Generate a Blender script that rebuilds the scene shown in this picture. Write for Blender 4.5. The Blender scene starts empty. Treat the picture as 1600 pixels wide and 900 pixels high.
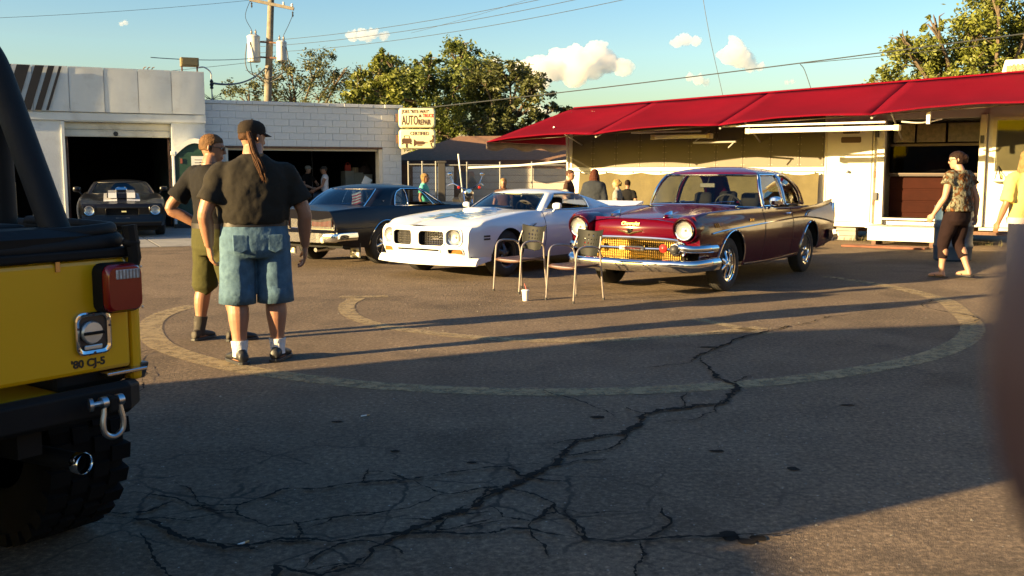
import bpy, bmesh, math, random
from mathutils import Vector, Matrix, Euler, noise as mnoise
random.seed(7)
R = math.radians
sin, cos, pi = math.sin, math.cos, math.pi
scene = bpy.context.scene
COL = scene.collection

# ------------------------------------------------------------------ camera
cam_data = bpy.data.cameras.new("camera")
cam = bpy.data.objects.new("camera", cam_data)
COL.objects.link(cam)
cam.location = (0, 0, 1.42)
cam.rotation_euler = (R(90 - 6.74), 0, 0)
cam_data.sensor_width = 36
cam_data.lens = 36 * 1540 / 1600
cam_data.clip_start = 0.02
cam_data.clip_end = 6000
scene.camera = cam
cam_data.dof.use_dof = True                  # phone lens: only what is a few centimetres away blurs
cam_data.dof.focus_distance = 11.0
cam_data.dof.aperture_fstop = 17.0
# ------------------------------------------------------------------ light
SUN_EL, SUN_AZ = R(12.0), R(28.2)            # the sun stands low, behind the left shoulder
sun_dir = Vector((-cos(SUN_AZ) * cos(SUN_EL), -sin(SUN_AZ) * cos(SUN_EL), sin(SUN_EL)))
world = bpy.data.worlds.new("World")
scene.world = world
world.use_nodes = True
wn, wl = world.node_tree.nodes, world.node_tree.links
sky = wn.new('ShaderNodeTexSky')
sky.sky_type = 'NISHITA'
sky.sun_disc = False
sky.sun_elevation = SUN_EL
sky.sun_rotation = math.atan2(sun_dir.x, sun_dir.y)
sky.air_density = 1.0
sky.dust_density = 1.7
sky.ozone_density = 1.3
hs = wn.new('ShaderNodeHueSaturation')
hs.inputs['Hue'].default_value = 0.508
hs.inputs['Saturation'].default_value = 1.48
bg = wn['Background']
bg.inputs['Strength'].default_value = 0.057
wl.new(sky.outputs[0], hs.inputs['Color'])
wl.new(hs.outputs[0], bg.inputs['Color'])
sd = bpy.data.lights.new("sun", 'SUN')
sd.energy = 5.0
sd.angle = R(0.5)
sd.color = (1.0, 0.71, 0.34)
so = bpy.data.objects.new("sun", sd)
COL.objects.link(so)
so.rotation_euler = (-sun_dir).to_track_quat('-Z', 'Y').to_euler()
so.location = (-30, -20, 25)
scene.view_settings.view_transform = 'Standard'
scene.view_settings.look = 'None'
scene.view_settings.exposure = 2.15
scene.view_settings.gamma = 1.0
scene.view_settings.use_curve_mapping = False
try:
    scene.cycles.max_bounces = 8
    scene.cycles.volume_bounces = 8
    scene.cycles.transparent_max_bounces = 16
    scene.cycles.caustics_reflective = False
    scene.cycles.caustics_refractive = False
    scene.cycles.sample_clamp_indirect = 4.0
    scene.cycles.use_denoising = True
except Exception:
    pass

# ------------------------------------------------------------------ materials
MATS = {}
def pm(name, col, rough=.6, metal=0., var=.12, scale=3., bump=0., bscale=40., coat=0., spec=.5,
       stain=None, stain_amt=.0, stain_scale=1.5, emit=0., trans=0., sheen=0.):
    if name in MATS:
        return MATS[name]
    m = bpy.data.materials.new(name)
    m.use_nodes = True
    nt = m.node_tree; N, L = nt.nodes, nt.links
    b = N['Principled BSDF']
    tc = N.new('ShaderNodeTexCoord')
    col = tuple(col) + (1,)
    n1 = N.new('ShaderNodeTexNoise'); n1.inputs['Scale'].default_value = scale
    n1.inputs['Detail'].default_value = 6; n1.inputs['Roughness'].default_value = .65
    L.new(tc.outputs['Object'], n1.inputs['Vector'])
    rp = N.new('ShaderNodeValToRGB')
    rp.color_ramp.elements[0].position = .3; rp.color_ramp.elements[1].position = .7
    rp.color_ramp.elements[0].color = tuple(c * (1 - var) for c in col[:3]) + (1,)
    rp.color_ramp.elements[1].color = tuple(min(1, c * (1 + var)) for c in col[:3]) + (1,)
    L.new(n1.outputs['Fac'], rp.inputs['Fac'])
    out = rp.outputs['Color']
    if stain is not None:
        n2 = N.new('ShaderNodeTexNoise'); n2.inputs['Scale'].default_value = stain_scale
        n2.inputs['Detail'].default_value = 8; n2.inputs['Roughness'].default_value = .7
        L.new(tc.outputs['Object'], n2.inputs['Vector'])
        r2 = N.new('ShaderNodeValToRGB')
        r2.color_ramp.elements[0].position = .52; r2.color_ramp.elements[1].position = .72
        r2.color_ramp.elements[0].color = (0, 0, 0, 1)
        r2.color_ramp.elements[1].color = (stain_amt,) * 3 + (1,)
        L.new(n2.outputs['Fac'], r2.inputs['Fac'])
        mx = N.new('ShaderNodeMixRGB')
        mx.inputs['Color2'].default_value = tuple(stain) + (1,)
        L.new(r2.outputs['Color'], mx.inputs['Fac']); L.new(out, mx.inputs['Color1'])
        out = mx.outputs['Color']
    L.new(out, b.inputs['Base Color'])
    b.inputs['Roughness'].default_value = rough
    b.inputs['Metallic'].default_value = metal
    b.inputs['Specular IOR Level'].default_value = spec
    b.inputs['Coat Weight'].default_value = coat
    b.inputs['Coat Roughness'].default_value = .04
    b.inputs['Sheen Weight'].default_value = sheen
    if emit:
        b.inputs['Emission Color'].default_value = col
        b.inputs['Emission Strength'].default_value = emit
    if trans:
        b.inputs['Transmission Weight'].default_value = trans
    if bump:
        n3 = N.new('ShaderNodeTexNoise'); n3.inputs['Scale'].default_value = bscale
        n3.inputs['Detail'].default_value = 5
        L.new(tc.outputs['Object'], n3.inputs['Vector'])
        bp = N.new('ShaderNodeBump'); bp.inputs['Strength'].default_value = bump
        bp.inputs['Distance'].default_value = .02
        L.new(n3.outputs['Fac'], bp.inputs['Height'])
        L.new(bp.outputs['Normal'], b.inputs['Normal'])
    MATS[name] = m
    return m

def glass_mat(name, tint=(.5, .55, .55), refl=1.0):
    if name in MATS:
        return MATS[name]
    m = bpy.data.materials.new(name); m.use_nodes = True
    nt = m.node_tree; N, L = nt.nodes, nt.links
    N.remove(N['Principled BSDF'])
    o = N['Material Output']
    t = N.new('ShaderNodeBsdfTransparent'); t.inputs['Color'].default_value = tuple(tint) + (1,)
    g = N.new('ShaderNodeBsdfGlossy'); g.inputs['Roughness'].default_value = .03
    g.inputs['Color'].default_value = (refl, refl, refl, 1)
    lw = N.new('ShaderNodeLayerWeight'); pw = N.new('ShaderNodeMath'); pw.operation = 'POWER'; pw.inputs[1].default_value = 5
    L.new(lw.outputs['Facing'], pw.inputs[0])
    f = N.new('ShaderNodeMath'); f.operation = 'MULTIPLY_ADD'; f.inputs[1].default_value = .9; f.inputs[2].default_value = .05
    L.new(pw.outputs[0], f.inputs[0])
    mx = N.new('ShaderNodeMixShader')
    L.new(f.outputs[0], mx.inputs[0]); L.new(t.outputs[0], mx.inputs[1]); L.new(g.outputs[0], mx.inputs[2])
    L.new(mx.outputs[0], o.inputs['Surface'])
    MATS[name] = m
    return m

# ------------------------------------------------------------------ mesh builder
class MB:
    def __init__(s):
        s.v = []; s.f = []; s.m = []
    def add(s, vs, fs, m=0):
        o = len(s.v)
        s.v += [tuple(p) for p in vs]
        s.f += [tuple(i + o for i in f) for f in fs]
        s.m += [m] * len(fs)
        return s
    def box(s, x0, x1, y0, y1, z0, z1, m=0, mat=None):
        vs = [Vector((x, y, z)) for z in (z0, z1) for y in (y0, y1) for x in (x0, x1)]
        if mat is not None:
            vs = [mat @ p for p in vs]
        return s.add(vs, [(0, 2, 3, 1), (4, 5, 7, 6), (0, 1, 5, 4), (2, 6, 7, 3), (0, 4, 6, 2), (1, 3, 7, 5)], m)
    def beam(s, p, q, w, h, m=0, up=(0, 0, 1)):
        p, q = Vector(p), Vector(q); d = (q - p).normalized(); u = Vector(up)
        a = d.cross(u)
        if a.length < 1e-4: a = d.cross(Vector((1, 0, 0)))
        a.normalize(); b = a.cross(d)
        vs = [c + a * (w / 2 * i) + b * (h / 2 * j) for c in (p, q) for i, j in ((-1, -1), (1, -1), (1, 1), (-1, 1))]
        return s.add(vs, [(3, 2, 1, 0), (4, 5, 6, 7), (0, 1, 5, 4), (1, 2, 6, 5), (2, 3, 7, 6), (3, 0, 4, 7)], m)
    def loft(s, rings, closed=True, cap=True, m=0, loop=False):
        n = len(rings[0]); vs = [p for r in rings for p in r]; fs = []
        k = len(rings)
        for i in range(k if loop else k - 1):
            a, b = i * n, ((i + 1) % k) * n
            for j in range(n if closed else n - 1):
                j2 = (j + 1) % n
                fs.append((a + j, a + j2, b + j2, b + j))
        if cap and closed and not loop:
            fs.append(tuple(range(n - 1, -1, -1))); fs.append(tuple(range((k - 1) * n, k * n)))
        return s.add(vs, fs, m)
    def tube(s, pts, r, n=10, cap=True, m=0, loop=False, flat=1.0, up=None):
        pts = [Vector(p) for p in pts]; k = len(pts)
        rr = r if isinstance(r, (list, tuple)) else [r] * k
        rings = []; ref = Vector(up) if up else None
        for i in range(k):
            if loop:
                d = pts[(i + 1) % k] - pts[i - 1]
            else:
                d = pts[min(i + 1, k - 1)] - pts[max(i - 1, 0)]
            d.normalize()
            if ref is None:
                ref = Vector((0, 0, 1)) if abs(d.z) < .9 else Vector((1, 0, 0))
            a = d.cross(ref)
            if a.length < 1e-5:
                a = d.cross(Vector((0.3, 1, 0.2)))
            a.normalize(); b = a.cross(d)
            if not up: ref = b.copy()
            rings.append([pts[i] + a * (cos(2 * pi * j / n) * rr[i]) + b * (sin(2 * pi * j / n) * rr[i] * flat) for j in range(n)])
        return s.loft(rings, True, cap, m, loop)
    def lathe(s, prof, o=(0, 0, 0), axis=(0, 0, 1), n=24, m=0, cap=True):
        o = Vector(o); d = Vector(axis).normalized()
        a = d.orthogonal().normalized(); b = d.cross(a)
        rings = [[o + d * h + a * (cos(2 * pi * j / n) * r) + b * (sin(2 * pi * j / n) * r) for j in range(n)] for r, h in prof]
        return s.loft(rings, True, cap, m)
    def rings(s, rs, n=20, m=0, e=2.0):
        # rs: (cx,cy,z,rx,ry) horizontal super-ellipse rings
        out = []
        for cx, cy, z, rx, ry in rs:
            ring = []
            for j in range(n):
                t = 2 * pi * j / n; c, q = cos(t), sin(t)
                ring.append(Vector((cx + rx * math.copysign(abs(c) ** (2 / e), c), cy + ry * math.copysign(abs(q) ** (2 / e), q), z)))
            out.append(ring)
        return s.loft(out, True, True, m)
    def ball(s, c, r, nu=14, nv=9, m=0, rot=None):
        c = Vector(c)
        if not isinstance(r, (tuple, list)): r = (r, r, r)
        rings = []
        for i in range(1, nv):
            a = pi * i / nv - pi / 2
            ring = [Vector((r[0] * cos(a) * cos(2 * pi * j / nu), r[1] * cos(a) * sin(2 * pi * j / nu), r[2] * sin(a))) for j in range(nu)]
            if rot is not None: ring = [rot @ p for p in ring]
            rings.append([c + p for p in ring])
        return s.loft(rings, True, True, m)
    def prism(s, poly, fr, d, m=0):
        # poly: 2d points; fr: function (u,v,w)->point; extruded from w=0 to w=d
        n = len(poly)
        vs = [fr(u, v, 0) for u, v in poly] + [fr(u, v, d) for u, v in poly]
        fs = [tuple(range(n - 1, -1, -1)), tuple(range(n, 2 * n))] + [(i, (i + 1) % n, n + (i + 1) % n, n + i) for i in range(n)]
        return s.add(vs, fs, m)
    def grid(s, P, m=0, skip=None):
        nr, nc = len(P), len(P[0])
        fs = []
        for i in range(nr - 1):
            for j in range(nc - 1):
                if skip and skip(i, j): continue
                fs.append((i * nc + j, i * nc + j + 1, (i + 1) * nc + j + 1, (i + 1) * nc + j))
        return s.add([p for r in P for p in r], fs, m)
    def build(s, name, mats, parent=None, smooth=35, bevel=0., mat4=None, thick=0., fix=True):
        me = bpy.data.meshes.new(name)
        vs = s.v if mat4 is None else [tuple(mat4 @ Vector(p)) for p in s.v]
        me.from_pydata(vs, [], s.f)
        if not isinstance(mats, (list, tuple)): mats = [mats]
        for q in mats: me.materials.append(q)
        if len(mats) > 1:
            me.polygons.foreach_set('material_index', s.m)
        if fix:
            bm = bmesh.new(); bm.from_mesh(me)
            bmesh.ops.recalc_face_normals(bm, faces=bm.faces); bm.to_mesh(me); bm.free()
        if smooth:
            me.polygons.foreach_set('use_smooth', [True] * len(me.polygons))
            me.set_sharp_from_angle(angle=R(smooth))
        me.update()
        o = bpy.data.objects.new(name, me); COL.objects.link(o)
        if parent: o.parent = parent
        if thick:
            md = o.modifiers.new('thickness', 'SOLIDIFY'); md.thickness = thick; md.offset = -1
        if bevel:
            md = o.modifiers.new('bevel', 'BEVEL'); md.width = bevel; md.segments = 2; md.limit_method = 'ANGLE'; md.angle_limit = R(40)
        return o

def tag(o, label=None, cat=None, group=None, kind=None):
    if label: o['label'] = label
    if cat: o['category'] = cat
    if group: o['group'] = group
    if kind: o['kind'] = kind
    return o
def thing(name, label, cat, loc=(0, 0, 0), rz=0., group=None, scale=1.):
    o = bpy.data.objects.new(name, None); COL.objects.link(o)
    o.location = loc; o.rotation_euler = (0, 0, rz); o.scale = (scale,) * 3
    o.empty_display_size = .2
    return tag(o, label, cat, group)
def empty(name, parent, loc=(0, 0, 0), rot=(0, 0, 0)):
    o = bpy.data.objects.new(name, None); COL.objects.link(o)
    o.parent = parent; o.location = loc; o.rotation_euler = rot
    o.empty_display_size = .1
    return o
def dup(o, parent, loc=None, rot=None, scale=None):
    c = o.copy(); COL.objects.link(c); c.parent = parent
    if loc is not None: c.location = loc
    if rot is not None: c.rotation_euler = rot
    if scale is not None: c.scale = scale
    for ch in o.children: dup(ch, c)
    return c
def text_mesh(name, txt, size, mat, parent, mat4, extrude=.003, align='LEFT', sx=1.0, bold=0., shear=0., spacing=1.):
    cu = bpy.data.curves.new(name, 'FONT'); cu.body = txt; cu.size = size; cu.extrude = extrude
    cu.align_x = align; cu.offset = bold; cu.shear = shear; cu.space_character = spacing
    cu.resolution_u = 3
    t = bpy.data.objects.new(name, cu); COL.objects.link(t)
    dg = bpy.context.evaluated_depsgraph_get()
    me = bpy.data.meshes.new_from_object(t.evaluated_get(dg))
    bpy.data.objects.remove(t); bpy.data.curves.remove(cu)
    me.name = name
    me.transform(mat4 @ Matrix.Diagonal((sx, 1, 1, 1)))
    me.materials.clear(); me.materials.append(mat)
    o = bpy.data.objects.new(name, me); COL.objects.link(o); o.parent = parent
    return o
def frame4(o, x, y, z):
    x, y, z = Vector(x), Vector(y), Vector(z)
    return Matrix(((x.x, y.x, z.x, o[0]), (x.y, y.y, z.y, o[1]), (x.z, y.z, z.z, o[2]), (0, 0, 0, 1)))
def cr(pts, n):
    """Catmull-Rom through points, n steps per span"""
    pts = [Vector(p) for p in pts]; out = []
    for i in range(len(pts) - 1):
        p0 = pts[max(i - 1, 0)]; p1 = pts[i]; p2 = pts[i + 1]; p3 = pts[min(i + 2, len(pts) - 1)]
        for k in range(n):
            t = k / n
            out.append(.5 * ((2 * p1) + (p2 - p0) * t + (2 * p0 - 5 * p1 + 4 * p2 - p3) * t * t + (3 * p1 - p0 - 3 * p2 + p3) * t ** 3))
    out.append(pts[-1]); return out
def interp(tab):
    """monotone-ish cubic through (x,y) pairs given with x in any order"""
    tab = sorted(tab); xs = [a for a, b in tab]; ys = [b for a, b in tab]; n = len(xs)
    d = [(ys[i + 1] - ys[i]) / (xs[i + 1] - xs[i]) for i in range(n - 1)]
    mm = [d[0]] + [0 if d[i - 1] * d[i] <= 0 else 2 * d[i - 1] * d[i] / (d[i - 1] + d[i]) for i in range(1, n - 1)] + [d[-1]]
    def f(x):
        if x <= xs[0]: return ys[0]
        if x >= xs[-1]: return ys[-1]
        lo = 0
        while x > xs[lo + 1]: lo += 1
        h = xs[lo + 1] - xs[lo]; t = (x - xs[lo]) / h
        return ((2 * t ** 3 - 3 * t * t + 1) * ys[lo] + (t ** 3 - 2 * t * t + t) * h * mm[lo] + (-2 * t ** 3 + 3 * t * t) * ys[lo + 1] + (t ** 3 - t * t) * h * mm[lo + 1])
    return f
LINES = {
 'outer': [(-3.4, 10.39), (-3.49, 9.82), (-3.4, 9.19), (-3.13, 8.46), (-2.78, 7.84), (-2.15, 7.17), (-1.56, 6.76), (-0.85, 6.43), (0.0, 6.26), (0.83, 6.3), (1.73, 6.55), (2.54, 6.98), (3.22, 7.5), (3.83, 8.23), (4.25, 8.99), (4.55, 9.91), (4.79, 10.92), (4.69, 12.15), (4.27, 13.35)],
 'hook': [(-1.42, 11.2), (-1.68, 11.15), (-1.96, 11.15)],
 'inner': [(-1.73, 11.03), (-1.77, 10.49), (-1.61, 9.73), (-1.25, 9.07), (-0.8, 8.67), (-0.22, 8.33), (0.43, 8.2), (1.1, 8.33), (1.75, 8.6), (2.29, 8.92)],
 'seg': [(1.77, 9.47), (1.97, 9.11), (2.25, 8.56)],
 'c0': [(3.4, 9.78), (3.07, 9.56), (2.49, 8.92), (2.13, 8.53), (1.73, 7.98), (1.4, 7.43), (1.32, 7.22)],
 'c0b': [(2.13, 8.53), (1.82, 8.63), (1.71, 8.53)],
 'c0c': [(1.33, 7.22), (1.13, 7.13), (0.95, 7.03)],
 'c1': [(1.45, 7.48), (1.43, 7.17), (1.41, 6.72), (1.5, 6.47), (1.37, 6.1), (1.29, 5.92), (1.0, 5.79), (0.77, 5.64), (0.65, 5.32), (0.61, 5.21), (0.45, 5.16), (0.34, 5.09), (0.26, 4.83), (0.14, 4.55), (0.0, 4.34), (-0.07, 4.25), (-0.16, 4.04), (-0.29, 3.94), (-0.41, 3.76), (-0.53, 3.58), (-0.55, 3.4)],
 'c1b': [(1.34, 6.04), (1.21, 5.71), (1.05, 5.53), (0.83, 5.46)],
 'c1c': [(0.62, 5.21), (0.53, 4.96), (0.37, 4.84), (0.26, 4.8)],
 'c2': [(-1.72, 4.23), (-1.54, 4.18), (-1.36, 4.05), (-1.16, 4.06), (-1.03, 4.27), (-0.7, 4.36), (-0.47, 4.41), (-0.21, 4.55), (0.0, 4.63), (0.19, 4.68)],
 'c3': [(-0.47, 4.41), (-0.28, 4.2), (-0.19, 4.25), (-0.03, 4.32), (0.08, 4.21), (0.18, 4.08), (0.18, 3.96), (0.08, 3.86), (-0.04, 3.91), (-0.11, 4.06)],
 'c4': [(0.18, 4.0), (0.24, 3.89), (0.28, 3.66), (0.57, 3.67), (0.82, 3.7), (1.12, 3.76)],
 'c5': [(0.18, 4.04), (0.27, 3.96), (0.49, 3.98)],
 'c6': [(-1.64, 3.92), (-1.46, 3.86), (-1.33, 3.72), (-1.08, 3.57), (-0.89, 3.67), (-0.69, 3.63), (-0.4, 3.72), (-0.1, 3.72), (0.0, 3.78), (0.28, 3.66)],
 'c7': [(0.49, 3.64), (0.49, 3.52), (0.43, 3.34), (0.33, 3.04)],
 'c8': [(-0.55, 3.4), (-0.67, 3.31), (-0.85, 3.4), (-0.82, 3.18)],
 'c9': [(0.17, 6.3), (0.32, 6.1), (0.45, 5.92), (0.59, 5.56)],
 'c10': [(-2.84, 7.84), (-2.89, 7.43), (-2.49, 6.51), (-2.34, 6.04)],
 'c11': [(4.67, 10.81), (4.42, 10.54), (4.5, 9.39), (3.98, 8.92)],
 'c12': [(-0.26, 3.89), (-0.3, 3.71), (-0.41, 3.76)],
 'c13': [(-0.16, 4.04), (-0.11, 4.25), (-0.07, 4.27)],
 'c14': [(-1.16, 4.06), (-1.13, 3.92), (-0.97, 3.78), (-0.73, 3.89), (-0.43, 4.0), (-0.28, 4.2)],
 'c15': [(-1.45, 3.71), (-1.31, 3.46), (-1.18, 3.23)],
}
# ------------------------------------------------------------------ materials used widely
def asphalt_mat():
    m = bpy.data.materials.new('asphalt'); m.use_nodes = True
    nt = m.node_tree; N, L = nt.nodes, nt.links; b = N['Principled BSDF']
    tc = N.new('ShaderNodeTexCoord')
    def noi(s, d=6, r=.6):
        n = N.new('ShaderNodeTexNoise'); n.inputs['Scale'].default_value = s; n.inputs['Detail'].default_value = d
        n.inputs['Roughness'].default_value = r; L.new(tc.outputs['Object'], n.inputs['Vector']); return n
    def ramp(src, stops):
        r = N.new('ShaderNodeValToRGB'); e = r.color_ramp.elements
        while len(e) < len(stops): e.new(.5)
        for q, (p, c) in zip(e, stops): q.position = p; q.color = tuple(c) + (1,)
        L.new(src, r.inputs['Fac']); return r
    def mix(a, bb, fac=None, mode='MIX', f=1.):
        x = N.new('ShaderNodeMixRGB'); x.blend_type = mode; x.inputs['Fac'].default_value = f
        if fac: L.new(fac, x.inputs['Fac'])
        L.new(a, x.inputs['Color1']); L.new(bb, x.inputs['Color2']); return x.outputs['Color']
    big = ramp(noi(.22, 5).outputs['Fac'], [(.3, (.125, .094, .066)), (.7, (.215, .160, .112))])
    mid = ramp(noi(1.7, 8, .7).outputs['Fac'], [(.3, (.72, .72, .72)), (.72, (1.15, 1.15, 1.15))])
    c = mix(big.outputs[0], mid.outputs[0], mode='MULTIPLY')
    fine = ramp(noi(34, 5, .8).outputs['Fac'], [(.32, (.42, .42, .42)), (.52, (.95, .95, .95)), (.68, (2.0, 1.95, 1.85))])
    c = mix(c, fine.outputs[0], mode='MULTIPLY')
    vo = N.new('ShaderNodeTexVoronoi'); vo.inputs['Scale'].default_value = 30; L.new(tc.outputs['Object'], vo.inputs['Vector'])
    sp = ramp(vo.outputs['Distance'], [(.10, (1, 1, 1)), (.17, (0, 0, 0))])
    n5 = ramp(noi(30, 2).outputs['Fac'], [(.55, (0, 0, 0)), (.62, (.8, .8, .8))])
    mulf = N.new('ShaderNodeMath'); mulf.operation = 'MULTIPLY'; L.new(sp.outputs[0], mulf.inputs[0]); L.new(n5.outputs[0], mulf.inputs[1])
    rgb = N.new('ShaderNodeRGB'); rgb.outputs[0].default_value = (.48, .46, .42, 1)
    c = mix(c, rgb.outputs[0], fac=mulf.outputs[0])
    oil = ramp(noi(.9, 7, .72).outputs['Fac'], [(.56, (0, 0, 0)), (.72, (.6, .6, .6))])
    rg2 = N.new('ShaderNodeRGB'); rg2.outputs[0].default_value = (.03, .028, .026, 1)
    c = mix(c, rg2.outputs[0], fac=oil.outputs[0])
    # crazed patch: a web of hair cracks where the old surface has broken up
    wob = N.new('ShaderNodeVectorMath'); wob.operation = 'MULTIPLY_ADD'; nz = noi(3.5, 4); wob.inputs[1].default_value = (.22, .22, 0)
    L.new(nz.outputs['Color'], wob.inputs[0]); L.new(tc.outputs['Object'], wob.inputs[2])
    ve = N.new('ShaderNodeTexVoronoi'); ve.feature = 'DISTANCE_TO_EDGE'; ve.inputs['Scale'].default_value = 2.6; L.new(wob.outputs[0], ve.inputs['Vector'])
    le = ramp(ve.outputs['Distance'], [(.010, (1, 1, 1)), (.028, (0, 0, 0))])
    sx = N.new('ShaderNodeVectorMath'); sx.operation = 'MULTIPLY_ADD'; sx.inputs[1].default_value = (.42, .75, 0); sx.inputs[2].default_value = (.25, -3.1, 0)
    L.new(tc.outputs['Object'], sx.inputs[0])
    ln_ = N.new('ShaderNodeVectorMath'); ln_.operation = 'LENGTH'; L.new(sx.outputs[0], ln_.inputs[0])
    area = ramp(ln_.outputs['Value'], [(.45, (1, 1, 1)), (1.0, (0, 0, 0))])
    brk = ramp(noi(1.6, 3).outputs['Fac'], [(.42, (0, 0, 0)), (.55, (.95, .95, .95))])
    m1 = N.new('ShaderNodeMath'); m1.operation = 'MULTIPLY'; L.new(le.outputs[0], m1.inputs[0]); L.new(area.outputs[0], m1.inputs[1])
    m2 = N.new('ShaderNodeMath'); m2.operation = 'MULTIPLY'; L.new(m1.outputs[0], m2.inputs[0]); L.new(brk.outputs[0], m2.inputs[1])
    rg3 = N.new('ShaderNodeRGB'); rg3.outputs[0].default_value = (.034, .030, .025, 1)
    c = mix(c, rg3.outputs[0], fac=m2.outputs[0])
    patch = ramp(noi(.35, 3, .5).outputs['Fac'], [(.56, (1, 1, 1)), (.58, (.80, .80, .80))])
    c = mix(c, patch.outputs[0], mode='MULTIPLY')
    L.new(c, b.inputs['Base Color']); b.inputs['Roughness'].default_value = .9
    b.inputs['Specular IOR Level'].default_value = .25
    h = N.new('ShaderNodeMath'); h.operation = 'ADD'
    L.new(noi(38, 5, .75).outputs['Fac'], h.inputs[0]); L.new(noi(160, 2).outputs['Fac'], h.inputs[1])
    bp = N.new('ShaderNodeBump'); bp.inputs['Strength'].default_value = .75; bp.inputs['Distance'].default_value = .016
    L.new(h.outputs[0], bp.inputs['Height']); L.new(bp.outputs['Normal'], b.inputs['Normal'])
    return m
ASPH = asphalt_mat()
WHITE_P = pm('white_painted_metal', (.62, .64, .62), .45, var=.08, scale=1.2, stain=(.30, .26, .20), stain_amt=.35, stain_scale=1.6, bump=.05, bscale=6)
WHITE_W = pm('white_painted_wall', (.62, .64, .63), .8, var=.10, scale=1.0, stain=(.28, .26, .22), stain_amt=.35, stain_scale=2.2, bump=.25, bscale=30)
BLOCK = pm('white_painted_block', (.60, .62, .62), .8, var=.09, scale=2.0, stain=(.34, .33, .30), stain_amt=.4, stain_scale=1.3, bump=.35, bscale=35)
MORTAR = pm('mortar', (.53, .55, .55), .95, var=.2, scale=8, bump=.3)
BLACKP = pm('black_paint', (.011, .009, .010), .6, var=.25)
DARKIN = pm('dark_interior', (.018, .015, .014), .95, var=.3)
RUST = pm('rusty_steel', (.13, .07, .045), .8, var=.5, scale=9, bump=.2)
STEEL = pm('galvanised_steel', (.45, .46, .46), .38, metal=1, var=.15, scale=14)
CHROME = pm('chrome', (.72, .73, .75), .07, metal=1, var=.02)
DARKCHROME = pm('dull_chrome', (.5, .5, .52), .22, metal=1, var=.1)
BLACKPL = pm('black_plastic', (.02, .02, .022), .5, var=.15)
RUBBER = pm('tyre_rubber', (.022, .021, .020), .82, var=.25, scale=12, bump=.1, bscale=60)
WOODP = pm('weathered_wood', (.17, .15, .12), .9, var=.35, scale=2.5, bump=.3, bscale=20)
CONC = pm('concrete', (.24, .235, .22), .9, var=.18, scale=1.4, stain=(.1, .09, .08), stain_amt=.6, bump=.25, bscale=40)

# ------------------------------------------------------------------ ground
g = MB()
xs = [-400, -60, -20, -8, -4, 0, 4, 8, 20, 60, 400]; ys = [-400, -40, -6, 0, 4, 8, 12, 16, 22, 40, 100, 700]
g.grid([[(x, y, 0) for x in xs] for y in ys])
tag(g.build('asphalt_ground', ASPH, smooth=0), kind='structure')

def ribbon(mb, pts, w, z, jit=0., sub=1, taper=False, seed=0, gap=0.):
    rnd = random.Random(seed)
    P = [Vector((x, y)) for x, y in pts]
    P = [Vector(p[:2]) for p in cr([(p.x, p.y, 0) for p in P], 6)] if not jit else P
    if jit:
        for _ in range(sub):
            Q = [P[0]]
            for a, b in zip(P, P[1:]):
                d = b - a; n = Vector((-d.y, d.x))
                Q += [(a + b) / 2 + n * rnd.uniform(-jit, jit), b]
            P = Q
    k = len(P); L_, R_ = [], []
    for i in range(k):
        d = (P[min(i + 1, k - 1)] - P[max(i - 1, 0)]); d.normalize(); n = Vector((-d.y, d.x))
        ww = w * (1 if not jit else rnd.choice((.3, .6, .9, 1.2, 1.2, 1.9)) * rnd.uniform(.7, 1.3))
        if taper:
            t = i / (k - 1); ww *= min(1, 6 * t + .15, 6 * (1 - t) + .15)
        L_.append((P[i].x + n.x * ww / 2, P[i].y + n.y * ww / 2, z)); R_.append((P[i].x - n.x * ww / 2, P[i].y - n.y * ww / 2, z))
    o = len(mb.v); mb.v += L_ + R_
    for i in range(k - 1):
        if gap and rnd.random() < gap: continue
        mb.f.append((o + i, o + k + i, o + k + i + 1, o + i + 1)); mb.m.append(0)

def marking_mat():
    m = bpy.data.materials.new('faded_yellow_paint'); m.use_nodes = True
    nt = m.node_tree; N, L = nt.nodes, nt.links; b = N['Principled BSDF']; o = N['Material Output']
    tc = N.new('ShaderNodeTexCoord')
    n = N.new('ShaderNodeTexNoise'); n.inputs['Scale'].default_value = 9; n.inputs['Detail'].default_value = 9; n.inputs['Roughness'].default_value = .75
    L.new(tc.outputs['Object'], n.inputs['Vector'])
    r = N.new('ShaderNodeValToRGB'); r.color_ramp.elements[0].position = .30; r.color_ramp.elements[1].position = .56
    L.new(n.outputs['Fac'], r.inputs['Fac'])
    mu = N.new('ShaderNodeMath'); mu.operation = 'MULTIPLY'; mu.inputs[1].default_value = .80
    L.new(r.outputs[0], mu.inputs[0])
    b.inputs['Base Color'].default_value = (.32, .24, .125, 1); b.inputs['Roughness'].default_value = .9
    t = N.new('ShaderNodeBsdfTransparent'); mx = N.new('ShaderNodeMixShader')
    L.new(mu.outputs[0], mx.inputs[0]); L.new(t.outputs[0], mx.inputs[1]); L.new(b.outputs[0], mx.inputs[2]); L.new(mx.outputs[0], o.inputs['Surface'])
    return m
MARK = marking_mat()
mk = MB(); ribbon(mk, LINES['outer'], .21, .004)
tag(mk.build('painted_arc_marking', MARK, smooth=0), kind='structure')
mk = MB(); ribbon(mk, LINES['inner'], .17, .004); ribbon(mk, LINES['hook'], .16, .0045)
tag(mk.build('painted_hook_marking', MARK, smooth=0), kind='structure')
mk = MB(); ribbon(mk, LINES['seg'], .13, .004)
tag(mk.build('painted_dash_marking', MARK, smooth=0), kind='structure')
CRACK = pm('crack_filler', (.026, .023, .020), 1.0, var=.3, scale=6, spec=.02)
ck = MB()
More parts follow.
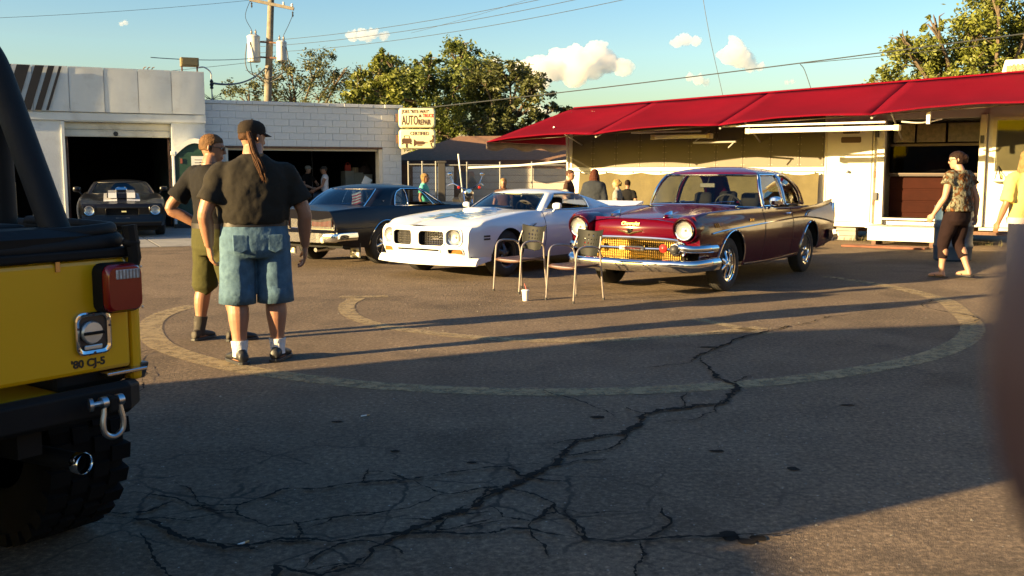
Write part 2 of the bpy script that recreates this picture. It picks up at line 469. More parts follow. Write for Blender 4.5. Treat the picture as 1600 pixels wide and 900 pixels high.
CW = dict(c0=.035, c0b=.02, c0c=.018, c1=.062, c1b=.02, c1c=.03, c2=.024, c3=.026, c4=.03, c5=.014, c6=.04, c7=.022, c8=.04, c9=.018, c10=.016, c11=.03, c12=.03, c13=.03, c14=.018, c15=.018)
for i, (k, w) in enumerate(CW.items()):
    ribbon(ck, LINES[k], w * (.50 if k in ('c1', 'c0', 'c6', 'c8', 'c4') else .5), .008 + .0006 * i, jit=.11, sub=4, taper=True, seed=i)
rnd = random.Random(77); nb = 0
for k in ('c1', 'c2', 'c3', 'c4', 'c6', 'c8', 'c0', 'c12', 'c14'):
    P_ = LINES[k]
    for j in range(len(P_) - 1):
        for _ in range(2 if k in ('c6', 'c2', 'c3', 'c8') else 1):
            if rnd.random() < .32:
                u = rnd.random(); x, y = P_[j][0] * (1 - u) + P_[j + 1][0] * u, P_[j][1] * (1 - u) + P_[j + 1][1] * u
                a_ = rnd.uniform(0, 6.28); l_ = rnd.uniform(.15, .40); nb += 1
                pts = [(x, y)]
                for m_ in range(3):
                    a_ += rnd.uniform(-.7, .7); x += l_ / 3 * cos(a_); y += l_ / 3 * sin(a_) * 1.3; pts.append((x, y))
                ribbon(ck, pts, rnd.uniform(.007, .012), .022 + .0001 * nb - .014, jit=.12, sub=3, taper=True, seed=100 + nb)
tag(ck.build('pavement_cracks', CRACK, smooth=0), kind='structure')
# little pieces of grit, dark spots and a few butts lying about
deb = MB(); rnd = random.Random(3)
for i in range(420):
    y = rnd.uniform(3.2, 14); x = rnd.uniform(-.5, .5) * y * 1.05
    r = rnd.uniform(.004, .011)
    a = rnd.uniform(0, 6.28)
    pts = [(x + r * cos(a + k * 1.57) * rnd.uniform(.6, 1.4), y + r * sin(a + k * 1.57) * rnd.uniform(.6, 1.4), 0) for k in range(4)]
    o = len(deb.v); deb.v += pts + [(x, y, r * .8)]
    deb.f += [(o, o + 1, o + 4), (o + 1, o + 2, o + 4), (o + 2, o + 3, o + 4), (o + 3, o, o + 4)]; deb.m += [0] * 4
tag(deb.build('grit', pm('grit_stone', (.16, .15, .13), .9, var=.5, scale=20), smooth=0), kind='stuff')
tar = MB()
for (x, y, w, l) in [(.85, 3.72, .05, .07), (.9, 3.66, .04, .05), (.96, 3.7, .05, .04), (.5, 5.6, .05, .03), (1.05, 4.9, .05, .03), (1.35, 4.6, .04, .04), (-1.0, 5.5, .04, .02), (-.2, 4.7, .03, .02), (2.05, 5.9, .05, .025), (-.6, 4.9, .03, .02), (1.6, 7.9, .12, .03)]:
    pts = [(x + w * cos(t * .785) * rnd.uniform(.6, 1.1), y + l * sin(t * .785) * rnd.uniform(.6, 1.1), .0035) for t in range(8)]
    o = len(tar.v); tar.v += pts; tar.f.append(tuple(range(o, o + 8))); tar.m.append(0)
tag(tar.build('tar_spots', CRACK, smooth=0), kind='structure')
for k, (x, y, a) in enumerate([(-.88, 5.62, .6), (-1.05, 3.62, .9)]):
    b_ = MB(); b_.tube([(0, 0, .004), (.035, 0, .004)], .004, 8); b_.tube([(.035, 0, .004), (.055, 0, .004)], .0042, 8, m=1)
    o = b_.build('cigarette_butt', [pm('paper_white', (.75, .74, .70), .8, var=.05), pm('filter_tan', (.45, .28, .12), .8)])
    o.location = (x, y, .0); o.rotation_euler = (0, 0, a)
    tag(o, ['white cigarette butt on the shaded asphalt between the arc and the long crack', 'cigarette butt lying on the cracked asphalt near the big yellow vehicle tyre'][k], 'cigarette butt', 'cigarette butts on the asphalt')
# ------------------------------------------------------------------ concrete apron before the garage
GA = R(26); GP = (-8.4, 25.8, 0)
gx = Vector((cos(GA), sin(GA), 0)); gy = Vector((-sin(GA), cos(GA), 0))
def gpt(s, d, z=0.): return Vector(GP) + gx * s + gy * d + Vector((0, 0, z))
ap = empty('concrete_apron', None); tag(ap, kind='structure')
ap.location = GP; ap.rotation_euler = (0, 0, GA)
for i in range(8):
    for j in range(2):
        b_ = MB(); x0 = -12 + i * 2.6
        b_.box(x0 + .012, x0 + 2.588, -7.2 + j * 3.5, -3.72 + j * 3.5, -.05, .012 + .002 * ((i + j) % 2))
        b_.build('slab', CONC, ap, smooth=0, bevel=.01)

# ------------------------------------------------------------------ left garage: sheet metal fascia, striped corner
gl = thing('repair_garage', 'white flat roofed repair garage with sheet metal fascia and black slanted stripes', 'garage', GP, GA)
w = MB()
w.box(-3.70, -2.98, 0, .35, 0, 2.66)                 # pier
w.box(-.34, .45, 0, .35, 0, 2.66)
w.box(-12, .45, 0, .35, 2.66, 3.93)
w.box(-12, -8.2, 0, .35, 0, 2.655)
w.box(.10, .45, .352, 9, 0, 3.92)
w.build('wall', WHITE_W, gl, smooth=0)
t_ = MB(); t_.box(-12, .47, -.05, -.003, 2.67, 2.865)
t_.build('lintel_band', WHITE_P, gl, smooth=0, bevel=.008)
edges = [-11.6, -10, -8.4, -6.8, -5.2, -3.56, -2.755, -1.955, -1.16, -.36, .46]
rnd = random.Random(5)
for a, b in zip(edges, edges[1:]):
    p = MB(); tw = rnd.uniform(-.008, .008)
    n = 6
    P = [[(a + .006 + (b - a - .012) * i / n, -.075 + tw * (i / n - .5) * 2 - .006 * sin(pi * i / n) * rnd.uniform(.2, 1.2) * (1 if 0 < j < 4 else .4), 2.885 + (3.965 - 2.885) * j / 4) for i in range(n + 1)] for j in range(5)]
    p.grid(P)
    p.box(a + .006, b - .006, -.072 - abs(tw), -.004, 3.945, 3.975)
    p.build('fascia_panel', WHITE_P, gl, smooth=40)
for a, b in [(-4.6, -3.99), (-3.87, -3.59), (-3.48, -3.28), (-3.19, -3.05), (-2.95, -2.89)]:
    p = MB(); p.prism([(a - .34, 2.90), (b - .34, 2.90), (b, 3.962), (a, 3.962)], lambda u, v, w_: (u, -.118 + w_, v), .012)
    p.build('stripe', BLACKP, gl, smooth=0)
for z0, z1 in [(2.285, 2.455), (2.463, 2.64)]:
    p = MB(); p.box(-2.955, -.365, .13, .17, z0, z1); p.box(-2.955, -.365, .115, .129, z0 + .02, z0 + .035); p.box(-2.955, -.365, .115, .129, z1 - .035, z1 - .02)
    p.build('door_panel', pm('door_cream', (.60, .58, .50), .5, var=.1, scale=2, stain=(.2, .16, .1), stain_amt=.5), gl, smooth=0, bevel=.006)
p = MB(); p.lathe([(.0, -.02), (.05, -.02), (.06, 0), (.0, .0)], (-1.72, .11, 2.365), (0, 1, 0), 14); p.build('door_handle', BLACKPL, gl)
p = MB(); p.box(-2.978, -2.90, -.03, .36, 0, 2.655); p.build('door_jamb', WHITE_P, gl, smooth=0, bevel=.006)
p = MB(); p.box(-.40, -.342, -.03, .36, 0, 2.655); p.build('door_jamb', WHITE_P, gl, smooth=0, bevel=.006)
p = MB(); p.box(-2.897, -.403, -.025, .10, 2.645, 2.668); p.build('door_header', WHITE_P, gl, smooth=0)
p = MB(); p.box(-12, .45, .355, 9.4, 3.80, 3.90); p.build('roof', pm('tar_roof', (.05, .05, .05), .9), gl, smooth=0)
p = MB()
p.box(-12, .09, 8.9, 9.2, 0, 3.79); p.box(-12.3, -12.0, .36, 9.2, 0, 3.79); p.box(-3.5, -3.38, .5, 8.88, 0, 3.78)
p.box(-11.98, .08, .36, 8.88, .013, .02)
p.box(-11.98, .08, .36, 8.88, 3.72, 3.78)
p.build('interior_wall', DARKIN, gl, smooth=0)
p = MB(); p.tube([(-2.86, .2, .05), (-2.86, .2, 2.2), (-2.86, .5, 2.5), (-2.86, 3, 2.55)], .03, 8); p.tube([(-.45, .2, .05), (-.45, .2, 2.2), (-.45, .5, 2.5), (-.45, 3, 2.55)], .03, 8)
p.build('door_track', RUST, gl)
# a work bench and shelves in the left bay, seen past the roll bar
sh = thing('storage_rack', 'pale storage rack with tins standing inside the far left bay', 'rack', gpt(-4.35, 1.2), GA)
p = MB(); p.box(-.3, .3, -.2, .2, 0, 1.15); p.build('cabinet', pm('old_beige_metal', (.42, .36, .25), .6, var=.2), sh, smooth=0, bevel=.01)
for k in range(2):
    p = MB(); p.lathe([(.07, 0), (.075, .02), (.075, .18), (.06, .2)], (-.12 + .22 * k, 0, 1.15)); p.build('tin', pm('red_tin', (.4, .03, .02), .4), sh)

# ------------------------------------------------------------------ roof clutter
fl = thing('roof_floodlight', 'weathered box floodlight on two legs on the garage roof corner', 'floodlight', gpt(.15, .25, 3.965), GA)
p = MB(); p.box(-.22, .22, -.14, .14, .16, .38, m=0); p.box(-.19, .19, -.155, -.142, .19, .35, m=1)
for k in range(7): p.box(-.2 + k * .062, -.185 + k * .062, .14, .18, .17, .37)
p.build('lamp_housing', [pm('olive_metal', (.14, .11, .05), .7, var=.4, scale=8), pm('lens_brown', (.16, .13, .06), .25)], fl, smooth=0, bevel=.012)
for sx in (-.19, .19):
    p = MB(); p.box(sx - .018, sx + .018, -.02, .02, -.06, .26); p.build('leg', RUST, fl, smooth=0)
mast = thing('service_mast', 'thin service mast with a bent weatherhead on the block garage roof', 'mast', gpt(.75, .6, 3.30), GA)
p = MB(); p.tube(cr([(0, 0, -.1), (0, 0, .55), (-.02, 0, .74), (-.18, 0, .86), (-.34, 0, .84)], 5), .018, 8); p.build('pipe', STEEL, mast)
p = MB(); p.lathe([(.03, 0), (.05, .03), (.035, .07), (.055, .11), (.035, .16), (.05, .2), (.02, .25)], (.0, 0, .3)); p.build('insulator', BLACKPL, mast)
p = MB()
for k in range(9):
    a = k * .7; p.tube([(0, 0, .02), (.22 * cos(a), .1 * sin(a), .06 + .05 * (k % 3)), (.34 * cos(a), .15 * sin(a), .02 + .1 * (k % 2))], .008, 5)
p.build('cable_tangle', BLACKPL, mast)
for k in range(3):
    aer = MB(); aer.tube(cr([(0, 0, 0), (.02, 0, .06), (.07, 0, .08)], 4), .012, 6)
    o = tag(aer.build('roof_hook', RUST), ['leftmost of three small rusty hooks on the metal fascia top', 'middle one of three small rusty hooks on the metal fascia top', 'rightmost of three small rusty hooks on the metal fascia top'][k], 'hook', 'hooks along the fascia top'); o.location = gpt(-1.0 + .1 * k, .1, 3.97)

# ------------------------------------------------------------------ block garage
gb = thing('block_garage', 'pale painted concrete block garage with one wide open bay and a tiled parapet', 'garage', GP, GA)
Y0 = .26
w = MB()
w.box(.47, 5.93, Y0 + .012, .62, 2.10, 3.20)
w.box(5.36, 5.93, Y0 + .012, .62, 0, 2.098)
w.box(.47, .98, Y0 + .012, .62, 0, 2.098)
w.box(5.65, 5.925, .622, 10, 0, 3.18)
w.build('wall', MORTAR, gb, smooth=0)
bm1 = {}
def blk(s0, s1, z0, z1, dy, par, nm='block', mt=BLOCK):
    key = (round(s1 - s0, 3), round(z1 - z0, 3), nm)
    if key not in bm1:
        q = MB(); q.box(0, s1 - s0, 0, .05, 0, z1 - z0); o = q.build(nm, mt, par, smooth=0, bevel=.006); bm1[key] = o
    else:
        o = bm1[key].copy(); COL.objects.link(o); o.parent = par
    o.location = (s0, Y0 - dy, z0); return o
rnd = random.Random(11)
def course(s0, s1, z0, z1, off, par, L_=.405):
    s = s0 - off
    while s < s1 - .02:
        a, b = max(s, s0), min(s + L_, s1)
        if b - a > .05: blk(a + .005, b - .005, z0 + .005, z1 - .005, rnd.uniform(.0, .006), par)
        s += L_
zc = [2.10 + .183 * k for k in range(7)]
for k in range(6): course(.47, 5.93, zc[k], zc[k + 1], .2 * (k % 2), gb)
for k in range(11): course(5.365, 5.93, .19 * k, .19 * (k + 1), .2 * (k % 2), gb)
s = .47
while s < 5.4:
    e = min(s + .42, 5.42)
    q = blk(s + .004, e - .004, 3.205, 3.295, .03 + rnd.uniform(0, .01), gb, 'coping_tile'); s += .42
p = MB(); p.box(5.43, 5.97, Y0 - .06, .66, 3.205, 3.30); p.build('coping_slab', WHITE_P, gb, smooth=0, bevel=.01)
p = MB(); p.box(.47, 5.42, Y0 + .09, .68, 3.2, 3.27); p.box(.47, 5.93, .69, 10, 3.1, 3.17); p.build('roof', MATS['tar_roof'], gb, smooth=0)
p = MB(); p.box(.985, 5.355, Y0 - .015, Y0 + .30, 2.055, 2.098); p.build('lintel', RUST, gb, smooth=0)
p = MB(); p.box(5.262, 5.358, Y0 + .02, Y0 + .34, 0, 2.05); p.build('door_jamb', pm('jamb_cream', (.66, .60, .48), .6, var=.1), gb, smooth=0)
p = MB(); p.box(.985, 1.06, Y0 + .02, Y0 + .34, 0, 2.05); p.build('door_jamb', MATS['jamb_cream'], gb, smooth=0)
p = MB(); p.box(1.065, 5.258, Y0 + .12, Y0 + .2, 1.99, 2.052); p.build('door_panel', MATS['jamb_cream'], gb, smooth=0)
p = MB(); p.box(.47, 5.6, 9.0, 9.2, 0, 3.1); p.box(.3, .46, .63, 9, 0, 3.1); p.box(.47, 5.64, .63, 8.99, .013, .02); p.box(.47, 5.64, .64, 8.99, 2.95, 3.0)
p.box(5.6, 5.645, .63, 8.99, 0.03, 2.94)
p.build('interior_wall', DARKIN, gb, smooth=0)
p = MB(); p.tube([(5.9, Y0 - .04, 2.12), (6.05, Y0 - .06, 2.1), (6.08, Y0 - .06, 2.06)], .03, 8); p.build('bracket_pipe', RUST, gb)
# storage inside the bay
cab = thing('storage_cabinet', 'grey metal storage cabinet against the right wall inside the block garage', 'cabinet', gpt(5.12, 2.0), GA)
for k in range(3):
    p = MB(); p.box(-.42 + k * .28, -.145 + k * .28, -.25, .25, 0, 1.44 - .05 * k); p.box(-.40 + k * .28, -.165 + k * .28, -.262, -.252, .05, 1.3); p.build('door', pm('cabinet_grey', (.27, .25, .20), .6, var=.2), cab, smooth=0, bevel=.01)
for nm, lb, ct, c_, dx, shp in [('fuel_can', 'red fuel can on top of the grey cabinet', 'fuel can', (.5, .04, .02), -.27, 'can'), ('paper_carton', 'small brown carton on top of the grey cabinet', 'carton', (.30, .2, .12), -.06, 'box'), ('cloth_bag', 'dark cloth bag slumped on the cabinet top', 'bag', (.05, .03, .025), .24, 'bag')]:
    t = thing(nm, lb, ct, gpt(5.12 + dx, 2.0, 1.44 if dx < -.2 else (1.392 if dx < .2 else 1.342)), GA, None, .75)
    p = MB()
    if shp == 'can':
        p.box(-.11, .11, -.08, .08, 0, .24); p.build('body', pm(nm, c_, .5), t, smooth=0, bevel=.02)
        p = MB(); p.tube(cr([(-.06, 0, .24), (-.05, 0, .31), (.04, 0, .31), (.06, 0, .24)], 4), .014, 8); p.build('handle', MATS[nm], t)
        p = MB(); p.lathe([(.025, 0), (.025, .05)], (.09, 0, .24)); p.build('cap', BLACKPL, t)
    elif shp == 'box':
        p.box(-.12, .12, -.12, .12, 0, .2); p.build('body', pm(nm, c_, .8), t, smooth=0, bevel=.004)
        p = MB(); p.box(-.03, .03, -.123, -.1201, 0, .2); p.box(-.03, .03, -.123, .12, .2001, .203); p.build('tape', pm('tape_tan', (.45, .33, .18), .3), t, smooth=0)
    else:
        p.rings([(0, 0, 0, .28, .2), (0, 0, .08, .33, .24), (.02, 0, .2, .27, .2), (.03, 0, .3, .14, .12), (.03, 0, .34, .09, .08)]); p.build('body', pm(nm, c_, .9, bump=.4, bscale=14), t)
        p = MB(); p.tube(cr([(-.05, 0, .32), (-.04, 0, .44), (.08, 0, .44), (.1, 0, .32)], 4), .012, 6); p.build('handle', MATS[nm], t)
for k in range(2):
    bk = thing('canister', ['silver canister before the grey cabinet, farther from the shop mirror', 'silver canister before the grey cabinet, nearer the shop mirror'][k], 'canister', gpt(4.72 + .2 * k, .95), GA, 'silver canisters in the block garage')
    p = MB(); p.lathe([(.09, 0), (.1, .03), (.1, .98), (.085, 1.03), (.0, 1.04)]); p.build('shell', STEEL, bk)
    p = MB(); p.lathe([(.05, 1.035), (.05, 1.06), (.02, 1.07), (0, 1.07)]); p.build('cap', BLACKPL, bk)
mr = thing('shop_mirror', 'square white mirror on a stand inside the block garage', 'mirror', gpt(5.06, .85), GA + .1)
p = MB(); p.tube([(0, 0, 0), (0, 0, 1.02)], .015, 8); p.lathe([(.18, 0), (.18, .02), (.02, .04)], n=16); p.build('stand', STEEL, mr)
rm = Matrix.Translation((0, -.02, 1.13)) @ Matrix.Rotation(.5, 4, 'Y')
p = MB(); p.box(-.13, .13, -.012, .012, -.13, .13, mat=rm); p.build('panel', pm('white_panel', (.75, .78, .78), .3), mr, smooth=0, bevel=.01)

# ------------------------------------------------------------------ signs on the corner
SGN = pm('sign_cream', (.80, .72, .42), .35, var=.05, scale=5, stain=(.5, .38, .16), stain_amt=.4)
SGD = pm('sign_frame', (.30, .26, .16), .5, var=.3, scale=8)
BRN = pm('sign_brown', (.075, .035, .015), .6, var=.2)
RED = pm('sign_red', (.50, .05, .02), .6, var=.1)
def rrect(w_, h_, r, n=5):
    out = []
    for cx, cy, a0 in ((w_ / 2 - r, h_ / 2 - r, 0), (-w_ / 2 + r, h_ / 2 - r, pi / 2), (-w_ / 2 + r, -h_ / 2 + r, pi), (w_ / 2 - r, -h_ / 2 + r, 1.5 * pi)):
        out += [(cx + r * cos(a0 + k * pi / 2 / n), cy + r * sin(a0 + k * pi / 2 / n)) for k in range(n + 1)]
    return out
def sign(name, label, zc_, h_):
    t = thing(name, label, 'sign', (gpt(6.0, .1).x + .36, gpt(6.0, .1).y - .25, zc_), R(6))
    sw = 1.04
    p = MB(); p.prism(rrect(sw, h_, .09), lambda u, v, q: (u, -.10 + q, v), .26); p.build('case', SGD, t, smooth=30)
    p = MB()
    rings = []
    for q, sc in ((-.095, 1.0), (-.125, .995), (-.15, .96), (-.158, .90)):
        rings.append([(u * sc, q, v * (1 - (1 - sc) * sw / h_)) for u, v in rrect(sw - .02, h_ - .02, .09)])
    p.loft(rings, True, True); p.build('face', SGN, t, smooth=50)
    p = MB(); p.box(-.60, -.45, .02, .09, -.12, .12); p.build('bracket', RUST, t, smooth=0)
    return t
def stext(t, s_, x, z, size, m_, sx=1., bold=0.):
    return text_mesh('lettering', s_, size, m_, t, frame4((x, -.162, z), (1, 0, 0), (0, 0, 1), (0, -1, 0)), .003, sx=sx, bold=bold)
s1 = sign('auto_repair_sign', 'upper cream lightbox sign reading auto and truck repair on the block garage corner', 2.92, .56)
stext(s1, 'JOES "RITE-WAY"', -.42, .135, .125, BRN, .80, .002)
stext(s1, 'AUTO', -.43, -.19, .37, BRN, .44, .004)
stext(s1, '&', .05, .02, .115, BRN, 1.0, .003); stext(s1, 'TRUCK', .16, .02, .135, RED, .70, .003)
stext(s1, 'REPAIR', .03, -.19, .215, BRN, .52, .004)
s2 = sign('certified_sign', 'lower cream lightbox sign reading certified with car and tool pictures', 2.33, .56)
stext(s2, 'CERTIFIED', -.20, .11, .135, BRN, .85, .002)
def flat(t, polys, m_, nm='pictogram'):
    p = MB()
    for poly in polys: p.prism(poly, lambda u, v, q: (u, -.1595 - q, v), .006)
    p.build(nm, m_, t, smooth=0)
flat(s2, [[(-.42, .02), (-.18, .02), (-.16, -.06), (-.19, -.13), (-.41, -.13), (-.44, -.06)], [(-.385, .025), (-.365, .10), (-.225, .10), (-.21, .025), (-.225, .025), (-.24, .085), (-.352, .085), (-.37, .025)], [(-.33, -.135), (-.27, -.135), (-.275, -.24), (-.325, -.24)], [(-.44, -.11), (-.40, -.11), (-.40, -.15), (-.44, -.15)], [(-.20, -.11), (-.16, -.11), (-.16, -.15), (-.20, -.15)]], BRN)
flat(s2, [[(-.10, .0), (-.02, -.06), (.17, -.06), (.22, -.09), (.30, -.095), (.30, -.105), (.22, -.11), (.18, -.15), (-.02, -.15), (-.10, -.21)], [(-.0, -.16), (.14, -.16), (.14, -.185), (-.0, -.185)]], BRN)
flat(s2, [[(.34, -.04), (.40, -.03), (.44, .03), (.41, .10), (.45, .11), (.47, .06), (.50, .08), (.49, .04), (.47, .02), (.475, -.05), (.46, -.09), (.42, -.10), (.40, -.07), (.36, -.09), (.345, -.07)], [(.37, -.10), (.41, -.10), (.40, -.15), (.43, -.23), (.405, -.23), (.375, -.16)]], BRN)

# ------------------------------------------------------------------ portable toilet
po = thing('portable_toilet', 'green portable toilet with white arched roof trim between the two bays', 'portable toilet', gpt(.10, -.62, .0), R(16))
PG = pm('toilet_green', (.012, .05, .032), .5, var=.2); PWT = pm('toilet_white', (.62, .64, .62), .45, var=.1)
def arch(w_, z0, rise, n=12): return [(-w_ / 2 + w_ * k / n, z0 + rise * sin(pi * k / n)) for k in range(n + 1)]
p = MB(); p.prism([(-.50, .12), (.50, .12)] + arch(1.0, 1.86, .28)[::-1], lambda u, v, q: (u, -.5 + q, v), 1.0); p.build('cabin', PG, po, smooth=30)
p = MB(); a1 = arch(1.16, 1.84, .40); a2 = arch(.96, 1.80, .32)
P = a1 + a2[::-1]; 
p.add([(u, -.56, v) for u, v in P] + [(u, .56, v) for u, v in P], [(i, i + 1, 24 - i, 25 - i) for i in range(12)] + [(26 + 25 - i, 26 + 24 - i, 26 + i + 1, 26 + i) for i in range(12)] + [(i, 26 + i, 27 + i, i + 1) for i in range(12)] + [(13 + i, 14 + i, 40 + i, 39 + i) for i in range(12)])
p.build('roof_trim', PWT, po, smooth=30)
for sx in (-.52, .52):
    p = MB(); p.box(sx - .035, sx + .035, -.55, -.47, .1, 1.9); p.build('corner_post', PWT, po, smooth=0, bevel=.015)
    p = MB(); p.box(sx - .06, sx + .06, -.57, -.43, 1.82, 1.92); p.build('post_cap', PWT, po, smooth=0, bevel=.015)
p = MB(); p.box(-.56, -.545, -.46, -.38, .15, 1.85); p.build('side_strip', pm('strip_pink', (.45, .16, .24), .5), po, smooth=0)
p = MB(); p.box(-.40, .40, -.525, -.501, .18, 1.9); p.build('door', pm('toilet_door', (.010, .042, .028), .45, var=.2), po, smooth=0, bevel=.01)
p = MB(); p.box(-.10, .32, -.534, -.526, 1.5, 1.8); p.build('notice', pm('notice_white', (.6, .6, .58), .6), po, smooth=0)
p = MB(); p.box(-.02, .22, -.538, -.535, 1.70, 1.715); p.box(-.02, .17, -.538, -.535, 1.63, 1.645); p.prism([(.0, 1.56), (.1, 1.6), (.14, 1.55)], lambda u, v, q: (u, -.538 + q, v), .003); p.build('notice_print', BLACKPL, po, smooth=0)
p = MB(); p.box(-.36, -.31, -.55, -.526, 1.62, 1.74); p.build('hinge', pm('hinge_red', (.2, .05, .03), .6), po, smooth=0)
p = MB(); p.box(-.56, .56, -.56, .56, 0, .12); p.build('base', BLACKPL, po, smooth=0, bevel=.02)

# ------------------------------------------------------------------ brown hip roof shed and grey house beyond, fence
SHG = pm('shingle_brown', (.17, .088, .045), .9, var=.25, scale=9, bump=.4, bscale=24)
SHD = pm('shingle_grey', (.26, .24, .21), .9, var=.2, scale=7, bump=.4, bscale=20)
sd_ = thing('brown_hip_roof_shed', 'low shed with brown hipped shingle roof behind the chain link fence', 'shed', (.8, 33.5, 0), R(-14))
p = MB()
ex, ey = 4.4, 2.6; zt, ze = 2.62, 1.78
V = [(-ex, -ey, ze), (ex, -ey, ze), (ex, ey, ze), (-ex, ey, ze), (-ex + 1.7, 0, zt), (ex - 2, 0, zt)]
p.add(V, [(0, 1, 5, 4), (1, 2, 5), (2, 3, 4, 5), (3, 0, 4), (3, 2, 1, 0)]); p.build('roof', SHG, sd_, smooth=0)
p = MB(); p.box(-ex + .02, ex, -ey, -ey + .03, ze - .14, ze - .003); p.box(-ex - .02, -ex + .015, -ey, ey, ze - .14, ze - .003); p.build('eave_board', pm('brown_board', (.10, .05, .03), .8), sd_, smooth=0)
p = MB(); p.box(-4.1, 4.1, -2.3, 2.3, 0, 1.77); p.build('wall', pm('brown_siding', (.20, .085, .045), .8, var=.2), sd_, smooth=0)
for k in range(5):
    p = MB(); p.box(-3.9, 3.9, -2.335, -2.302, .25 + k * .3, .535 + k * .3); p.build('siding_board', MATS['brown_siding'], sd_, smooth=0, bevel=.006)
hs_ = thing('grey_roof_house', 'grey shingled house roof with a small vent rising behind the brown shed', 'house', (-.2, 46, 0), R(-20))
p = MB()
p.add([(-5, -3, 2.1), (2.6, -3, 2.1), (2.6, 3, 2.1), (-5, 3, 2.1), (-3.6, 0, 3.5), (2.6, 0, 3.5)], [(0, 1, 5, 4), (1, 2, 5), (2, 3, 4, 5), (3, 0, 4), (3, 2, 1, 0)]); p.build('roof', SHD, hs_, smooth=0)
p = MB()
p.add([(-2.4, -4.4, 2.1), (.8, -4.4, 2.1), (.8, -.4, 2.1), (-2.4, -.4, 2.1), (-.8, -3.2, 3.1), (-.8, -.2, 3.1)], [(0, 1, 4), (1, 2, 5, 4), (2, 3, 5), (3, 0, 4, 5), (3, 2, 1, 0)]); p.build('wing_roof', pm('shingle_slate', (.12, .125, .13), .9, var=.2, scale=7, bump=.4, bscale=20), hs_, smooth=0)
p = MB(); p.box(-4.7, 2.4, -2.7, 2.7, 0, 2.09); p.box(-2.1, .5, -4.1, -2.71, 0, 2.08); p.build('wall', pm('pale_siding', (.5, .5, .47), .8), hs_, smooth=0)
p = MB(); p.box(.9, 1.25, -1.6, -1.3, 2.72, 3.02); p.build('vent', BLACKPL, hs_, smooth=0)
p = MB(); p.prism([(-2.5, 2.0), (2.5, 2.0), (0, 3.2)], lambda u, v, q: (2.62 + q, u, v), .05); p.build('gable', MATS['pale_siding'], hs_, smooth=0)

# pale boarded shed wall right of the dark post
ps = thing('pale_board_wall', 'long pale horizontal board wall behind the white coupe roof', 'wall', (1.0, 30.4, 0), R(-12))
for k in range(7):
    p = MB(); p.box(-2.5, 4.0, -.02, .02, .02 + k * .215, .225 + k * .215); p.build('board', pm('board_grey', (.36, .33, .28), .8, var=.15, scale=3, stain=(.16, .13, .1), stain_amt=.5, bump=.2), ps, smooth=0, bevel=.006)
p = MB(); p.box(-2.55, 4.05, -.05, .05, 1.53, 1.60); p.build('cap_rail', RUST, ps, smooth=0)
wd = empty('window', ps)
p = MB(); p.box(1.55, 2.0, -.035, -.021, 1.05, 1.42); p.build('pane', pm('dark_pane', (.02, .02, .025), .1), wd, smooth=0)
p = MB()
for x0, x1, z0, z1 in ((1.50, 1.55, 1.0, 1.47), (2.0, 2.05, 1.0, 1.47), (1.55, 2.0, 1.42, 1.47), (1.55, 2.0, 1.0, 1.05), (1.765, 1.79, 1.05, 1.42)): p.box(x0, x1, -.045, -.021, z0, z1)
p.build('frame', MATS['board_grey'], wd, smooth=0)
ws = thing('white_slat_wall', 'white slatted wall section behind the chain link gate', 'wall', (-2.35, 29.6, 0), R(-6))
for k in range(9):
    p = MB(); p.box(-.62, .62, -.015, .02, .03 + k * .172, .185 + k * .172); p.build('slat', pm('slat_white', (.56, .57, .58), .6, var=.1), ws, smooth=0, bevel=.006)
p = MB(); p.box(-.6, .6, .022, .06, .02, 1.57); p.build('backing', pm('backing_grey', (.25, .25, .26), .8), ws, smooth=0)
dp = MB(); dp.box(-.10, .10, -.1, .1, 0, 1.66); dp.box(-.13, .13, -.13, .13, 1.66, 1.72)
o = dp.build('dark_gate_post', pm('dark_post', (.02, .018, .018), .6), smooth=0, bevel=.01); o.location = (-1.98, 28.0, 0)
tag(o, 'thick dark gate post beside the white slat wall', 'post')
FST = pm('fence_steel', (.16, .16, .155), .6, metal=.5, var=.2)
# chain link fence: rails, posts, wire
def chain_fence(label, a, b, h, posts):
    a, b = Vector(a), Vector(b); d = b - a; Lg = d.length; an = math.atan2(d.y, d.x)
    t = thing('chain_link_fence', label, 'fence', (a.x, a.y, 0), an)
    for px_ in posts:
        q = MB(); q.tube([(px_, 0, 0), (px_, 0, h + .06)], .024, 8); q.ball((px_, 0, h + .07), .03, 8, 5); q.build('post', FST, t)
    q = MB(); q.tube([(0, 0, h), (Lg, 0, h)], .018, 8); q.build('rail', FST, t)
    q = MB(); st = .075; n = int((Lg + h) / st)
    for k in range(n):
        for sgn in (1, -1):
            x0 = k * st - (h if sgn > 0 else 0); x1 = x0 + h * 1.0
            za, zb = (0.03, h) if sgn > 0 else (h, .03)
            xa, xb = x0, x1
            if xa < 0: za += (0 - xa) * (zb - za) / (xb - xa); xa = 0
            if xb > Lg: zb -= (xb - Lg) * (zb - za) / (xb - xa); xb = Lg
            if xb - xa < .02: continue
            yy = .004 * sgn
            q.add([(xa, yy, za - .003), (xb, yy, zb - .003), (xb, yy, zb + .003), (xa, yy, za + .003), (xa, yy - .006, za), (xb, yy - .006, zb)], [(0, 1, 2, 3), (0, 4, 5, 1), (3, 2, 5, 4)])
    tag(q.build('wire_mesh', FST, t, smooth=0), kind='stuff')
chain_fence('chain link gate of thin posts in front of the white slat wall', (-2.95, 28.1, 0), (-2.12, 28.0, 0), 1.62, [.02, .42, .81])
chain_fence('long chain link fence run in front of the pale board wall', (-1.85, 28.0, 0), (1.6, 27.3, 0), 1.6, [.6, 1.55, 2.45, 3.5])
q = MB(); q.tube(cr([(-1.17, 26.6, 1.52), (0.2, 26.4, 1.58), (1.50, 26.2, 1.70)], 5), .03, 8)
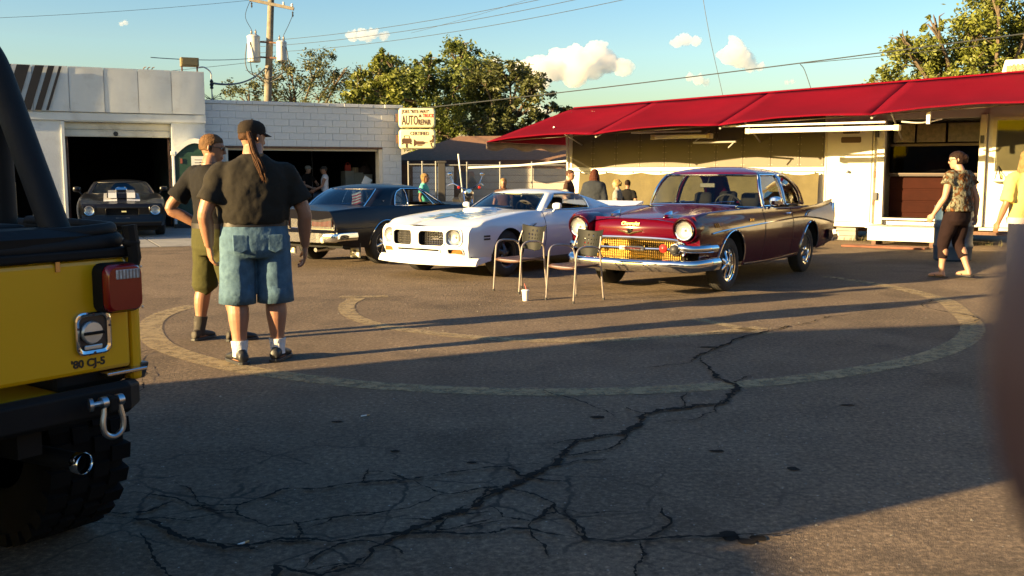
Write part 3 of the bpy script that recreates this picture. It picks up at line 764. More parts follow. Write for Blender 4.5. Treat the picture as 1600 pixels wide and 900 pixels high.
tag(q.build('white_tie_pipe', pm('white_pipe', (.7, .7, .66), .4)), 'thin white pipe running from the fence to the trailer end', 'pipe')
q = MB(); q.tube([(-1.22, 24.6, 0), (-1.24, 24.6, 1.0), (-1.33, 24.6, 1.85)], .018, 8)
tag(q.build('thin_flag_pole', pm('white_pipe', (.7, .7, .66), .4)), 'thin bare leaning pole beside the parked motorcycle', 'pole')

# ------------------------------------------------------------------ sky scenery: utility pole
pY = 44.0
up = thing('utility_pole', 'weathered wooden utility pole with a tilted crossarm rising behind the block garage', 'utility pole', (-10.95, pY, 0), 0)
p = MB(); p.tube([(0, 0, 0), (.18, 0, 4), (.52, 0, 9.5)], [.19, .17, .13], 14); p.build('pole_shaft', WOODP, up)
p = MB(); p.beam((-.42, -.15, 8.82), (1.5, -.15, 8.42), .10, .13); p.build('crossarm', WOODP, up, smooth=0, bevel=.01)
for x, z in ((-.36, 8.87), (-.02, 8.80), (1.05, 8.57), (1.42, 8.5)):
    p = MB(); p.lathe([(.02, -.06), (.035, 0), (.06, .03), (.035, .07), (.055, .10), (.03, .15), (.0, .16)], (x, -.15, z)); p.build('insulator', pm('porcelain', (.55, .55, .55), .25), up)
for x, z in ((-.33, 8.70), (1.44, 8.31)):
    p = MB(); p.lathe([(.02, 0), (.04, -.05), (.02, -.1), (.04, -.16), (.0, -.26)], (x, -.15, z)); p.build('fuse_cutout', BLACKPL, up)
p = MB()
for z in (6.35, 7.0): p.beam((-.1, -.12, z + .03), (.95, -.12, z - .03), .07, .07)
p.build('mount_bracket', RUST, up, smooth=0)
TRM = pm('transformer_grey', (.50, .51, .50), .45, var=.1, scale=4, stain=(.25, .18, .1), stain_amt=.4)
for k, (x, z0, r, h, lb) in enumerate([(-.28, 6.15, .27, 1.12, 'larger grey transformer can hung left of the utility pole'), (.93, 6.2, .22, .82, 'smaller grey transformer can hung right of the utility pole')]):
    t = thing('transformer', lb, 'transformer', (-10.95 + x, pY - .2, z0), 0, 'transformers on the utility pole')
    p = MB(); p.lathe([(r * .9, 0), (r, .03), (r, h - .08), (r * 1.04, h - .07), (r * 1.04, h - .02), (r * .8, h + .03), (0, h + .05)], n=24); p.build('tank', TRM, t)
    for dx in (-.08, .1):
        p = MB(); p.lathe([(.03, 0), (.05, .06), (.03, .1), (.045, .16), (.02, .24), (.0, .3)], (dx, 0, h)); p.build('bushing', pm('bushing_brown', (.12, .10, .09), .3), t)
    p = MB(); p.tube(cr([(-.08, 0, h + .28), (-.3, -.1, h + .8), (-.12, -.05, h + 1.4), (-.05, 0, 8.7 - z0)] if k == 0 else [(.1, 0, h + .28), (.35, -.1, h + .7), (.5, 0, h + 1.1), (.49, 0, 8.2 - z0)], 6), .012, 5); p.build('lead_wire', BLACKPL, t)
    p = MB(); sg = -1 if k == 0 else 1
    p.tube(cr([(sg * r, -.1, h * .7), (sg * (r + .08), -.15, 0), (sg * r * .5, -.15, -.5), (-sg * .6, -.05, -.75)], 6), .02, 5)
    p.tube(cr([(sg * r * .3, -r, h * .75), (sg * r * .3, -r - .08, .1), (0, -.15, -.6), (-sg * .5, -.05, -.9)], 6), .018, 5); p.build('drop_cable', BLACKPL, t)

WIRE = pm('wire_black', (.03, .035, .04), .6)
def wire(label, a, b, sag, r=.012, group='overhead power lines', n=24, extra=None):
    a, b = Vector(a), Vector(b)
    pts = [a.lerp(b, k / n) - Vector((0, 0, sag * 4 * (k / n) * (1 - k / n))) for k in range(n + 1)]
    q = MB(); q.tube(pts, r, 5)
    if extra: extra(q, pts)
    return tag(q.build('power_line', WIRE), label, 'power line', group)
for k, (zl, zr, lb) in enumerate([(9.9, 11.6, 'uppermost wire of the three strung to the upper right'), (9.55, 11.25, 'middle wire of the three strung to the upper right'), (9.15, 10.75, 'lowest wire of the three strung to the upper right')]):
    wire(lb, (-16.5, 66, zl), (20, 30, zr), 1.15, .014)
q = MB(); c0 = Vector((6.33, 39.8, 0))
q.box(-.018, .018, -.018, .018, 8.2, 9.3); 
for dx in (-.35, .28): q.tube([(dx, 0, 8.3), (dx, 0, 9.1)], .009, 5)
q.tube(cr([(.05, 0, 8.3), (.40, 0, 6.6), (.95, 0, 4.4), (1.15, -.1, 3.2)], 6), .011, 5)
o = q.build('line_spacer', WIRE); o.location = c0 + Vector((1.1, 0, 0)); tag(o, 'pale wire spacer with a drop wire hanging to the red awning', 'wire spacer')
wire('thin lone wire crossing high over the white cloud', (-6, 60, 9.6), (16, 30, 12.5), .6, .008)
wire('black cable crossing low from the trees to the right tree', (-4.0, 38, 3.75), (18, 26, 5.6), .10, .018)
q = MB(); q.tube(cr([(8.6, 30.0, 4.60), (8.75, 30, 4.4), (9.05, 30, 3.6)], 5), .012, 5); q.tube(cr([(8.6, 30, 4.62), (10.6, 29, 4.72), (13, 28, 4.9)], 5), .010, 5)
tag(q.build('service_drop', WIRE), 'short drop wire tied from the low cable to the awning ridge', 'power line')
wire('thick black service cable from the mast up to the utility pole', gpt(.8, .6, 3.75), (-10.8, pY - .1, 5.9), .25, .03)
wire('thin pale wire slanting left of the utility pole', gpt(-.6, 2, 4.5), (-10.8, pY, 6.4), .1, .012)
wire('thin wire running off left from the crossarm', (-22, 40, 7.4), (-11.3, pY - .1, 8.8), .1, .008)
wire('thin wire running off left from the transformer brackets', (-22, 40, 4.8), (-11.0, pY - .1, 6.2), .1, .009)
# ------------------------------------------------------------------ concession trailer
TA = R(-34); TP = (6.9, 20.3, 0)
tx = Vector((cos(TA), sin(TA), 0)); ty = Vector((-sin(TA), cos(TA), 0))
def tpt(s, d, z=0.): return Vector(TP) + tx * s + ty * d + Vector((0, 0, z))
TW = pm('trailer_white', (.66, .645, .60), .5, var=.07, scale=1.2, stain=(.36, .31, .22), stain_amt=.25, stain_scale=1.8, bump=.05, bscale=5)
TCR = pm('trailer_cream', (.62, .58, .46), .5, var=.1)
TRIV = pm('rivet', (.3, .26, .2), .5)
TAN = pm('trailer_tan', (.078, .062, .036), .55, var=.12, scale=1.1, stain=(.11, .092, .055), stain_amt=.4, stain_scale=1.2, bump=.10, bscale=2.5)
tr = thing('concession_trailer', 'long white food trailer with riveted panels, open serving bay and raised base', 'trailer', TP, TA)
p = MB(); p.box(-6.62, .55, .03, 2.5, .36, 2.74); p.box(2.5, 9, .03, 2.5, .36, 2.74); p.box(.55, 2.5, 1.6, 2.5, .36, 2.74); p.box(.55, 2.5, .03, 1.6, 2.45, 2.74); p.box(.55, 2.5, .03, 1.6, .36, .5)
p.build('body', TW, tr, smooth=0)
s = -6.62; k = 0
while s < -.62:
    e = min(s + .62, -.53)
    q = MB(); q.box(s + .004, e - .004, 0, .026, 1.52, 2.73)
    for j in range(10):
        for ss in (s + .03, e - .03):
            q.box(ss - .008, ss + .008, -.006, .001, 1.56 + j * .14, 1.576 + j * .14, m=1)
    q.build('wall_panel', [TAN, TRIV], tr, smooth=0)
    q = MB(); q.box(s + .004, e - .004, .004, .028, .37, 1.41); q.build('lower_panel', TW, tr, smooth=0)
    s = e
p = MB(); p.box(-6.64, -.50, -.035, .02, 1.425, 1.505); p.build('rub_rail', TW, tr, smooth=0, bevel=.008)
p = MB(); p.box(-6.66, -6.56, -.02, .05, .36, 2.74); p.build('corner_trim', TW, tr, smooth=0, bevel=.01)
p = MB(); p.box(-6.66, .72, -.04, .05, .30, .355); p.build('base_rail', TCR, tr, smooth=0)
p = MB(); p.box(2.48, 9, -.04, .05, .30, .355); p.build('base_rail', TCR, tr, smooth=0)
# door with vents
d_ = empty('door', tr)
p = MB(); p.box(-.46, .44, -.03, .027, .40, 2.42); p.build('leaf', TW, d_, smooth=0, bevel=.008)
for k in range(4):
    p = MB(); p.prism([(u * (1.15 if k < 3 else 1), v) for u, v in rrect(.30 if k < 3 else .40, .055 if k < 3 else .12, .027, 4)], lambda u, v, q: (.02 + u, -.032 - q, (2.36 - .075 * k if k < 3 else 2.06) + v), .008); p.build('vent', pm('vent_brown', (.10, .06, .035), .6), d_, smooth=0)
for sx in (-.49, .46):
    p = MB(); p.box(sx, sx + .03, -.045, .027, .38, 2.45); p.build('edge_trim', TCR, d_, smooth=0)
p = MB(); p.lathe([(.03, 0), (.03, .02), (.012, .03), (.012, .06), (.03, .08), (0, .09)], (-.02, -.03, 1.42), (0, -1, 0), 12); p.build('handle', STEEL, d_)
for z in (.75, 1.3, 2.2):
    p = MB(); p.box(.49, .53, -.06, -.02, z, z + .12); p.build('hinge', RUST, d_, smooth=0)
p = MB(); p.box(.555, .70, -.10, .05, .37, 2.45); p.build('post', TW, tr, smooth=0, bevel=.01)
p = MB(); p.box(.52, .60, -.16, -.101, .85, 1.0); p.box(.52, .58, -.16, -.101, 2.1, 2.26); p.build('latch', BLACKPL, tr, smooth=0)
p = MB(); p.box(2.42, 2.54, -.10, .05, .37, 2.5); p.build('post', TCR, tr, smooth=0, bevel=.01)
p = MB(); p.box(2.44, 2.5, -.13, -.101, 1.95, 2.1); p.build('latch', BLACKPL, tr, smooth=0)
# serving bay
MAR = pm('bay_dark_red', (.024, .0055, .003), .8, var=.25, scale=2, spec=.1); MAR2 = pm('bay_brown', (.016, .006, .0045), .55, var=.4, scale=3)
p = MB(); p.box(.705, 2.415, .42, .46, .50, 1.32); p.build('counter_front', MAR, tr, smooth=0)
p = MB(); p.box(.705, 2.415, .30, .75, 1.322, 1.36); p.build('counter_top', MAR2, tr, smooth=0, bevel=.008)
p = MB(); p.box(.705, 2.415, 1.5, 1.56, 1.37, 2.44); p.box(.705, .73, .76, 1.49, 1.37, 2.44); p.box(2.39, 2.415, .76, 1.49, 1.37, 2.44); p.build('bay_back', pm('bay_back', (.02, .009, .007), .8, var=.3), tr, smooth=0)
p = MB(); p.box(.72, 2.40, .28, .30, 1.92, 1.97); p.box(.72, 2.40, .28, .30, 1.36, 1.39); p.build('window_rail', pm('rail_bronze', (.06, .035, .022), .5), tr, smooth=0)
p = MB(); p.box(.72, 2.40, .285, .295, 1.392, 1.918); p.build('pane', glass_mat('dark_glass', (.25, .18, .16), .12), tr, smooth=0)
for a, b, c_ in ((.78, 1.18, (.10, .07, .05)), (1.22, 1.75, (.06, .03, .025)), (1.8, 2.36, (.05, .03, .03))):
    p = MB(); p.box(a, b, .27, .31, 2.0, 2.36); p.build('menu_board', pm('menu_%d' % int(a * 100), c_, .4, var=.7, scale=11), tr, smooth=0)
p = MB(); p.box(1.05, 1.9, 1.0, 1.3, 1.362, 1.85); p.build('grill_hood', pm('hood_dark', (.03, .025, .025), .3, var=.5, scale=5), tr, smooth=0, bevel=.02)
p = MB()
for k in range(3): p.box(.705, 2.415, .405, .419, .60 + k * .24, .80 + k * .24)
p.build('counter_board', MAR, tr, smooth=0, bevel=.006)
p = MB(); p.box(.70, 2.42, -.12, .40, .46, .50); p.build('bay_sill', TW, tr, smooth=0, bevel=.01)
bs = thing('step_box', 'white boxy step in front of the dark serving bay', 'step', tpt(1.35, -.75), TA)
p = MB(); p.box(-.68, .55, -.30, .30, .10, .34); p.build('riser', TW, bs, smooth=0, bevel=.012)
p = MB(); p.box(-.72, .59, -.34, .34, .342, .372); p.build('tread', TW, bs, smooth=0, bevel=.006)
for x in (-.6, .45):
    p = MB(); p.box(x, x + .08, -.28, .28, 0, .098); p.build('foot', RUST, bs, smooth=0)
pl_ = MB(); pl_.box(-.75, .75, -.2, .2, .0, .035); o = pl_.build('rusty_plank', pm('plank_rust', (.16, .06, .035), .9, var=.4), smooth=0, bevel=.006); o.location = tpt(1.1, -1.45); o.rotation_euler = (0, 0, TA)
tag(o, 'reddish plank lying on the ground before the white step', 'plank')
# right part of the trailer
for k in range(5):
    q = MB(); q.box(2.56 + k * .9, 3.44 + k * .9, -.003, .026, .37, 2.73); q.build('wall_panel', TW, tr, smooth=0)
q = MB(); q.box(2.7, 3.9, -.012, -.004, 1.42, 2.38); q.build('pane', glass_mat('pale_glass', (.75, .75, .68), .25), tr, smooth=0)
q = MB(); q.box(2.72, 3.88, -.0035, -.0032, 1.44, 2.36); q.build('window_blind', pm('blind_cream', (.17, .155, .125), .7, var=.2), tr, smooth=0)
q = MB()
for a, b, c, d in ((2.64, 2.70, 1.38, 2.44), (3.9, 3.96, 1.38, 2.44), (2.70, 3.9, 2.38, 2.44), (2.70, 3.9, 1.38, 1.42)): q.box(a, b, -.025, -.004, c, d)
q.build('window_frame', TCR, tr, smooth=0)
q = MB(); q.box(3.25, 3.85, -.02, -.0125, 1.55, 2.2); q.build('notice', pm('notice_tan', (.33, .28, .20), .6, var=.3, scale=9), tr, smooth=0)
q = MB(); q.box(2.66, 3.5, -.26, -.004, 1.24, 1.27); q.build('ledge', TW, tr, smooth=0)
for x in (2.74, 3.34):
    q = MB(); q.tube([(x, -.24, 1.26), (x + .02, -.02, 1.52)], .01, 6); q.tube([(x + .1, -.2, 1.27), (x + .02, -.02, 1.52)], .01, 6); q.build('ledge_brace', BLACKPL, tr)
for k, x in enumerate((2.84, 2.96, 3.06, 3.16)):
    q = MB(); q.lathe([(.025, 0), (.028, .02), (.026, .07), (.01, .09), (.01, .11)], (x, -.14, 1.27), n=10)
    o = q.build('sauce_bottle', pm('sauce_%d' % k, [(.5, .35, .1), (.5, .08, .04), (.6, .55, .4), (.25, .18, .1)][k], .4)); o.matrix_world = Matrix.Translation(TP) @ Matrix.Rotation(TA, 4, 'Z')
    tag(o, ['mustard coloured bottle standing first on the small trailer ledge', 'red bottle standing second on the small trailer ledge', 'cream bottle standing third on the small trailer ledge', 'brown bottle standing last on the small trailer ledge'][k], 'bottle', 'bottles on the trailer ledge')
# undercarriage
p = MB(); p.box(-6.4, 8.8, .5, 2.3, .18, .355); p.build('chassis', RUST, tr, smooth=0)
for x in (-5.8, -3.9, -1.2, -.2, 3.2, 5.0):
    p = MB(); p.box(x - .06, x + .06, .2, .32, 0, .36); p.build('jack', RUST, tr, smooth=0)
cbt = thing('support_pier', 'small column of stacked concrete blocks under the trailer door', 'support', tpt(-.05, .2), TA)
for k in range(3):
    cb = MB(); cb.box(-.2, .2, -.1, .1, .002 + k * .1, .098 + k * .1); cb.build('block', CONC, cbt, smooth=0, bevel=.008)
gr = MB(); rnd = random.Random(8)
for k in range(700):
    x = rnd.uniform(-6.5, 6); d = abs(rnd.gauss(0, .14)) - .05; h = rnd.uniform(.04, .15); a = rnd.uniform(0, 6.28)
    b0 = tpt(x, d + .1); gr.add([b0 + Vector((.006 * cos(a), .006 * sin(a), 0)), b0 - Vector((.006 * cos(a), .006 * sin(a), 0)), b0 + Vector((rnd.uniform(-.05, .05), rnd.uniform(-.05, .05), h))], [(0, 1, 2)])
tag(gr.build('weeds', pm('dry_weed', (.10, .09, .03), .9, var=.5), smooth=0, fix=False), kind='stuff')
# canvas skirt tied below the rail
TARP = pm('canvas_olive', (.085, .070, .030), .85, var=.18, scale=2.5, bump=.5, bscale=5, stain=(.05, .042, .02), stain_amt=.4)
sk = MB(); n = 90; P = []
rnd = random.Random(9)
for j in range(9):
    row = []
    for i in range(n + 1):
        s = -6.3 + 5.72 * i / n; v = j / 8
        sag = .05 * abs(sin(pi * i / n * 7)) * (1 - v) ** 2
        wv = .035 * sin(i * .55 + 2 * sin(i * .17)) * v + .05 * mnoise.noise(Vector((s * 1.7, v * 2.5, 0))) + .03 * mnoise.noise(Vector((s * 5 + v * 3, v * 5, 4)))
        row.append((s, -.12 - wv - .10 * v, 1.40 - sag - 1.02 * v))
    P.append(row)
sk.grid(P); o = sk.build('canvas_skirt', TARP, smooth=60); o.location = TP; o.rotation_euler = (0, 0, TA)
tag(o, 'olive canvas skirt hung along the lower trailer side behind the cars', 'tarpaulin')
for k in range(9):
    q = MB(); q.ball((-6.25 + k * .7, -.15, 1.40), .022, 8, 5); q.build('grommet', STEEL, o)

# ------------------------------------------------------------------ red awning
AWN = pm('awning_red', (.122, .0028, .0105), 1.0, var=.10, scale=1.5, bump=.12, bscale=60, spec=.04, stain=(.10, .004, .010), stain_amt=.5, stain_scale=.9)
aw = thing('red_awning', 'long crimson fabric awning with scalloped lower edge and a hipped left end', 'awning', TP, TA)
ribs = [-7.33, -4.6, -1.85, 1.0, 3.8, 6.6, 9.4]
def ridge_z(s): return 2.95 + .034 * (s + 6.65)
def edge_z(s): return 2.08 + .040 * (s + 7.33)
OV = 2.5
p = MB(); P = []
NR = 12
for bay, (a, b) in enumerate(zip(ribs, ribs[1:])):
    nn = 14
    P = []
    for j in range(NR + 1):
        v = j / NR; row = []
        for i in range(nn + 1):
            u = i / nn; s = a + (b - a) * u
            st = s
            if bay == 0: st = -6.75 + (b + 6.75) * u
            s_ = st + (s - st) * v
            z = ridge_z(st) * (1 - v) + edge_z(s) * v
            sag = sin(pi * u)
            z += -.10 * sag * sin(pi * min(1, v * 1.1)) + .07 * sag * v ** 4 + .012 * mnoise.noise(Vector((s_ * 2, v * 3, 1)))
            row.append((s_, .35 - (OV + .35) * v + .10 * sag * v ** 3, z))
        P.append(row)
    p.grid(P)
# left hip end
P = []
for j in range(NR + 1):
    v = j / NR; row = []
    for i in range(7):
        u = i / 6
        top = Vector((-6.75, .35 + .0 * u, ridge_z(-6.65))); bot = Vector((-7.33, -OV + u * 3.9, 2.08 + .0 * u))
        q = top.lerp(bot, v); q.z -= .05 * sin(pi * v) * sin(pi * u); row.append(q)
    P.append(row)
p.grid(P)
p.build('canopy', AWN, aw, smooth=60, thick=.006)
p = MB(); vl = []
for j in range(3):
    row = []
    for i in range(25):
        u = i / 24; row.append((-7.33 - .004 * j, -OV + u * 3.9, 2.075 - .075 * j * (1 + .3 * sin(u * 19))))
    vl.append(row)
p.grid(vl); p.build('end_valance', pm('awning_grey', (.20, .15, .12), .85, var=.2), aw, smooth=60, thick=.004)
UND = pm('awning_frame', (.45, .44, .40), .4, metal=.6)
for s in ribs:
    if s < -7: continue
    p = MB(); p.tube([(s, .30, ridge_z(s) - .06), (s, -OV + .12, edge_z(s) - .045)], .022, 8); p.build('rafter', UND, aw)
p = MB(); p.tube([(-7.2, -OV + .30, edge_z(-7.3) + .02), (9.4, -OV + .30, edge_z(9.4) + .02)], .010, 8); p.build('front_rail', MATS['awning_grey'], aw)
for s in (-6.3, -1.9, 1.0):
    p = MB(); p.tube([(s, .0, 2.05), (s, -1.3, edge_z(s) * .52 + ridge_z(s) * .48 - .1)], .018, 8); p.build('strut', UND, aw)
p = MB(); p.tube([(-6.65, .0, .36), (-6.68, -.08, 2.4)], .03, 8); p.build('end_post', pm('white_pipe', (.7, .7, .66), .4), aw)
p = MB(); P = [[(s, .34 + .002 * k, ridge_z(s) - .02 + .04 * k) for s in ribs[1:]] for k in (0, 1)]; p.tube([(-6.75, .36, ridge_z(-6.75)), (9.4, .36, ridge_z(9.4))], .03, 8); p.build('ridge_pole', AWN, aw)
# tube lights along the awning edge
LT = pm('tube_white', (.78, .76, .68), .35)
for nm, lb, a, b, d, z in (('tube_light', 'long white tube light hanging under the awning edge over the trailer door', -1.30, 1.42, -2.28, 2.20), ('tube_light', 'shorter white tube light deep under the awning behind the maroon roof', -4.0, -2.7, -.85, 2.18)):
    t = thing(nm, lb, 'light', TP, TA, 'tube lights under the awning')
    k = .02
    p = MB(); p.box(a, b, d - .07, d + .07, z - .055, z + .03); p.build('housing', LT, t, smooth=0, bevel=.015)
    p = MB(); p.box(a - .55, b - .2, d - .03, d + .03, z + .075, z + .11); p.build('mount_rail', LT, t, smooth=0, bevel=.008)
    for e in (a, b):
        p = MB(); p.box(e - .05, e + .05, d - .08, d + .08, z - .065, z + .04); p.build('end_cap', pm('cap_cream', (.6, .5, .3), .5), t, smooth=0, bevel=.01)
p = MB(); p.tube([(-3.0, -1.0, 2.03), (-1.9, -1.4, 2.02)], .02, 8); p.tube([(-3.0, -1.0, 2.03), (-2.9, -.4, 2.3)], .012, 6); p.tube([(-1.95, -1.4, 2.0), (-2.05, -1.42, 1.9)], .015, 6)
p.build('hanger_arm', UND, aw)
p = MB(); p.tube(cr([(1.45, -2.1, 2.3), (1.75, -1.9, 2.28), (2.0, -1.5, 2.36)], 4), .015, 6); p.box(1.86, 1.92, -2.1, -2.04, 2.25, 2.5); p.build('bracket', LT, aw)
# roof unit
ac = thing('roof_air_conditioner', 'cream louvred air conditioner on the trailer roof at the far right', 'air conditioner', tpt(3.36, .9, 2.96), TA)
p = MB(); p.box(-.45, .6, -.35, .45, -.22, 0); p.build('mount_curb', STEEL, ac, smooth=0)
ACM = pm('ac_cream', (.70, .64, .44), .5, var=.06)
p = MB(); p.box(-.62, .75, -.45, .5, .0, .46); p.build('casing', pm('ac_dark', (.20, .15, .08), .7), ac, smooth=0)
p = MB()
p.prism([(-.78, 0), (.9, 0), (.9, .58), (-.66, .58)], lambda u, v, q: (u, -.40 + q, v), .95); p.build('shell', ACM, ac, smooth=0, bevel=.02)
p = MB(); p.box(-.56, .86, -.425, -.401, .10, .50); p.build('vent_recess', pm('ac_dark', (.20, .15, .08), .7), ac, smooth=0)
for k in range(20):
    p = MB(); x = -.55 + k * .072; p.box(x, x + .036, -.45, -.426, .09, .51); p.build('louvre', ACM, ac, smooth=0)
for z in (.09, .29, .49):
    p = MB(); p.box(-.57, .87, -.462, -.451, z - .012, z + .022); p.build('cross_bar', ACM, ac, smooth=0)
# barrel behind the walking woman
bl = thing('blue_barrel', 'blue plastic trash barrel behind the woman in the patterned shirt', 'barrel', (7.08, 15.8, 0))
BLU = pm('barrel_blue', (.018, .045, .085), .5, var=.15)
p = MB(); p.lathe([(.26, 0), (.285, .03), (.29, .2), (.30, .22), (.30, .26), (.29, .28), (.29, .52), (.30, .54), (.30, .58), (.29, .6), (.285, .82), (.30, .84), (.30, .88), (.27, .88), (.26, .3), (0, .28)], n=28, cap=False); p.build('drum', BLU, bl)
p = MB(); p.rings([(0, 0, .80, .25, .25), (0, 0, .86, .26, .26), (.03, 0, .90, .15, .18)]); p.build('bin_liner', BLACKPL, bl)
# ------------------------------------------------------------------ trees
def leaf_mat(name, c, var=.35):
    m = bpy.data.materials.new(name); m.use_nodes = True
    nt = m.node_tree; N, L = nt.nodes, nt.links; b = N['Principled BSDF']; o = N['Material Output']
    tc = N.new('ShaderNodeTexCoord'); n = N.new('ShaderNodeTexNoise'); n.inputs['Scale'].default_value = .8; n.inputs['Detail'].default_value = 8
    n.inputs['Roughness'].default_value = .8
    L.new(tc.outputs['Object'], n.inputs['Vector'])
    r = N.new('ShaderNodeValToRGB'); r.color_ramp.elements[0].position = .3; r.color_ramp.elements[1].position = .7
    r.color_ramp.elements[0].color = (c[0] * (1 - var), c[1] * (1 - var), c[2] * (1 - var), 1); r.color_ramp.elements[1].color = (c[0] * (1 + var) * 1.1, c[1] * (1 + var), c[2] * (1 + var) * .8, 1)
    L.new(n.outputs['Fac'], r.inputs['Fac']); L.new(r.outputs[0], b.inputs['Base Color']); b.inputs['Roughness'].default_value = .55
    t = N.new('ShaderNodeBsdfTranslucent'); L.new(r.outputs[0], t.inputs['Color'])
    mx = N.new('ShaderNodeMixShader'); mx.inputs[0].default_value = .3
    L.new(b.outputs[0], mx.inputs[1]); L.new(t.outputs[0], mx.inputs[2]); L.new(mx.outputs[0], o.inputs['Surface'])
    return m
BARK = pm('bark', (.10, .075, .05), .95, var=.35, scale=5, bump=.5, bscale=12)
def tree(name, label, base, H, clumps, n_leaf, leaf, mat, seed, trunk_r=.22, limb_top=.55, droop=0., twig=True):
    """clumps: list of (dx,dy,z,rx,ry,rz); leaves fill the clumps' shells, limbs run to every clump"""
    rnd = random.Random(seed)
    t = thing(name, label, 'tree', base, 0, 'trees behind the lot')
    tb = MB()
    bend = [(rnd.uniform(-.15, .15) * i, rnd.uniform(-.1, .1) * i, H * limb_top * i / 4) for i in range(5)]
    tb.tube(bend, [trunk_r * (1.25 - .18 * i) for i in range(5)], 10); tb.build('trunk', BARK, t)
    lb = MB(); lv = MB()
    for ci, (dx, dy, z, rx, ry, rz) in enumerate(clumps):
        s0 = Vector(bend[2 + ci % 3]); e0 = Vector((dx, dy, z))
        mid = s0.lerp(e0, .5) + Vector((rnd.uniform(-.3, .3), rnd.uniform(-.3, .3), .25))
        lb.tube(cr([s0, mid, e0], 4), [trunk_r * .42 * (1 - .08 * k) for k in range(9)], 6)
        if twig:
            for _ in range(7):
                d = Vector((rnd.gauss(0, 1), rnd.gauss(0, 1), rnd.gauss(.3, .8))).normalized()
                q = e0 + Vector((d.x * rx, d.y * ry, d.z * rz)) * rnd.uniform(.7, 1.12)
                lb.tube([e0 - (e0 - mid) * .3, e0.lerp(q, .5) + Vector((0, 0, .1)), q], [trunk_r * .16, trunk_r * .1, trunk_r * .03], 5)
        vol = rx * ry * rz
    tot = sum(c[3] * c[5] for c in clumps)
    for (dx, dy, z, rx, ry, rz) in clumps:
        k = int(n_leaf * rx * rz / tot)
        subs = []
        for _ in range(max(6, k // 45)):
            d = Vector((rnd.gauss(0, 1), rnd.gauss(0, 1), rnd.gauss(0, 1))).normalized() * (rnd.random() ** .4)
            subs.append((Vector((dx + d.x * rx, dy + d.y * ry, z + d.z * rz)), rnd.uniform(.18, .42) * min(rx, rz)))
        for i in range(k):
            c, rr = subs[i % len(subs)]
            d = Vector((rnd.gauss(0, .5), rnd.gauss(0, .5), rnd.gauss(0, .5) - droop * .3)) * rr
            q = c + d
            s_ = leaf * rnd.uniform(.6, 1.3)
            a = Vector((rnd.gauss(0, 1), rnd.gauss(0, 1), rnd.gauss(0, .7))).normalized(); b = a.cross(Vector((rnd.gauss(0, 1), rnd.gauss(0, 1), rnd.gauss(0, 1)))).normalized()
            o = len(lv.v)
            lv.v += [tuple(q - a * s_), tuple(q + b * s_ * .45), tuple(q + a * s_), tuple(q - b * s_ * .45)]
            lv.f.append((o, o + 1, o + 2, o + 3)); lv.m.append(0)
    lb.build('limbs', BARK, t)
    tag(lv.build('crown', mat, t, smooth=0, fix=False), kind='stuff')
    return t
LF_OLIVE = leaf_mat('leaf_olive', (.10, .135, .030)); LF_DARK = leaf_mat('leaf_dark', (.066, .082, .024)); LF_SPARSE = leaf_mat('leaf_sparse', (.07, .085, .032))
LF_YEL = leaf_mat('leaf_yellow_green', (.135, .165, .030))
rnd = random.Random(21)
# airy spreading tree left of the pole
cl = [(x, rnd.uniform(-1, 1), z, rx, 1.2, rz) for x, z, rx, rz in [(-2.9, 4.5, 1.0, .7), (-1.9, 5.3, 1.1, .8), (-.7, 5.9, 1.1, .7), (.6, 5.9, 1.2, .8), (1.7, 5.4, 1.1, .8), (2.7, 4.7, 1.0, .7), (-.8, 4.8, 1.1, .9), (.8, 4.7, 1.2, .9), (-2.0, 3.9, 1.1, .6), (2.0, 3.9, 1.2, .6), (0, 3.7, 1.5, .7), (3.3, 3.9, .8, .5), (-3.3, 3.7, .7, .5)]]
tree('sparse_tree', 'airy thin leaved tree spreading behind the utility pole', (-9.7, 47, .35), 6.0, cl, 11000, .072, LF_SPARSE, 31, .2, .45)
# bushy young tree at the left of the mass
cl = [(x, rnd.uniform(-.5, .5), z, rx, .9, rz) for x, z, rx, rz in [(-.75, 4.4, .55, 1.0), (.0, 5.0, .6, .9), (.75, 4.5, .6, 1.0), (-.3, 3.6, .9, .8), (.6, 3.4, .8, .8), (-.8, 5.1, .32, .6), (.15, 5.7, .3, .45)]]
tree('bushy_tree', 'small bushy yellow green tree rising over the block garage parapet', (-5.4, 40, 0), 5, cl, 7000, .11, LF_YEL, 33, .14, .5)
# tall olive tree, two crowns
cl = [(x, rnd.uniform(-1, 1), z * .885, rx, 1.3, rz * .92) for x, z, rx, rz in [(-2.0, 6.5, .95, .85), (-1.2, 5.6, 1.2, 1.0), (-2.4, 5.2, .8, .8), (-.4, 6.1, .9, .9), (1.0, 7.2, 1.0, .8), (1.8, 6.3, 1.2, 1.0), (.6, 6.0, 1.0, 1.0), (2.3, 5.3, 1.1, .9), (.8, 4.6, 1.7, 1.0), (-1.2, 4.2, 1.6, .9), (2.3, 4.0, 1.2, .9), (1.1, 7.8, .5, .4), (-2.2, 7.2, .45, .4), (.5, 3.2, 2.2, .8), (-.4, 6.9, .55, .4)]]
tree('olive_tree', 'tall ragged olive green tree with two crowns behind the corner signs', (-3.3, 44, 0), 7.5, cl, 27000, .088, LF_OLIVE, 35, .26, .5)
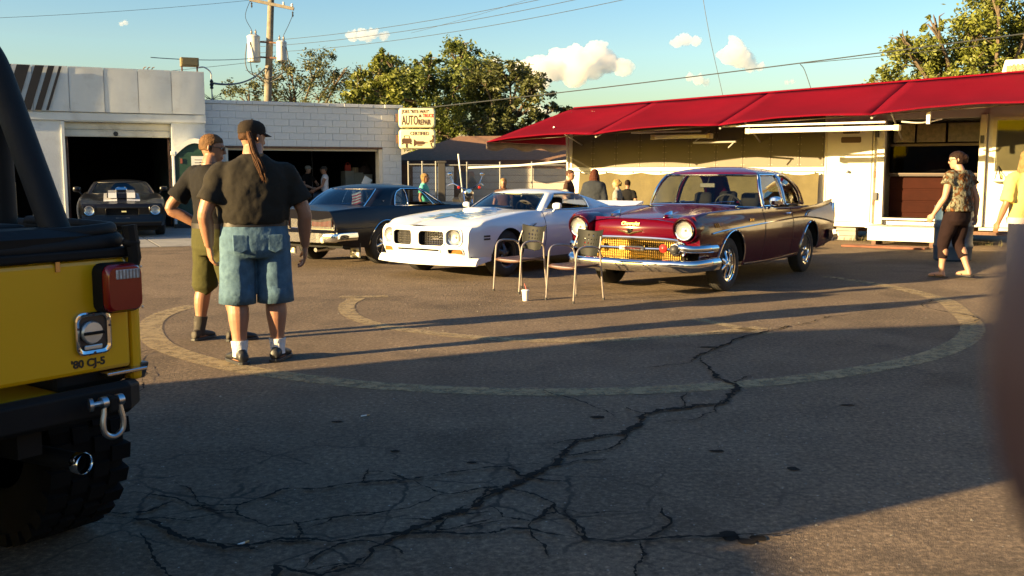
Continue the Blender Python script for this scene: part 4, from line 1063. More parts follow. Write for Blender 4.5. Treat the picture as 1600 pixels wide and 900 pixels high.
# dark tree to the right
cl = [(x, rnd.uniform(-1, 1), z, rx, 1.2, rz) for x, z, rx, rz in [(-.9, 5.5, 1.0, .7), (.3, 5.3, 1.0, .7), (1.3, 4.7, .9, .7), (-.5, 4.4, 1.2, .8), (.9, 3.9, 1.2, .6), (2.1, 3.95, .6, .4), (-.4, 3.4, 1.3, .7), (1.9, 3.2, .7, .4), (.9, 5.7, .5, .4), (2.7, 4.0, .35, .2)]]
tree('dark_tree', 'dark leaved tree with bare twigs beside the big white cloud', (-.4, 42, 0), 6, cl, 9000, .10, LF_DARK, 37, .2, .45)
# right tree
cl = [(x, rnd.uniform(-1.2, 1.2), z, rx, 1.3, rz) for x, z, rx, rz in [(-3.4, 5.0, .8, .6), (-2.6, 5.8, .9, .9), (-1.5, 6.1, 1.0, .8), (-2.4, 4.6, 1.1, .7), (-.4, 6.6, 1.0, 1.0), (.6, 7.6, 1.1, 1.0), (1.8, 8.3, 1.2, 1.1), (.8, 6.3, 1.2, 1.0), (2.3, 6.8, 1.3, 1.1), (-.6, 5.2, 1.3, .9), (1.4, 5.3, 1.5, .8), (-3.9, 4.3, .6, .4), (-3.2, 6.3, .3, .6), (3.3, 7.6, 1.2, 1.2), (3.4, 5.7, 1.3, .9), (.0, 8.1, .45, .5), (-2.3, 6.9, .28, .4)]]
tree('yellow_green_tree', 'large sunlit yellow green tree above the right end of the awning', (18.2, 39, 0), 8, cl, 29000, .095, LF_YEL, 39, .3, .5)

# ------------------------------------------------------------------ clouds, far off
def cloud_mat():
    m = bpy.data.materials.new('cloud'); m.use_nodes = True
    nt = m.node_tree; N, L = nt.nodes, nt.links
    N.remove(N['Principled BSDF']); o = N['Material Output']
    v = N.new('ShaderNodeVolumePrincipled'); v.inputs['Color'].default_value = (.985, .985, .985, 1)
    v.inputs['Density'].default_value = CLOUD_D; v.inputs['Anisotropy'].default_value = .2
    L.new(v.outputs[0], o.inputs['Volume'])
    return m
CLOUD_D = .055
CLM = cloud_mat()
def cloud(label, puffs, Y, seed, name='cloud'):
    """a heap of ever smaller puffs on a flat base, filled with white mist"""
    rnd = random.Random(seed); q = MB(); base = min(z - r * .55 for x, z, r in puffs)
    bx = sum(x for x, z, r in puffs) / len(puffs)
    def puff(c, r, lev):
        if c.z - r * .5 < base: c = Vector((c.x, c.y, base + r * .5))
        q.ball(c, (r, r, r * .9), 12, 8)
        if lev:
            for k in range(7 if lev == 2 else 5):
                d = Vector((rnd.gauss(0, 1), rnd.gauss(0, 1), abs(rnd.gauss(.1, .8)))).normalized()
                puff(c + d * r * rnd.uniform(.75, 1.0), r * rnd.uniform(.32, .55), lev - 1)
    for x, z, r in puffs: puff(Vector((x - bx, rnd.uniform(-.4, .4) * r, z)), r * .78, 2)
    o = q.build(name, CLM, smooth=180, fix=False)
    o.location = (bx, Y, 0)
    mr_ = max(r for x, z, r in puffs)
    md = o.modifiers.new('remesh', 'REMESH'); md.mode = 'VOXEL'; md.voxel_size = mr_ * .07; md.use_smooth_shade = True
    tex = bpy.data.textures.new('cloud_noise', 'CLOUDS'); tex.noise_scale = mr_ * .28; tex.noise_depth = 5
    dm = o.modifiers.new('billow', 'DISPLACE'); dm.texture = tex; dm.strength = mr_ * .34; dm.mid_level = .5; dm.texture_coords = 'LOCAL'
    tag(o, label, 'cloud', 'clouds in the sky')
    return o
CY = 1500.
def cpx(x, y): return ((x - 800) / 1540 * CY, (268 - y) / 1540 * CY)
def cl_px(label, L, seed):
    puffs = [(*cpx(x, y), r / 1540 * CY) for x, y, r in L]
    return cloud(label, puffs, CY, seed)
cl_px('big white cumulus cloud above the left end of the awning', [(832, 112, 28), (866, 108, 31), (900, 101, 29), (928, 88, 21), (946, 100, 26), (970, 110, 19), (895, 120, 28), (842, 128, 24), (812, 112, 16), (925, 112, 22)], 1)
cl_px('small flat white cloud to the right of the utility pole', [(556, 62, 11), (572, 61, 12), (588, 59, 11), (604, 62, 10), (580, 64, 10)], 2)
cl_px('small white cloud puff just under the wire spacer', [(1052, 72, 11), (1066, 67, 13), (1080, 70, 11)], 3)
cl_px('tall white cloud tuft between the spacer and the right tree', [(1140, 72, 13), (1132, 92, 19), (1150, 95, 22), (1142, 82, 17), (1166, 105, 15), (1180, 108, 9)], 4)
cl_px('faint grey cloud wisp under the wires left of the cloud tuft', [(1072, 124, 8), (1085, 128, 11), (1098, 131, 8)], 5)
cl_px('tiny faint cloud shred left of the utility pole', [(204, 43, 5), (211, 42, 5)], 6)
cl_px('tiny cloud shred low over the awning ridge', [(1222, 131, 5), (1230, 130, 5)], 7)
cl_px('low white cloud seen through the dark tree twigs', [(836, 176, 14), (850, 180, 13), (776, 102, 10)], 8)

# ------------------------------------------------------------------ trucks added out of the picture on the left to shade the lot
def shade_truck(name, label, loc, rz, L_, W_, H_, c_):
    t = thing(name, label, 'truck', loc, rz)
    m_ = pm(name + '_paint', c_, .4, var=.05)
    p = MB(); p.box(-L_ / 2 + 1.9, L_ / 2, -W_ / 2, W_ / 2, .45, H_); p.build('cargo_box', m_, t, smooth=0, bevel=.03)
    p = MB(); p.prism([(-L_ / 2, .5), (-L_ / 2, 1.2), (-L_ / 2 + .25, 1.35), (-L_ / 2 + .75, 2.1), (-L_ / 2 + 1.85, 2.15), (-L_ / 2 + 1.85, .5)], lambda u, v, q: (u, -W_ / 2 + .1 + q, v), W_ - .2); p.build('cab', m_, t, smooth=0, bevel=.04)
    p = MB(); p.box(-L_ / 2 + .9, -L_ / 2 + 1.6, -W_ / 2 + .09, -W_ / 2 + .099, 1.4, 2.0); p.box(-L_ / 2 + .9, -L_ / 2 + 1.6, W_ / 2 - .099, W_ / 2 - .09, 1.4, 2.0); p.build('side_window', pm('dark_pane', (.02, .02, .025), .1), t, smooth=0)
    for x in (-L_ / 2 + 1, L_ / 2 - 1.4):
        for y in (-W_ / 2 + .2, W_ / 2 - .2):
            p = MB(); p.lathe([(.2, -.13), (.42, -.13), (.45, -.09), (.45, .09), (.42, .13), (.2, .13)], (x, y, .45), (0, 1, 0), 20); p.build('wheel', RUBBER, t)
    return t
ra = math.atan2(1.4, 6.6)
# ------------------------------------------------------------------ car building kit
GLASS = glass_mat('car_glass', (.42, .46, .47)); GLASS_D = glass_mat('car_glass_dark', (.13, .15, .17))
INT = pm('car_interior', (.016, .015, .016), .75, var=.2); SEATM = pm('seat_black', (.009, .0085, .0085), .7, var=.2, bump=.15, spec=.15)
UNDER = pm('car_underside', (.008, .008, .008), .95)
TREADM = pm('tyre_tread', (.016, .015, .015), .9, var=.3, scale=20)
def car_paint(name, c, rough=.28, coat=1., metal=0., var=.03, spec=.5):
    return pm(name, c, rough, metal, var=var, scale=2, coat=coat, spec=spec)
def wheel_proto(parent, r, rr, w, style, dish=.02, rimmat=None, tyre_letter=False):
    """a wheel at the origin of an Empty, axle along +y, outside face at +y"""
    e = empty('wheel', parent)
    rimmat = rimmat or CHROME
    h = w / 2; sh = r - .035
    p = MB()
    p.lathe([(rr, -h * .8), (rr + .02, -h * .92), ((rr + sh) / 2, -h), (sh, -h * .92), (r - .006, -h * .72), (r, -h * .35), (r, h * .35), (r - .006, h * .72), (sh, h * .92), ((rr + sh) / 2, h), (rr + .02, h * .92), (rr, h * .8), (rr - .005, 0)], (0, 0, 0), (0, 1, 0), 36, cap=False)
    for k in range(4):
        yy = -h * .55 + k * h * 1.1 / 3
        p.lathe([(r - .002, yy - .006), (r + .0025, yy - .004), (r + .0025, yy + .004), (r - .002, yy + .006)], (0, 0, 0), (0, 1, 0), 36, cap=False)
    p.build('tyre', RUBBER, e, smooth=40)
    p = MB()
    p.lathe([(rr - .004, h * .80), (rr + .008, h * .86), (rr + .004, h * .72), (rr - .022, h * .66), (rr - .035, h * .2), (rr - .04, -h * .6)], (0, 0, 0), (0, 1, 0), 32, cap=False)
    p.build('rim', rimmat, e, smooth=40)
    p = MB(); p.lathe([(rr - .03, -h * .3), (.05, -h * .25), (0, -h * .25)], (0, 0, 0), (0, 1, 0), 24, cap=False); p.lathe([(.13, -.03), (.13, .0), (.05, .01), (0, .01)], (0, 0, 0), (0, 1, 0), 20, cap=False)
    p.build('brake_drum', pm('brake_dark', (.03, .028, .027), .6), e)
    yo = h * .55 - dish
    n = 5
    sp = None
    for k in range(n):
        if sp is None:
            p = MB(); w0, w1 = (.036, .026) if style == 'spoke' else (.05, .045)
            rings = []
            for rad, ww, yy, th in ((.04, w0, yo + .012, .03), (.085, w0 * .9, yo + .004, .028), ((rr + .05) / 2, w1, yo - .018, .026), (rr - .03, w1 * 1.35, yo - .022, .03)):
                rings.append([Vector((rad, yy, -ww)), Vector((rad, yy + th * .6, -ww * .55)), Vector((rad, yy + th * .6, ww * .55)), Vector((rad, yy, ww)), Vector((rad, yy - th, ww * .8)), Vector((rad, yy - th, -ww * .8))])
            p.loft(rings); sp = p.build('spoke', rimmat, e, smooth=50); sp.rotation_euler = (0, pi / 2, 0)
        else:
            c = sp.copy(); COL.objects.link(c); c.parent = e; c.rotation_euler = (0, pi / 2 + k * 2 * pi / n, 0)
    p = MB(); p.lathe([(.052, yo - .03), (.052, yo + .02), (.045, yo + .035), (.03, yo + .045), (0, yo + .05)], (0, 0, 0), (0, 1, 0), 20, cap=False)
    p.build('hub_cap', rimmat, e)
    return e
def place_wheels(car, proto, spots):
    """spots: (x, y, z, left?)"""
    first = True
    for x, y, z, left, steer in spots:
        rz = (0 if left else pi) + steer
        if first:
            proto.location = (x, y, z); proto.rotation_euler = (0, random.uniform(0, 1), rz); first = False; o = proto
        else:
            o = dup(proto, car, (x, y, z), (0, random.uniform(0, 1), rz))

class Car:
    def __init__(s, root, paint, side, zs, zlow, arches, xn, xt, hoodend, deckstart, top, warp=None, topn=None):
        s.root, s.paint, s.side, s.zs, s.zlow, s.arches, s.xn, s.xt = root, paint, side, zs, zlow, arches, xn, xt
        s.top, s.warp, s.he, s.ds = top, warp or (lambda x, y, z: x), hoodend, deckstart
    def zl(s, x):
        z = s.zlow(x)
        for xc, zc, ra in s.arches:
            if abs(x - xc) < ra: z = max(z, zc + math.sqrt(max(0, ra * ra - (x - xc) ** 2)))
        return z
    def pt(s, x, z, off=0., sg=1):
        y = s.side(x, z) + off
        return Vector((s.warp(x, y, z), sg * y, z))
    def stations(s):
        X = set()
        n = 46
        for i in range(n + 1): X.add(round(s.xt + (s.xn - s.xt) * i / n, 4))
        for xc, zc, ra in s.arches:
            X = {x for x in X if abs(x - xc) > ra + .012}
            for k in range(19): X.add(round(xc + ra * cos(pi * k / 18), 4))
            X.add(round(xc - ra - .002, 4)); X.add(round(xc + ra + .002, 4))
        X.add(s.he); X.add(s.ds)
        return sorted(X, reverse=True)
    def shell(s, name='body', capf=True, capr=True):
        T = [0, .06, .18, .32, .46, .60, .72, .82, .90, .96, 1.0]
        rows = []; xs_ = s.stations()
        for x in xs_:
            zl, zt = s.zl(x), s.zs(x); half = []
            for t in T:
                z = zl + (zt - zl) * t; y = s.side(x, z); half.append(Vector((s.warp(x, y, z), y, z)))
            for y, z in s.top(x): half.append(Vector((s.warp(x, y, z), y, z)))
            row = half + [Vector((p.x, -p.y, p.z)) for p in half[-2::-1]]
            rows.append(row)
        nT = len(T); nrow = len(rows[0]); mid = nrow // 2
        ins = len(s.top(0))
        def skip(i, j):
            x = (xs_[i] + xs_[i + 1]) / 2
            return s.ds < x < s.he and (nT + 0) < j + .5 < nrow - 1 - nT - 0
        p = MB(); p.grid(rows, skip=skip)
        if capf: p.add(rows[0], [tuple(range(nrow))])
        if capr: p.add(rows[-1], [tuple(range(nrow))])
        b = p.build(name, s.paint, s.root, smooth=42)
        # inside of the sides: dark lining, underside and wheel wells
        q = MB()
        x0, x1 = s.xn - .25, s.xt + .2
        zz = s.zlow(0) + .03
        segs = []
        cuts = sorted([(xc - ra - .02, xc + ra + .02) for xc, zc, ra in s.arches])
        a = x1
        for c0, c1 in cuts:
            if c0 > a: segs.append((a, c0))
            a = c1
        if a < x0: segs.append((a, x0))
        for a, c in segs: q.box(a, c, -.80, .80, zz, zz + .2)
        for xc, zc, ra in s.arches:
            q.box(xc - ra - .02, xc + ra + .02, -.50, .50, zz, zz + .22)
            for sg in (1, -1):
                w_ = s.side(xc, zc + .05)
                rr = [[Vector((xc + (ra + .012) * cos(pi * k / 14), sg * yy, zc + (ra + .012) * sin(pi * k / 14))) for k in range(15)] for yy in (w_ - .02, .48)]
                o = len(q.v); q.v += [tuple(v) for r_ in rr for v in r_]
                q.f += [(o + k, o + k + 1, o + 15 + k + 1, o + 15 + k) for k in range(14)]; q.m += [0] * 14
                q.add([(xc - ra, sg * .48, zz + .2), (xc + ra, sg * .48, zz + .2)] + [tuple(v) for v in rr[1]], [tuple(range(2, 17)) + (0, 1)][:1])
        q.build('underside', UNDER, s.root, smooth=0)
        # cabin tub
        q = MB(); zt = s.zs((s.he + s.ds) / 2) - .03
        w_ = s.side((s.he + s.ds) / 2, zt) - .06
        q.box(s.ds + .01, s.he - .01, -w_, w_, .30, .36); q.box(s.he - .02, s.he, -w_, w_, .36, zt + .02); q.box(s.ds, s.ds + .02, -w_, w_, .36, zt + .02)
        for sg in (1, -1): q.box(s.ds + .02, s.he - .02, sg * w_ - .02, sg * w_ + .02, .36, zt + .035)
        q.build('cabin_lining', INT, s.root, smooth=0)
        return b
    def lip(s, mat, r=.012, off=.004, name='arch_trim'):
        for xc, zc, ra in s.arches:
            for sg in (1, -1):
                p = MB(); p.tube([s.pt(xc + ra * cos(a), zc + ra * sin(a), off, sg) for a in [pi * k / 20 for k in range(21)]], r, 6)
                p.build(name, mat, s.root)
    def trim(s, pts, r, mat, name='side_trim', off=.004, sides=(1, -1), flat=1., n=5):
        c = cr([(x, z, 0) for x, z in pts], n)
        for sg in sides:
            p = MB(); p.tube([s.pt(v.x, v.y, off, sg) for v in c], r, 6, flat=flat); p.build(name, mat, s.root)
    def seam(s, pts, sides=(1, -1)):
        s.trim(pts, .0045, BLACKPL, 'seam', off=.0005, sides=sides)
    def panel(s, outline_fn, us, vs, mat, name, off=.006, sides=(1, -1)):
        for sg in sides:
            p = MB(); p.grid([[s.pt(*outline_fn(u, v), off, sg) for u in us] for v in vs]); p.build(name, mat, s.root, smooth=50)

def greenhouse(car, cfg):
    """glass house lofted from plan outlines; breaks along the side say where pillars and panes are"""
    c = cfg; root, paint = car.root, car.paint
    TL = [0, .04, .12, .25, .4, .55, .7, .8, .88, .93, .97, 1.0]
    nf, nr = 10, 8
    segs = c['side']            # list of (kind, end x as function of t)
    nps = 4
    rows = []; kinds = []
    for ti, t in enumerate(TL):
        z = c['z'](t); xf, xa, ya = c['xf'](t), c['xa'](t), c['ya'](t); xr, xc, yc = c['xr'](t), c['xc'](t), c['yc'](t)
        row = []; kk = []
        for i in range(nf):
            u = i / nf; y = ya * u
            row.append(Vector((xf - (xf - xa) * abs(u) ** c.get('pf', 2.2), y, z + c.get('fz', 0) * (1 - u * u) * (1 - t)))); kk.append('windshield')
        x0 = xa
        for kind, f in segs:
            x1 = f(t)
            for i in range(nps):
                u = i / nps; x = x0 + (x1 - x0) * u
                v = (xa - x) / (xa - xc); y = ya + (yc - ya) * v + c['belly'](t) * 4 * v * (1 - v)
                row.append(Vector((x, y, z))); kk.append(kind)
            x0 = x1
        for i in range(nr + 1):
            u = 1 - i / nr; y = yc * u
            row.append(Vector((xr + (xc - xr) * u ** c.get('pr', 2.4), y, z))); kk.append('rear')
        rows.append(row); kinds = kk
    n = len(rows[0])
    lo, hi = c.get('lo', 1), c.get('hi', 9)       # rows of glass
    def build_set(test, name, mat, sides, off=0., smooth=50, thick=0., each=False, join=False):
        full = MB(); any_ = False
        for sg in sides:
            p = MB(); ids = {}
            for i in range(len(TL) - 1):
                for j in range(n - 1):
                    if not test(i, j): continue
                    f = []
                    for a, b in ((i, j), (i, j + 1), (i + 1, j + 1), (i + 1, j)):
                        if (a, b) not in ids:
                            q = rows[a][b]; ids[(a, b)] = len(p.v)
                            cx = (car.he + car.ds) / 2
                            dn = Vector((q.x - cx, q.y * 2, 0)).normalized() * off
                            p.v.append((q.x + dn.x, sg * (q.y + dn.y), q.z))
                        f.append(ids[(a, b)])
                    p.f.append(tuple(f)); p.m.append(0)
            if not p.f: continue
            if join:
                o = len(full.v); full.v += p.v; full.f += [tuple(k + o for k in f) for f in p.f]; full.m += p.m
            else: p.build(name, mat, root, smooth=smooth, thick=thick)
        if join and full.f: full.build(name, mat, root, smooth=smooth, thick=thick)
    seen = []
    for k in kinds:
        if k not in seen: seen.append(k)
    gls = [k for k in seen if k.startswith('glass')]
    # pillar faces + belt + header, one piece together with the roof
    full = MB()
    rl, rh = c.get('rlo', lo), c.get('rhi', hi)
    cw = c.get('rear_pillar', 0)
    def solid(i, j):
        k = kinds[j]
        if k == 'windshield': return i >= hi or (j >= nf - c.get('apil', 1))
        if k.startswith('glass'): return i < lo or i >= hi
        if k == 'rear':
            jj = j - (n - nr - 1)
            return i < rl or i >= rh or jj < cw
        return True
    def wind(i, j): return kinds[j] == 'windshield' and not solid(i, j) and i >= 0
    cx = (car.he + car.ds) / 2
    # roof rings
    top = rows[-1]; z1 = c['z'](1); crown = c['crown']; xcen = (c['xf'](1) + c['xr'](1)) / 2
    p = MB()
    for sg in (1, -1):
        ids = {}
        for i in range(len(TL) - 1):
            for j in range(n - 1):
                if not solid(i, j): continue
                f = []
                for a, b in ((i, j), (i, j + 1), (i + 1, j + 1), (i + 1, j)):
                    if (a, b) not in ids:
                        q = rows[a][b]; ids[(a, b)] = len(p.v); p.v.append((q.x, sg * q.y, q.z))
                    f.append(ids[(a, b)])
                p.f.append(tuple(f)); p.m.append(0)
        RR = [1, .985, .95, .88, .76, .6, .4, .2, 0]
        grid = [[Vector((xcen + (q.x - xcen) * r, sg * q.y * r, z1 + crown * (1 - r ** 2.6))) for q in top] for r in RR]
        p.grid(grid)
    bm_ = p.build('roof', c.get('roofmat', paint), root, smooth=45)
    bmm = bmesh.new(); bmm.from_mesh(bm_.data); bmesh.ops.remove_doubles(bmm, verts=bmm.verts, dist=.0015); bmesh.ops.recalc_face_normals(bmm, faces=bmm.faces); bmm.to_mesh(bmm and bm_.data); bmm.free()
    bm_.data.set_sharp_from_angle(angle=R(42))
    md = bm_.modifiers.new('thickness', 'SOLIDIFY'); md.thickness = .025; md.offset = -1
    build_set(wind, 'windshield', c.get('wsmat', GLASS), (1, -1), -.012, join=True)
    build_set(lambda i, j: kinds[j] == 'rear' and not solid(i, j), 'rear_window', c.get('rgmat', GLASS), (1, -1), -.012, join=True)
    for k in gls:
        if c.get('open') and k in c['open']: continue
        build_set(lambda i, j, k=k: kinds[j] == k and not solid(i, j), 'side_window', c.get('sgmat', GLASS), (1, -1), -.012)
    # bright mouldings round the openings
    tm = c.get('trimmat', CHROME); tr_ = c.get('trimr', .011)
    def edge(path, loop=True, nm='window_trim', r=None, join=None):
        q = MB(); q.tube(path, r or tr_, 6, loop=loop); q.build(nm, tm, root)
    jend = nf - c.get('apil', 1)
    wl_ = [rows[0][j] for j in range(jend + 1)]; wt = [rows[hi][j] for j in range(jend + 1)]; wr = [rows[i][jend] for i in range(0, hi + 1)]
    R_ = lambda L: [Vector((q.x, -q.y, q.z)) for q in L]
    loop = wl_ + wr[1:] + wt[::-1][1:] + R_(wt)[1:] + R_(wr)[::-1][1:] + R_(wl_)[::-1][1:-1]
    edge(loop, nm='windshield_trim')
    jr = n - nr - 1 + cw
    rl_ = [rows[rl][j] for j in range(jr, n)]; rt = [rows[rh][j] for j in range(jr, n)]; rs = [rows[i][jr] for i in range(rl, rh + 1)]
    loop = rl_[::-1] + rs[1:] + rt[1:] + R_(rt)[::-1][1:] + R_(rs)[::-1][1:] + R_(rl_)[1:-1]
    edge(loop, nm='rear_window_trim')
    for grp in c.get('trimgroups', [[k] for k in gls]):
        js = [j for j in range(n - 1) if kinds[j] in grp]; j0, j1 = min(js), max(js) + 1
        loop = [rows[lo][j] for j in range(j0, j1 + 1)] + [rows[i][j1] for i in range(lo + 1, hi + 1)] + [rows[hi][j] for j in range(j1 - 1, j0 - 1, -1)] + [rows[i][j0] for i in range(hi - 1, lo, -1)]
        for L in (loop, R_(loop)): edge(L)
    return rows

def seats(root, xs_, y, z0, zt, head=True, bench=False, mat=None, w=.26):
    for x in xs_:
        for sg in ((1, -1) if not bench else (0,)):
            e = empty('seat', root)
            ww = w if not bench else y + w
            p = MB(); p.box(x - .28, x + .25, sg * y - ww, sg * y + ww, z0, z0 + .16); p.build('cushion', mat or SEATM, e, smooth=0, bevel=.04)
            p = MB(); p.prism([(x - .20, z0 + .1), (x - .34, z0 + .1), (x - .46, zt - .08), (x - .42, zt), (x - .33, zt - .04)], lambda u, v, q: (u, sg * y - ww + q, v), 2 * ww); p.build('backrest', mat or SEATM, e, smooth=0, bevel=.035)
            if head:
                p = MB(); p.rings([(x - .42, sg * y, zt + .01, .05, .12), (x - .42, sg * y, zt + .06, .06, .145), (x - .43, sg * y, zt + .17, .055, .14), (x - .43, sg * y, zt + .20, .03, .10)], e=3); p.build('headrest', mat or SEATM, e)
def steering(root, x, y, z, r=.19, tilt=.45):
    p = MB(); a = Vector((sin(tilt), 0, cos(tilt))); b = Vector((0, 1, 0)); c = Vector((x, y, z))
    p.tube([c + a * (r * cos(t)) + b * (r * sin(t)) for t in [2 * pi * k / 24 for k in range(24)]], .014, 6, loop=True)
    for t in (0.5, 2.6, 4.7): p.tube([c, c + a * (r * cos(t)) + b * (r * sin(t))], .010, 5)
    p.tube([c, c + Vector((cos(tilt) * .4, 0, -sin(tilt) * .4))], .022, 6); p.build('steering_wheel', BLACKPL, root)
def dash(root, x, w, z):
    p = MB(); p.box(x - .22, x + .15, -w, w, z - .22, z); p.build('dashboard', INT, root, smooth=0, bevel=.03)
LENS = glass_mat('lamp_lens', (.96, .97, .97))
def headlamp(root, x, y, z, r, ring=.018, name='headlight', ringmat=None, depth=.05):
    e = empty(name, root)
    p = MB(); p.lathe([(r + ring, -depth), (r + ring, .0), (r + ring * .6, .012), (r, .008), (r, -.01)], (x, y, z), (1, 0, 0), 26, cap=False); p.build('bezel', ringmat or CHROME, e)
    p = MB(); p.lathe([(r, .004), (r * .8, -.012), (r * .45, -.024), (.0, -.030)], (x, y, z), (1, 0, 0), 22, cap=False); p.ball((x - .018, y, z), r * .20, 8, 6); p.build('reflector', pm('reflector', (.55, .55, .53), .38, metal=.7, var=.02), e)
    p = MB(); p.lathe([(r, .004), (r * .85, .018), (r * .5, .03), (.0, .035)], (x, y, z), (1, 0, 0), 22, cap=False)
    for k in range(-4, 5):
        w_ = math.sqrt(max(.0001, r * r * .8 - (k * r / 4.6) ** 2))
        p.box(x + .015, x + .020, y + k * r / 4.6 - .002, y + k * r / 4.6 + .002, z - w_, z + w_)
    p.build('lens', LENS, e); return e
def mirror(root, x, y, z, mat, sg=1, s=1.):
    e = empty('door_mirror', root)
    p = MB(); p.tube(cr([(x, y, z), (x + .01, y + sg * .05, z + .05), (x, y + sg * .09, z + .09)], 4), .012 * s, 6); p.build('stalk', mat, e)
    p = MB(); p.rings([(0, 0, 0, .02, .03), (0.01, 0, .02, .05, .075), (0.012, 0, .06, .06, .085), (0.008, 0, .10, .05, .075), (0, 0, .115, .02, .03)])
    p.v = [(v[0] * s + x, v[1] * s + y + sg * .10, v[2] * s + z + .05) for v in p.v]; p.build('shell', mat, e)
def recess(root, outline, depth, mat, name='recess', dirx=-1):
    """outline: 3d points on a front face; a tub going back"""
    inner = [Vector((q[0] + dirx * depth, q[1] * 1. , q[2])) for q in outline]
    p = MB(); p.loft([[Vector(q) for q in outline], inner], True, False); p.add(inner, [tuple(range(len(inner)))]); return p.build(name, mat, root, smooth=30)
def door_handle(car, x, z, sides=(1, -1), mat=None, L_=.15):
    for sg in sides:
        a, b = car.pt(x, z, .03, sg), car.pt(x - L_, z, .03, sg); c0, c1 = car.pt(x, z, 0, sg), car.pt(x - L_, z, 0, sg)
        p = MB(); p.tube([c0, a, a.lerp(b, .5) + Vector((0, sg * .008, 0)), b, c1], .011, 6); p.build('door_handle', mat or CHROME, car.root)
def inpoly(y, z, P):
    c = False; n = len(P)
    for i in range(n):
        y1, z1 = P[i]; y2, z2 = P[i - 1]
        if (z1 > z) != (z2 > z) and y < (y2 - y1) * (z - z1) / (z2 - z1) + y1: c = not c
    return c
def rr_at(cy, cz, w, h, r, n=4): return [(cy + a, cz + b) for a, b in rrect(w, h, r, n)]
def fascia(root, fx, w, z0, z1, holes, mat, name='front_fascia', ny=84, nz=26, wz=None):
    """face x=fx(y,z) over |y|<w(z), with openings"""
    p = MB(); ys_ = [-1 + 2 * i / ny for i in range(ny + 1)]; zs_ = [z0 + (z1 - z0) * k / nz for k in range(nz + 1)]
    ww = wz or (lambda z: w)
    P = [[Vector((fx(y * ww(z), z), y * ww(z), z)) for y in ys_] for z in zs_]
    def sk(i, j):
        q = (P[i][j] + P[i + 1][j + 1]) / 2
        return any(inpoly(q.y, q.z, h) for h in holes)
    p.grid(P, skip=sk); return p.build(name, mat, root, smooth=50)
CAR_RZ = math.atan2(-.819, -.574)           # noses toward the camera and a little left
# ================================================================== maroon fifties two-door sedan
cv = thing('maroon_sedan', 'maroon two-door fifties sedan with tail fins, gold mesh grille and chrome bumper', 'car', (1.896, 12.17, 0), CAR_RZ, None, .96)
MARO = car_paint('maroon_paint', (.070, .0012, .008), .20, .25, .0, spec=.3)
GOLD = pm('gold_mesh', (.62, .40, .11), .25, metal=1, var=.1)
ALU = pm('ribbed_aluminium', (.50, .485, .43), .40, metal=.0, var=.08)
zs_c = interp([(.95, .935), (.75, .972), (.4, .99), (0, .998), (-.9, 1.0), (-1.6, .985), (-2.7, .968), (-3.1, .975), (-3.6, 1.01), (-4.18, 1.05)])
wf_c = interp([(.95, .93), (.6, .97), (0, 1.0), (-2.5, 1.0), (-3.4, .985), (-4.18, .935)])
sp_c = interp([(.20, .82), (.30, .875), (.45, .915), (.62, .935), (.76, .94), (.88, .915), (.97, .885), (1.08, .885)])
def side_c(x, z): return sp_c(z) * wf_c(x)
zl_c = interp([(.95, .34), (.5, .31), (-2, .27), (-3.4, .33), (-4.18, .40)])
zh_c = interp([(.95, .905), (.6, .945), (0, .985), (-.8, 1.03), (-1.1, 1.03)]); zd_c = interp([(-2.9, .99), (-3.3, .985), (-3.8, .955), (-4.18, .87)])
def top_c(x):
    zs, ys = zs_c(x), side_c(x, zs_c(x))
    if x > -1.6:
        zc = zh_c(x); a = [(ys - .012, zs + .010), (ys - .045, zs + .014), (.76, zs + .004), (.68, zs - .03), (.60, zc - .04), (.50, zc - .022), (.34, zc), (.17, zc + .008), (0, zc + .010)]
    else:
        zc = zd_c(x); k = max(0, min(1, (-x - 2.8) / .6)); f = .03 * k
        a = [(ys - .006, zs + .006), (ys - .03, zs + .006 - f * .3), (ys - .07, zs - .012 - f), (.75, zs * (1 - k) + (zc - .02) * k), (.66, zc - .01), (.5, zc), (.34, zc + .005), (.17, zc + .01), (0, zc + .012)]
    return a
def warp_c(x, y, z):
    k = max(0, (x - .5) / .45); k2 = max(0, (-x - 3.6) / .58)
    return x - .07 * k * k * (y / .9) ** 2 + (.06 * k if z > .85 and abs(y) > .6 else 0) + k2 * .02 * (z - .75) * -1
WR = .335
car = Car(cv, MARO, side_c, zs_c, zl_c, [(0, .36, .40), (-2.92, .37, .39)], .92, -4.18, -.98, -3.02, top_c, warp_c)
car.shell(capf=False)
p = MB(); p.box(.50, .56, -.84, .84, .34, .86); p.box(.56, .80, -.80, .80, .30, .36); p.build('front_bulkhead', UNDER, cv, smooth=0)
for sg in (1, -1):
    q_ = []; zl_, zt_ = car.zl(.92), zs_c(.92)
    for t in (0, .06, .18, .32, .46, .60, .72, .82, .90, .96, 1.0):
        z_ = max(.585, zl_ + (zt_ - zl_) * t) + t * .001; y_ = side_c(.92, z_); q_.append((car.warp(.92, y_, z_), sg * y_, z_))
    for y_, z_ in top_c(.92)[:4]: q_.append((car.warp(.92, y_, z_), sg * y_, z_))
    q_ += [(car.warp(.92, .62, .66), sg * .62, .66), (car.warp(.92, .66, .62), sg * .66, .60)]
    p = MB(); p.add(q_, [tuple(range(len(q_)))]); p.build('fender_front', MARO, cv, smooth=0)
car.lip(CHROME, .011)
tl = lambda a, b, p=1.: (lambda t: a + (b - a) * t ** p)
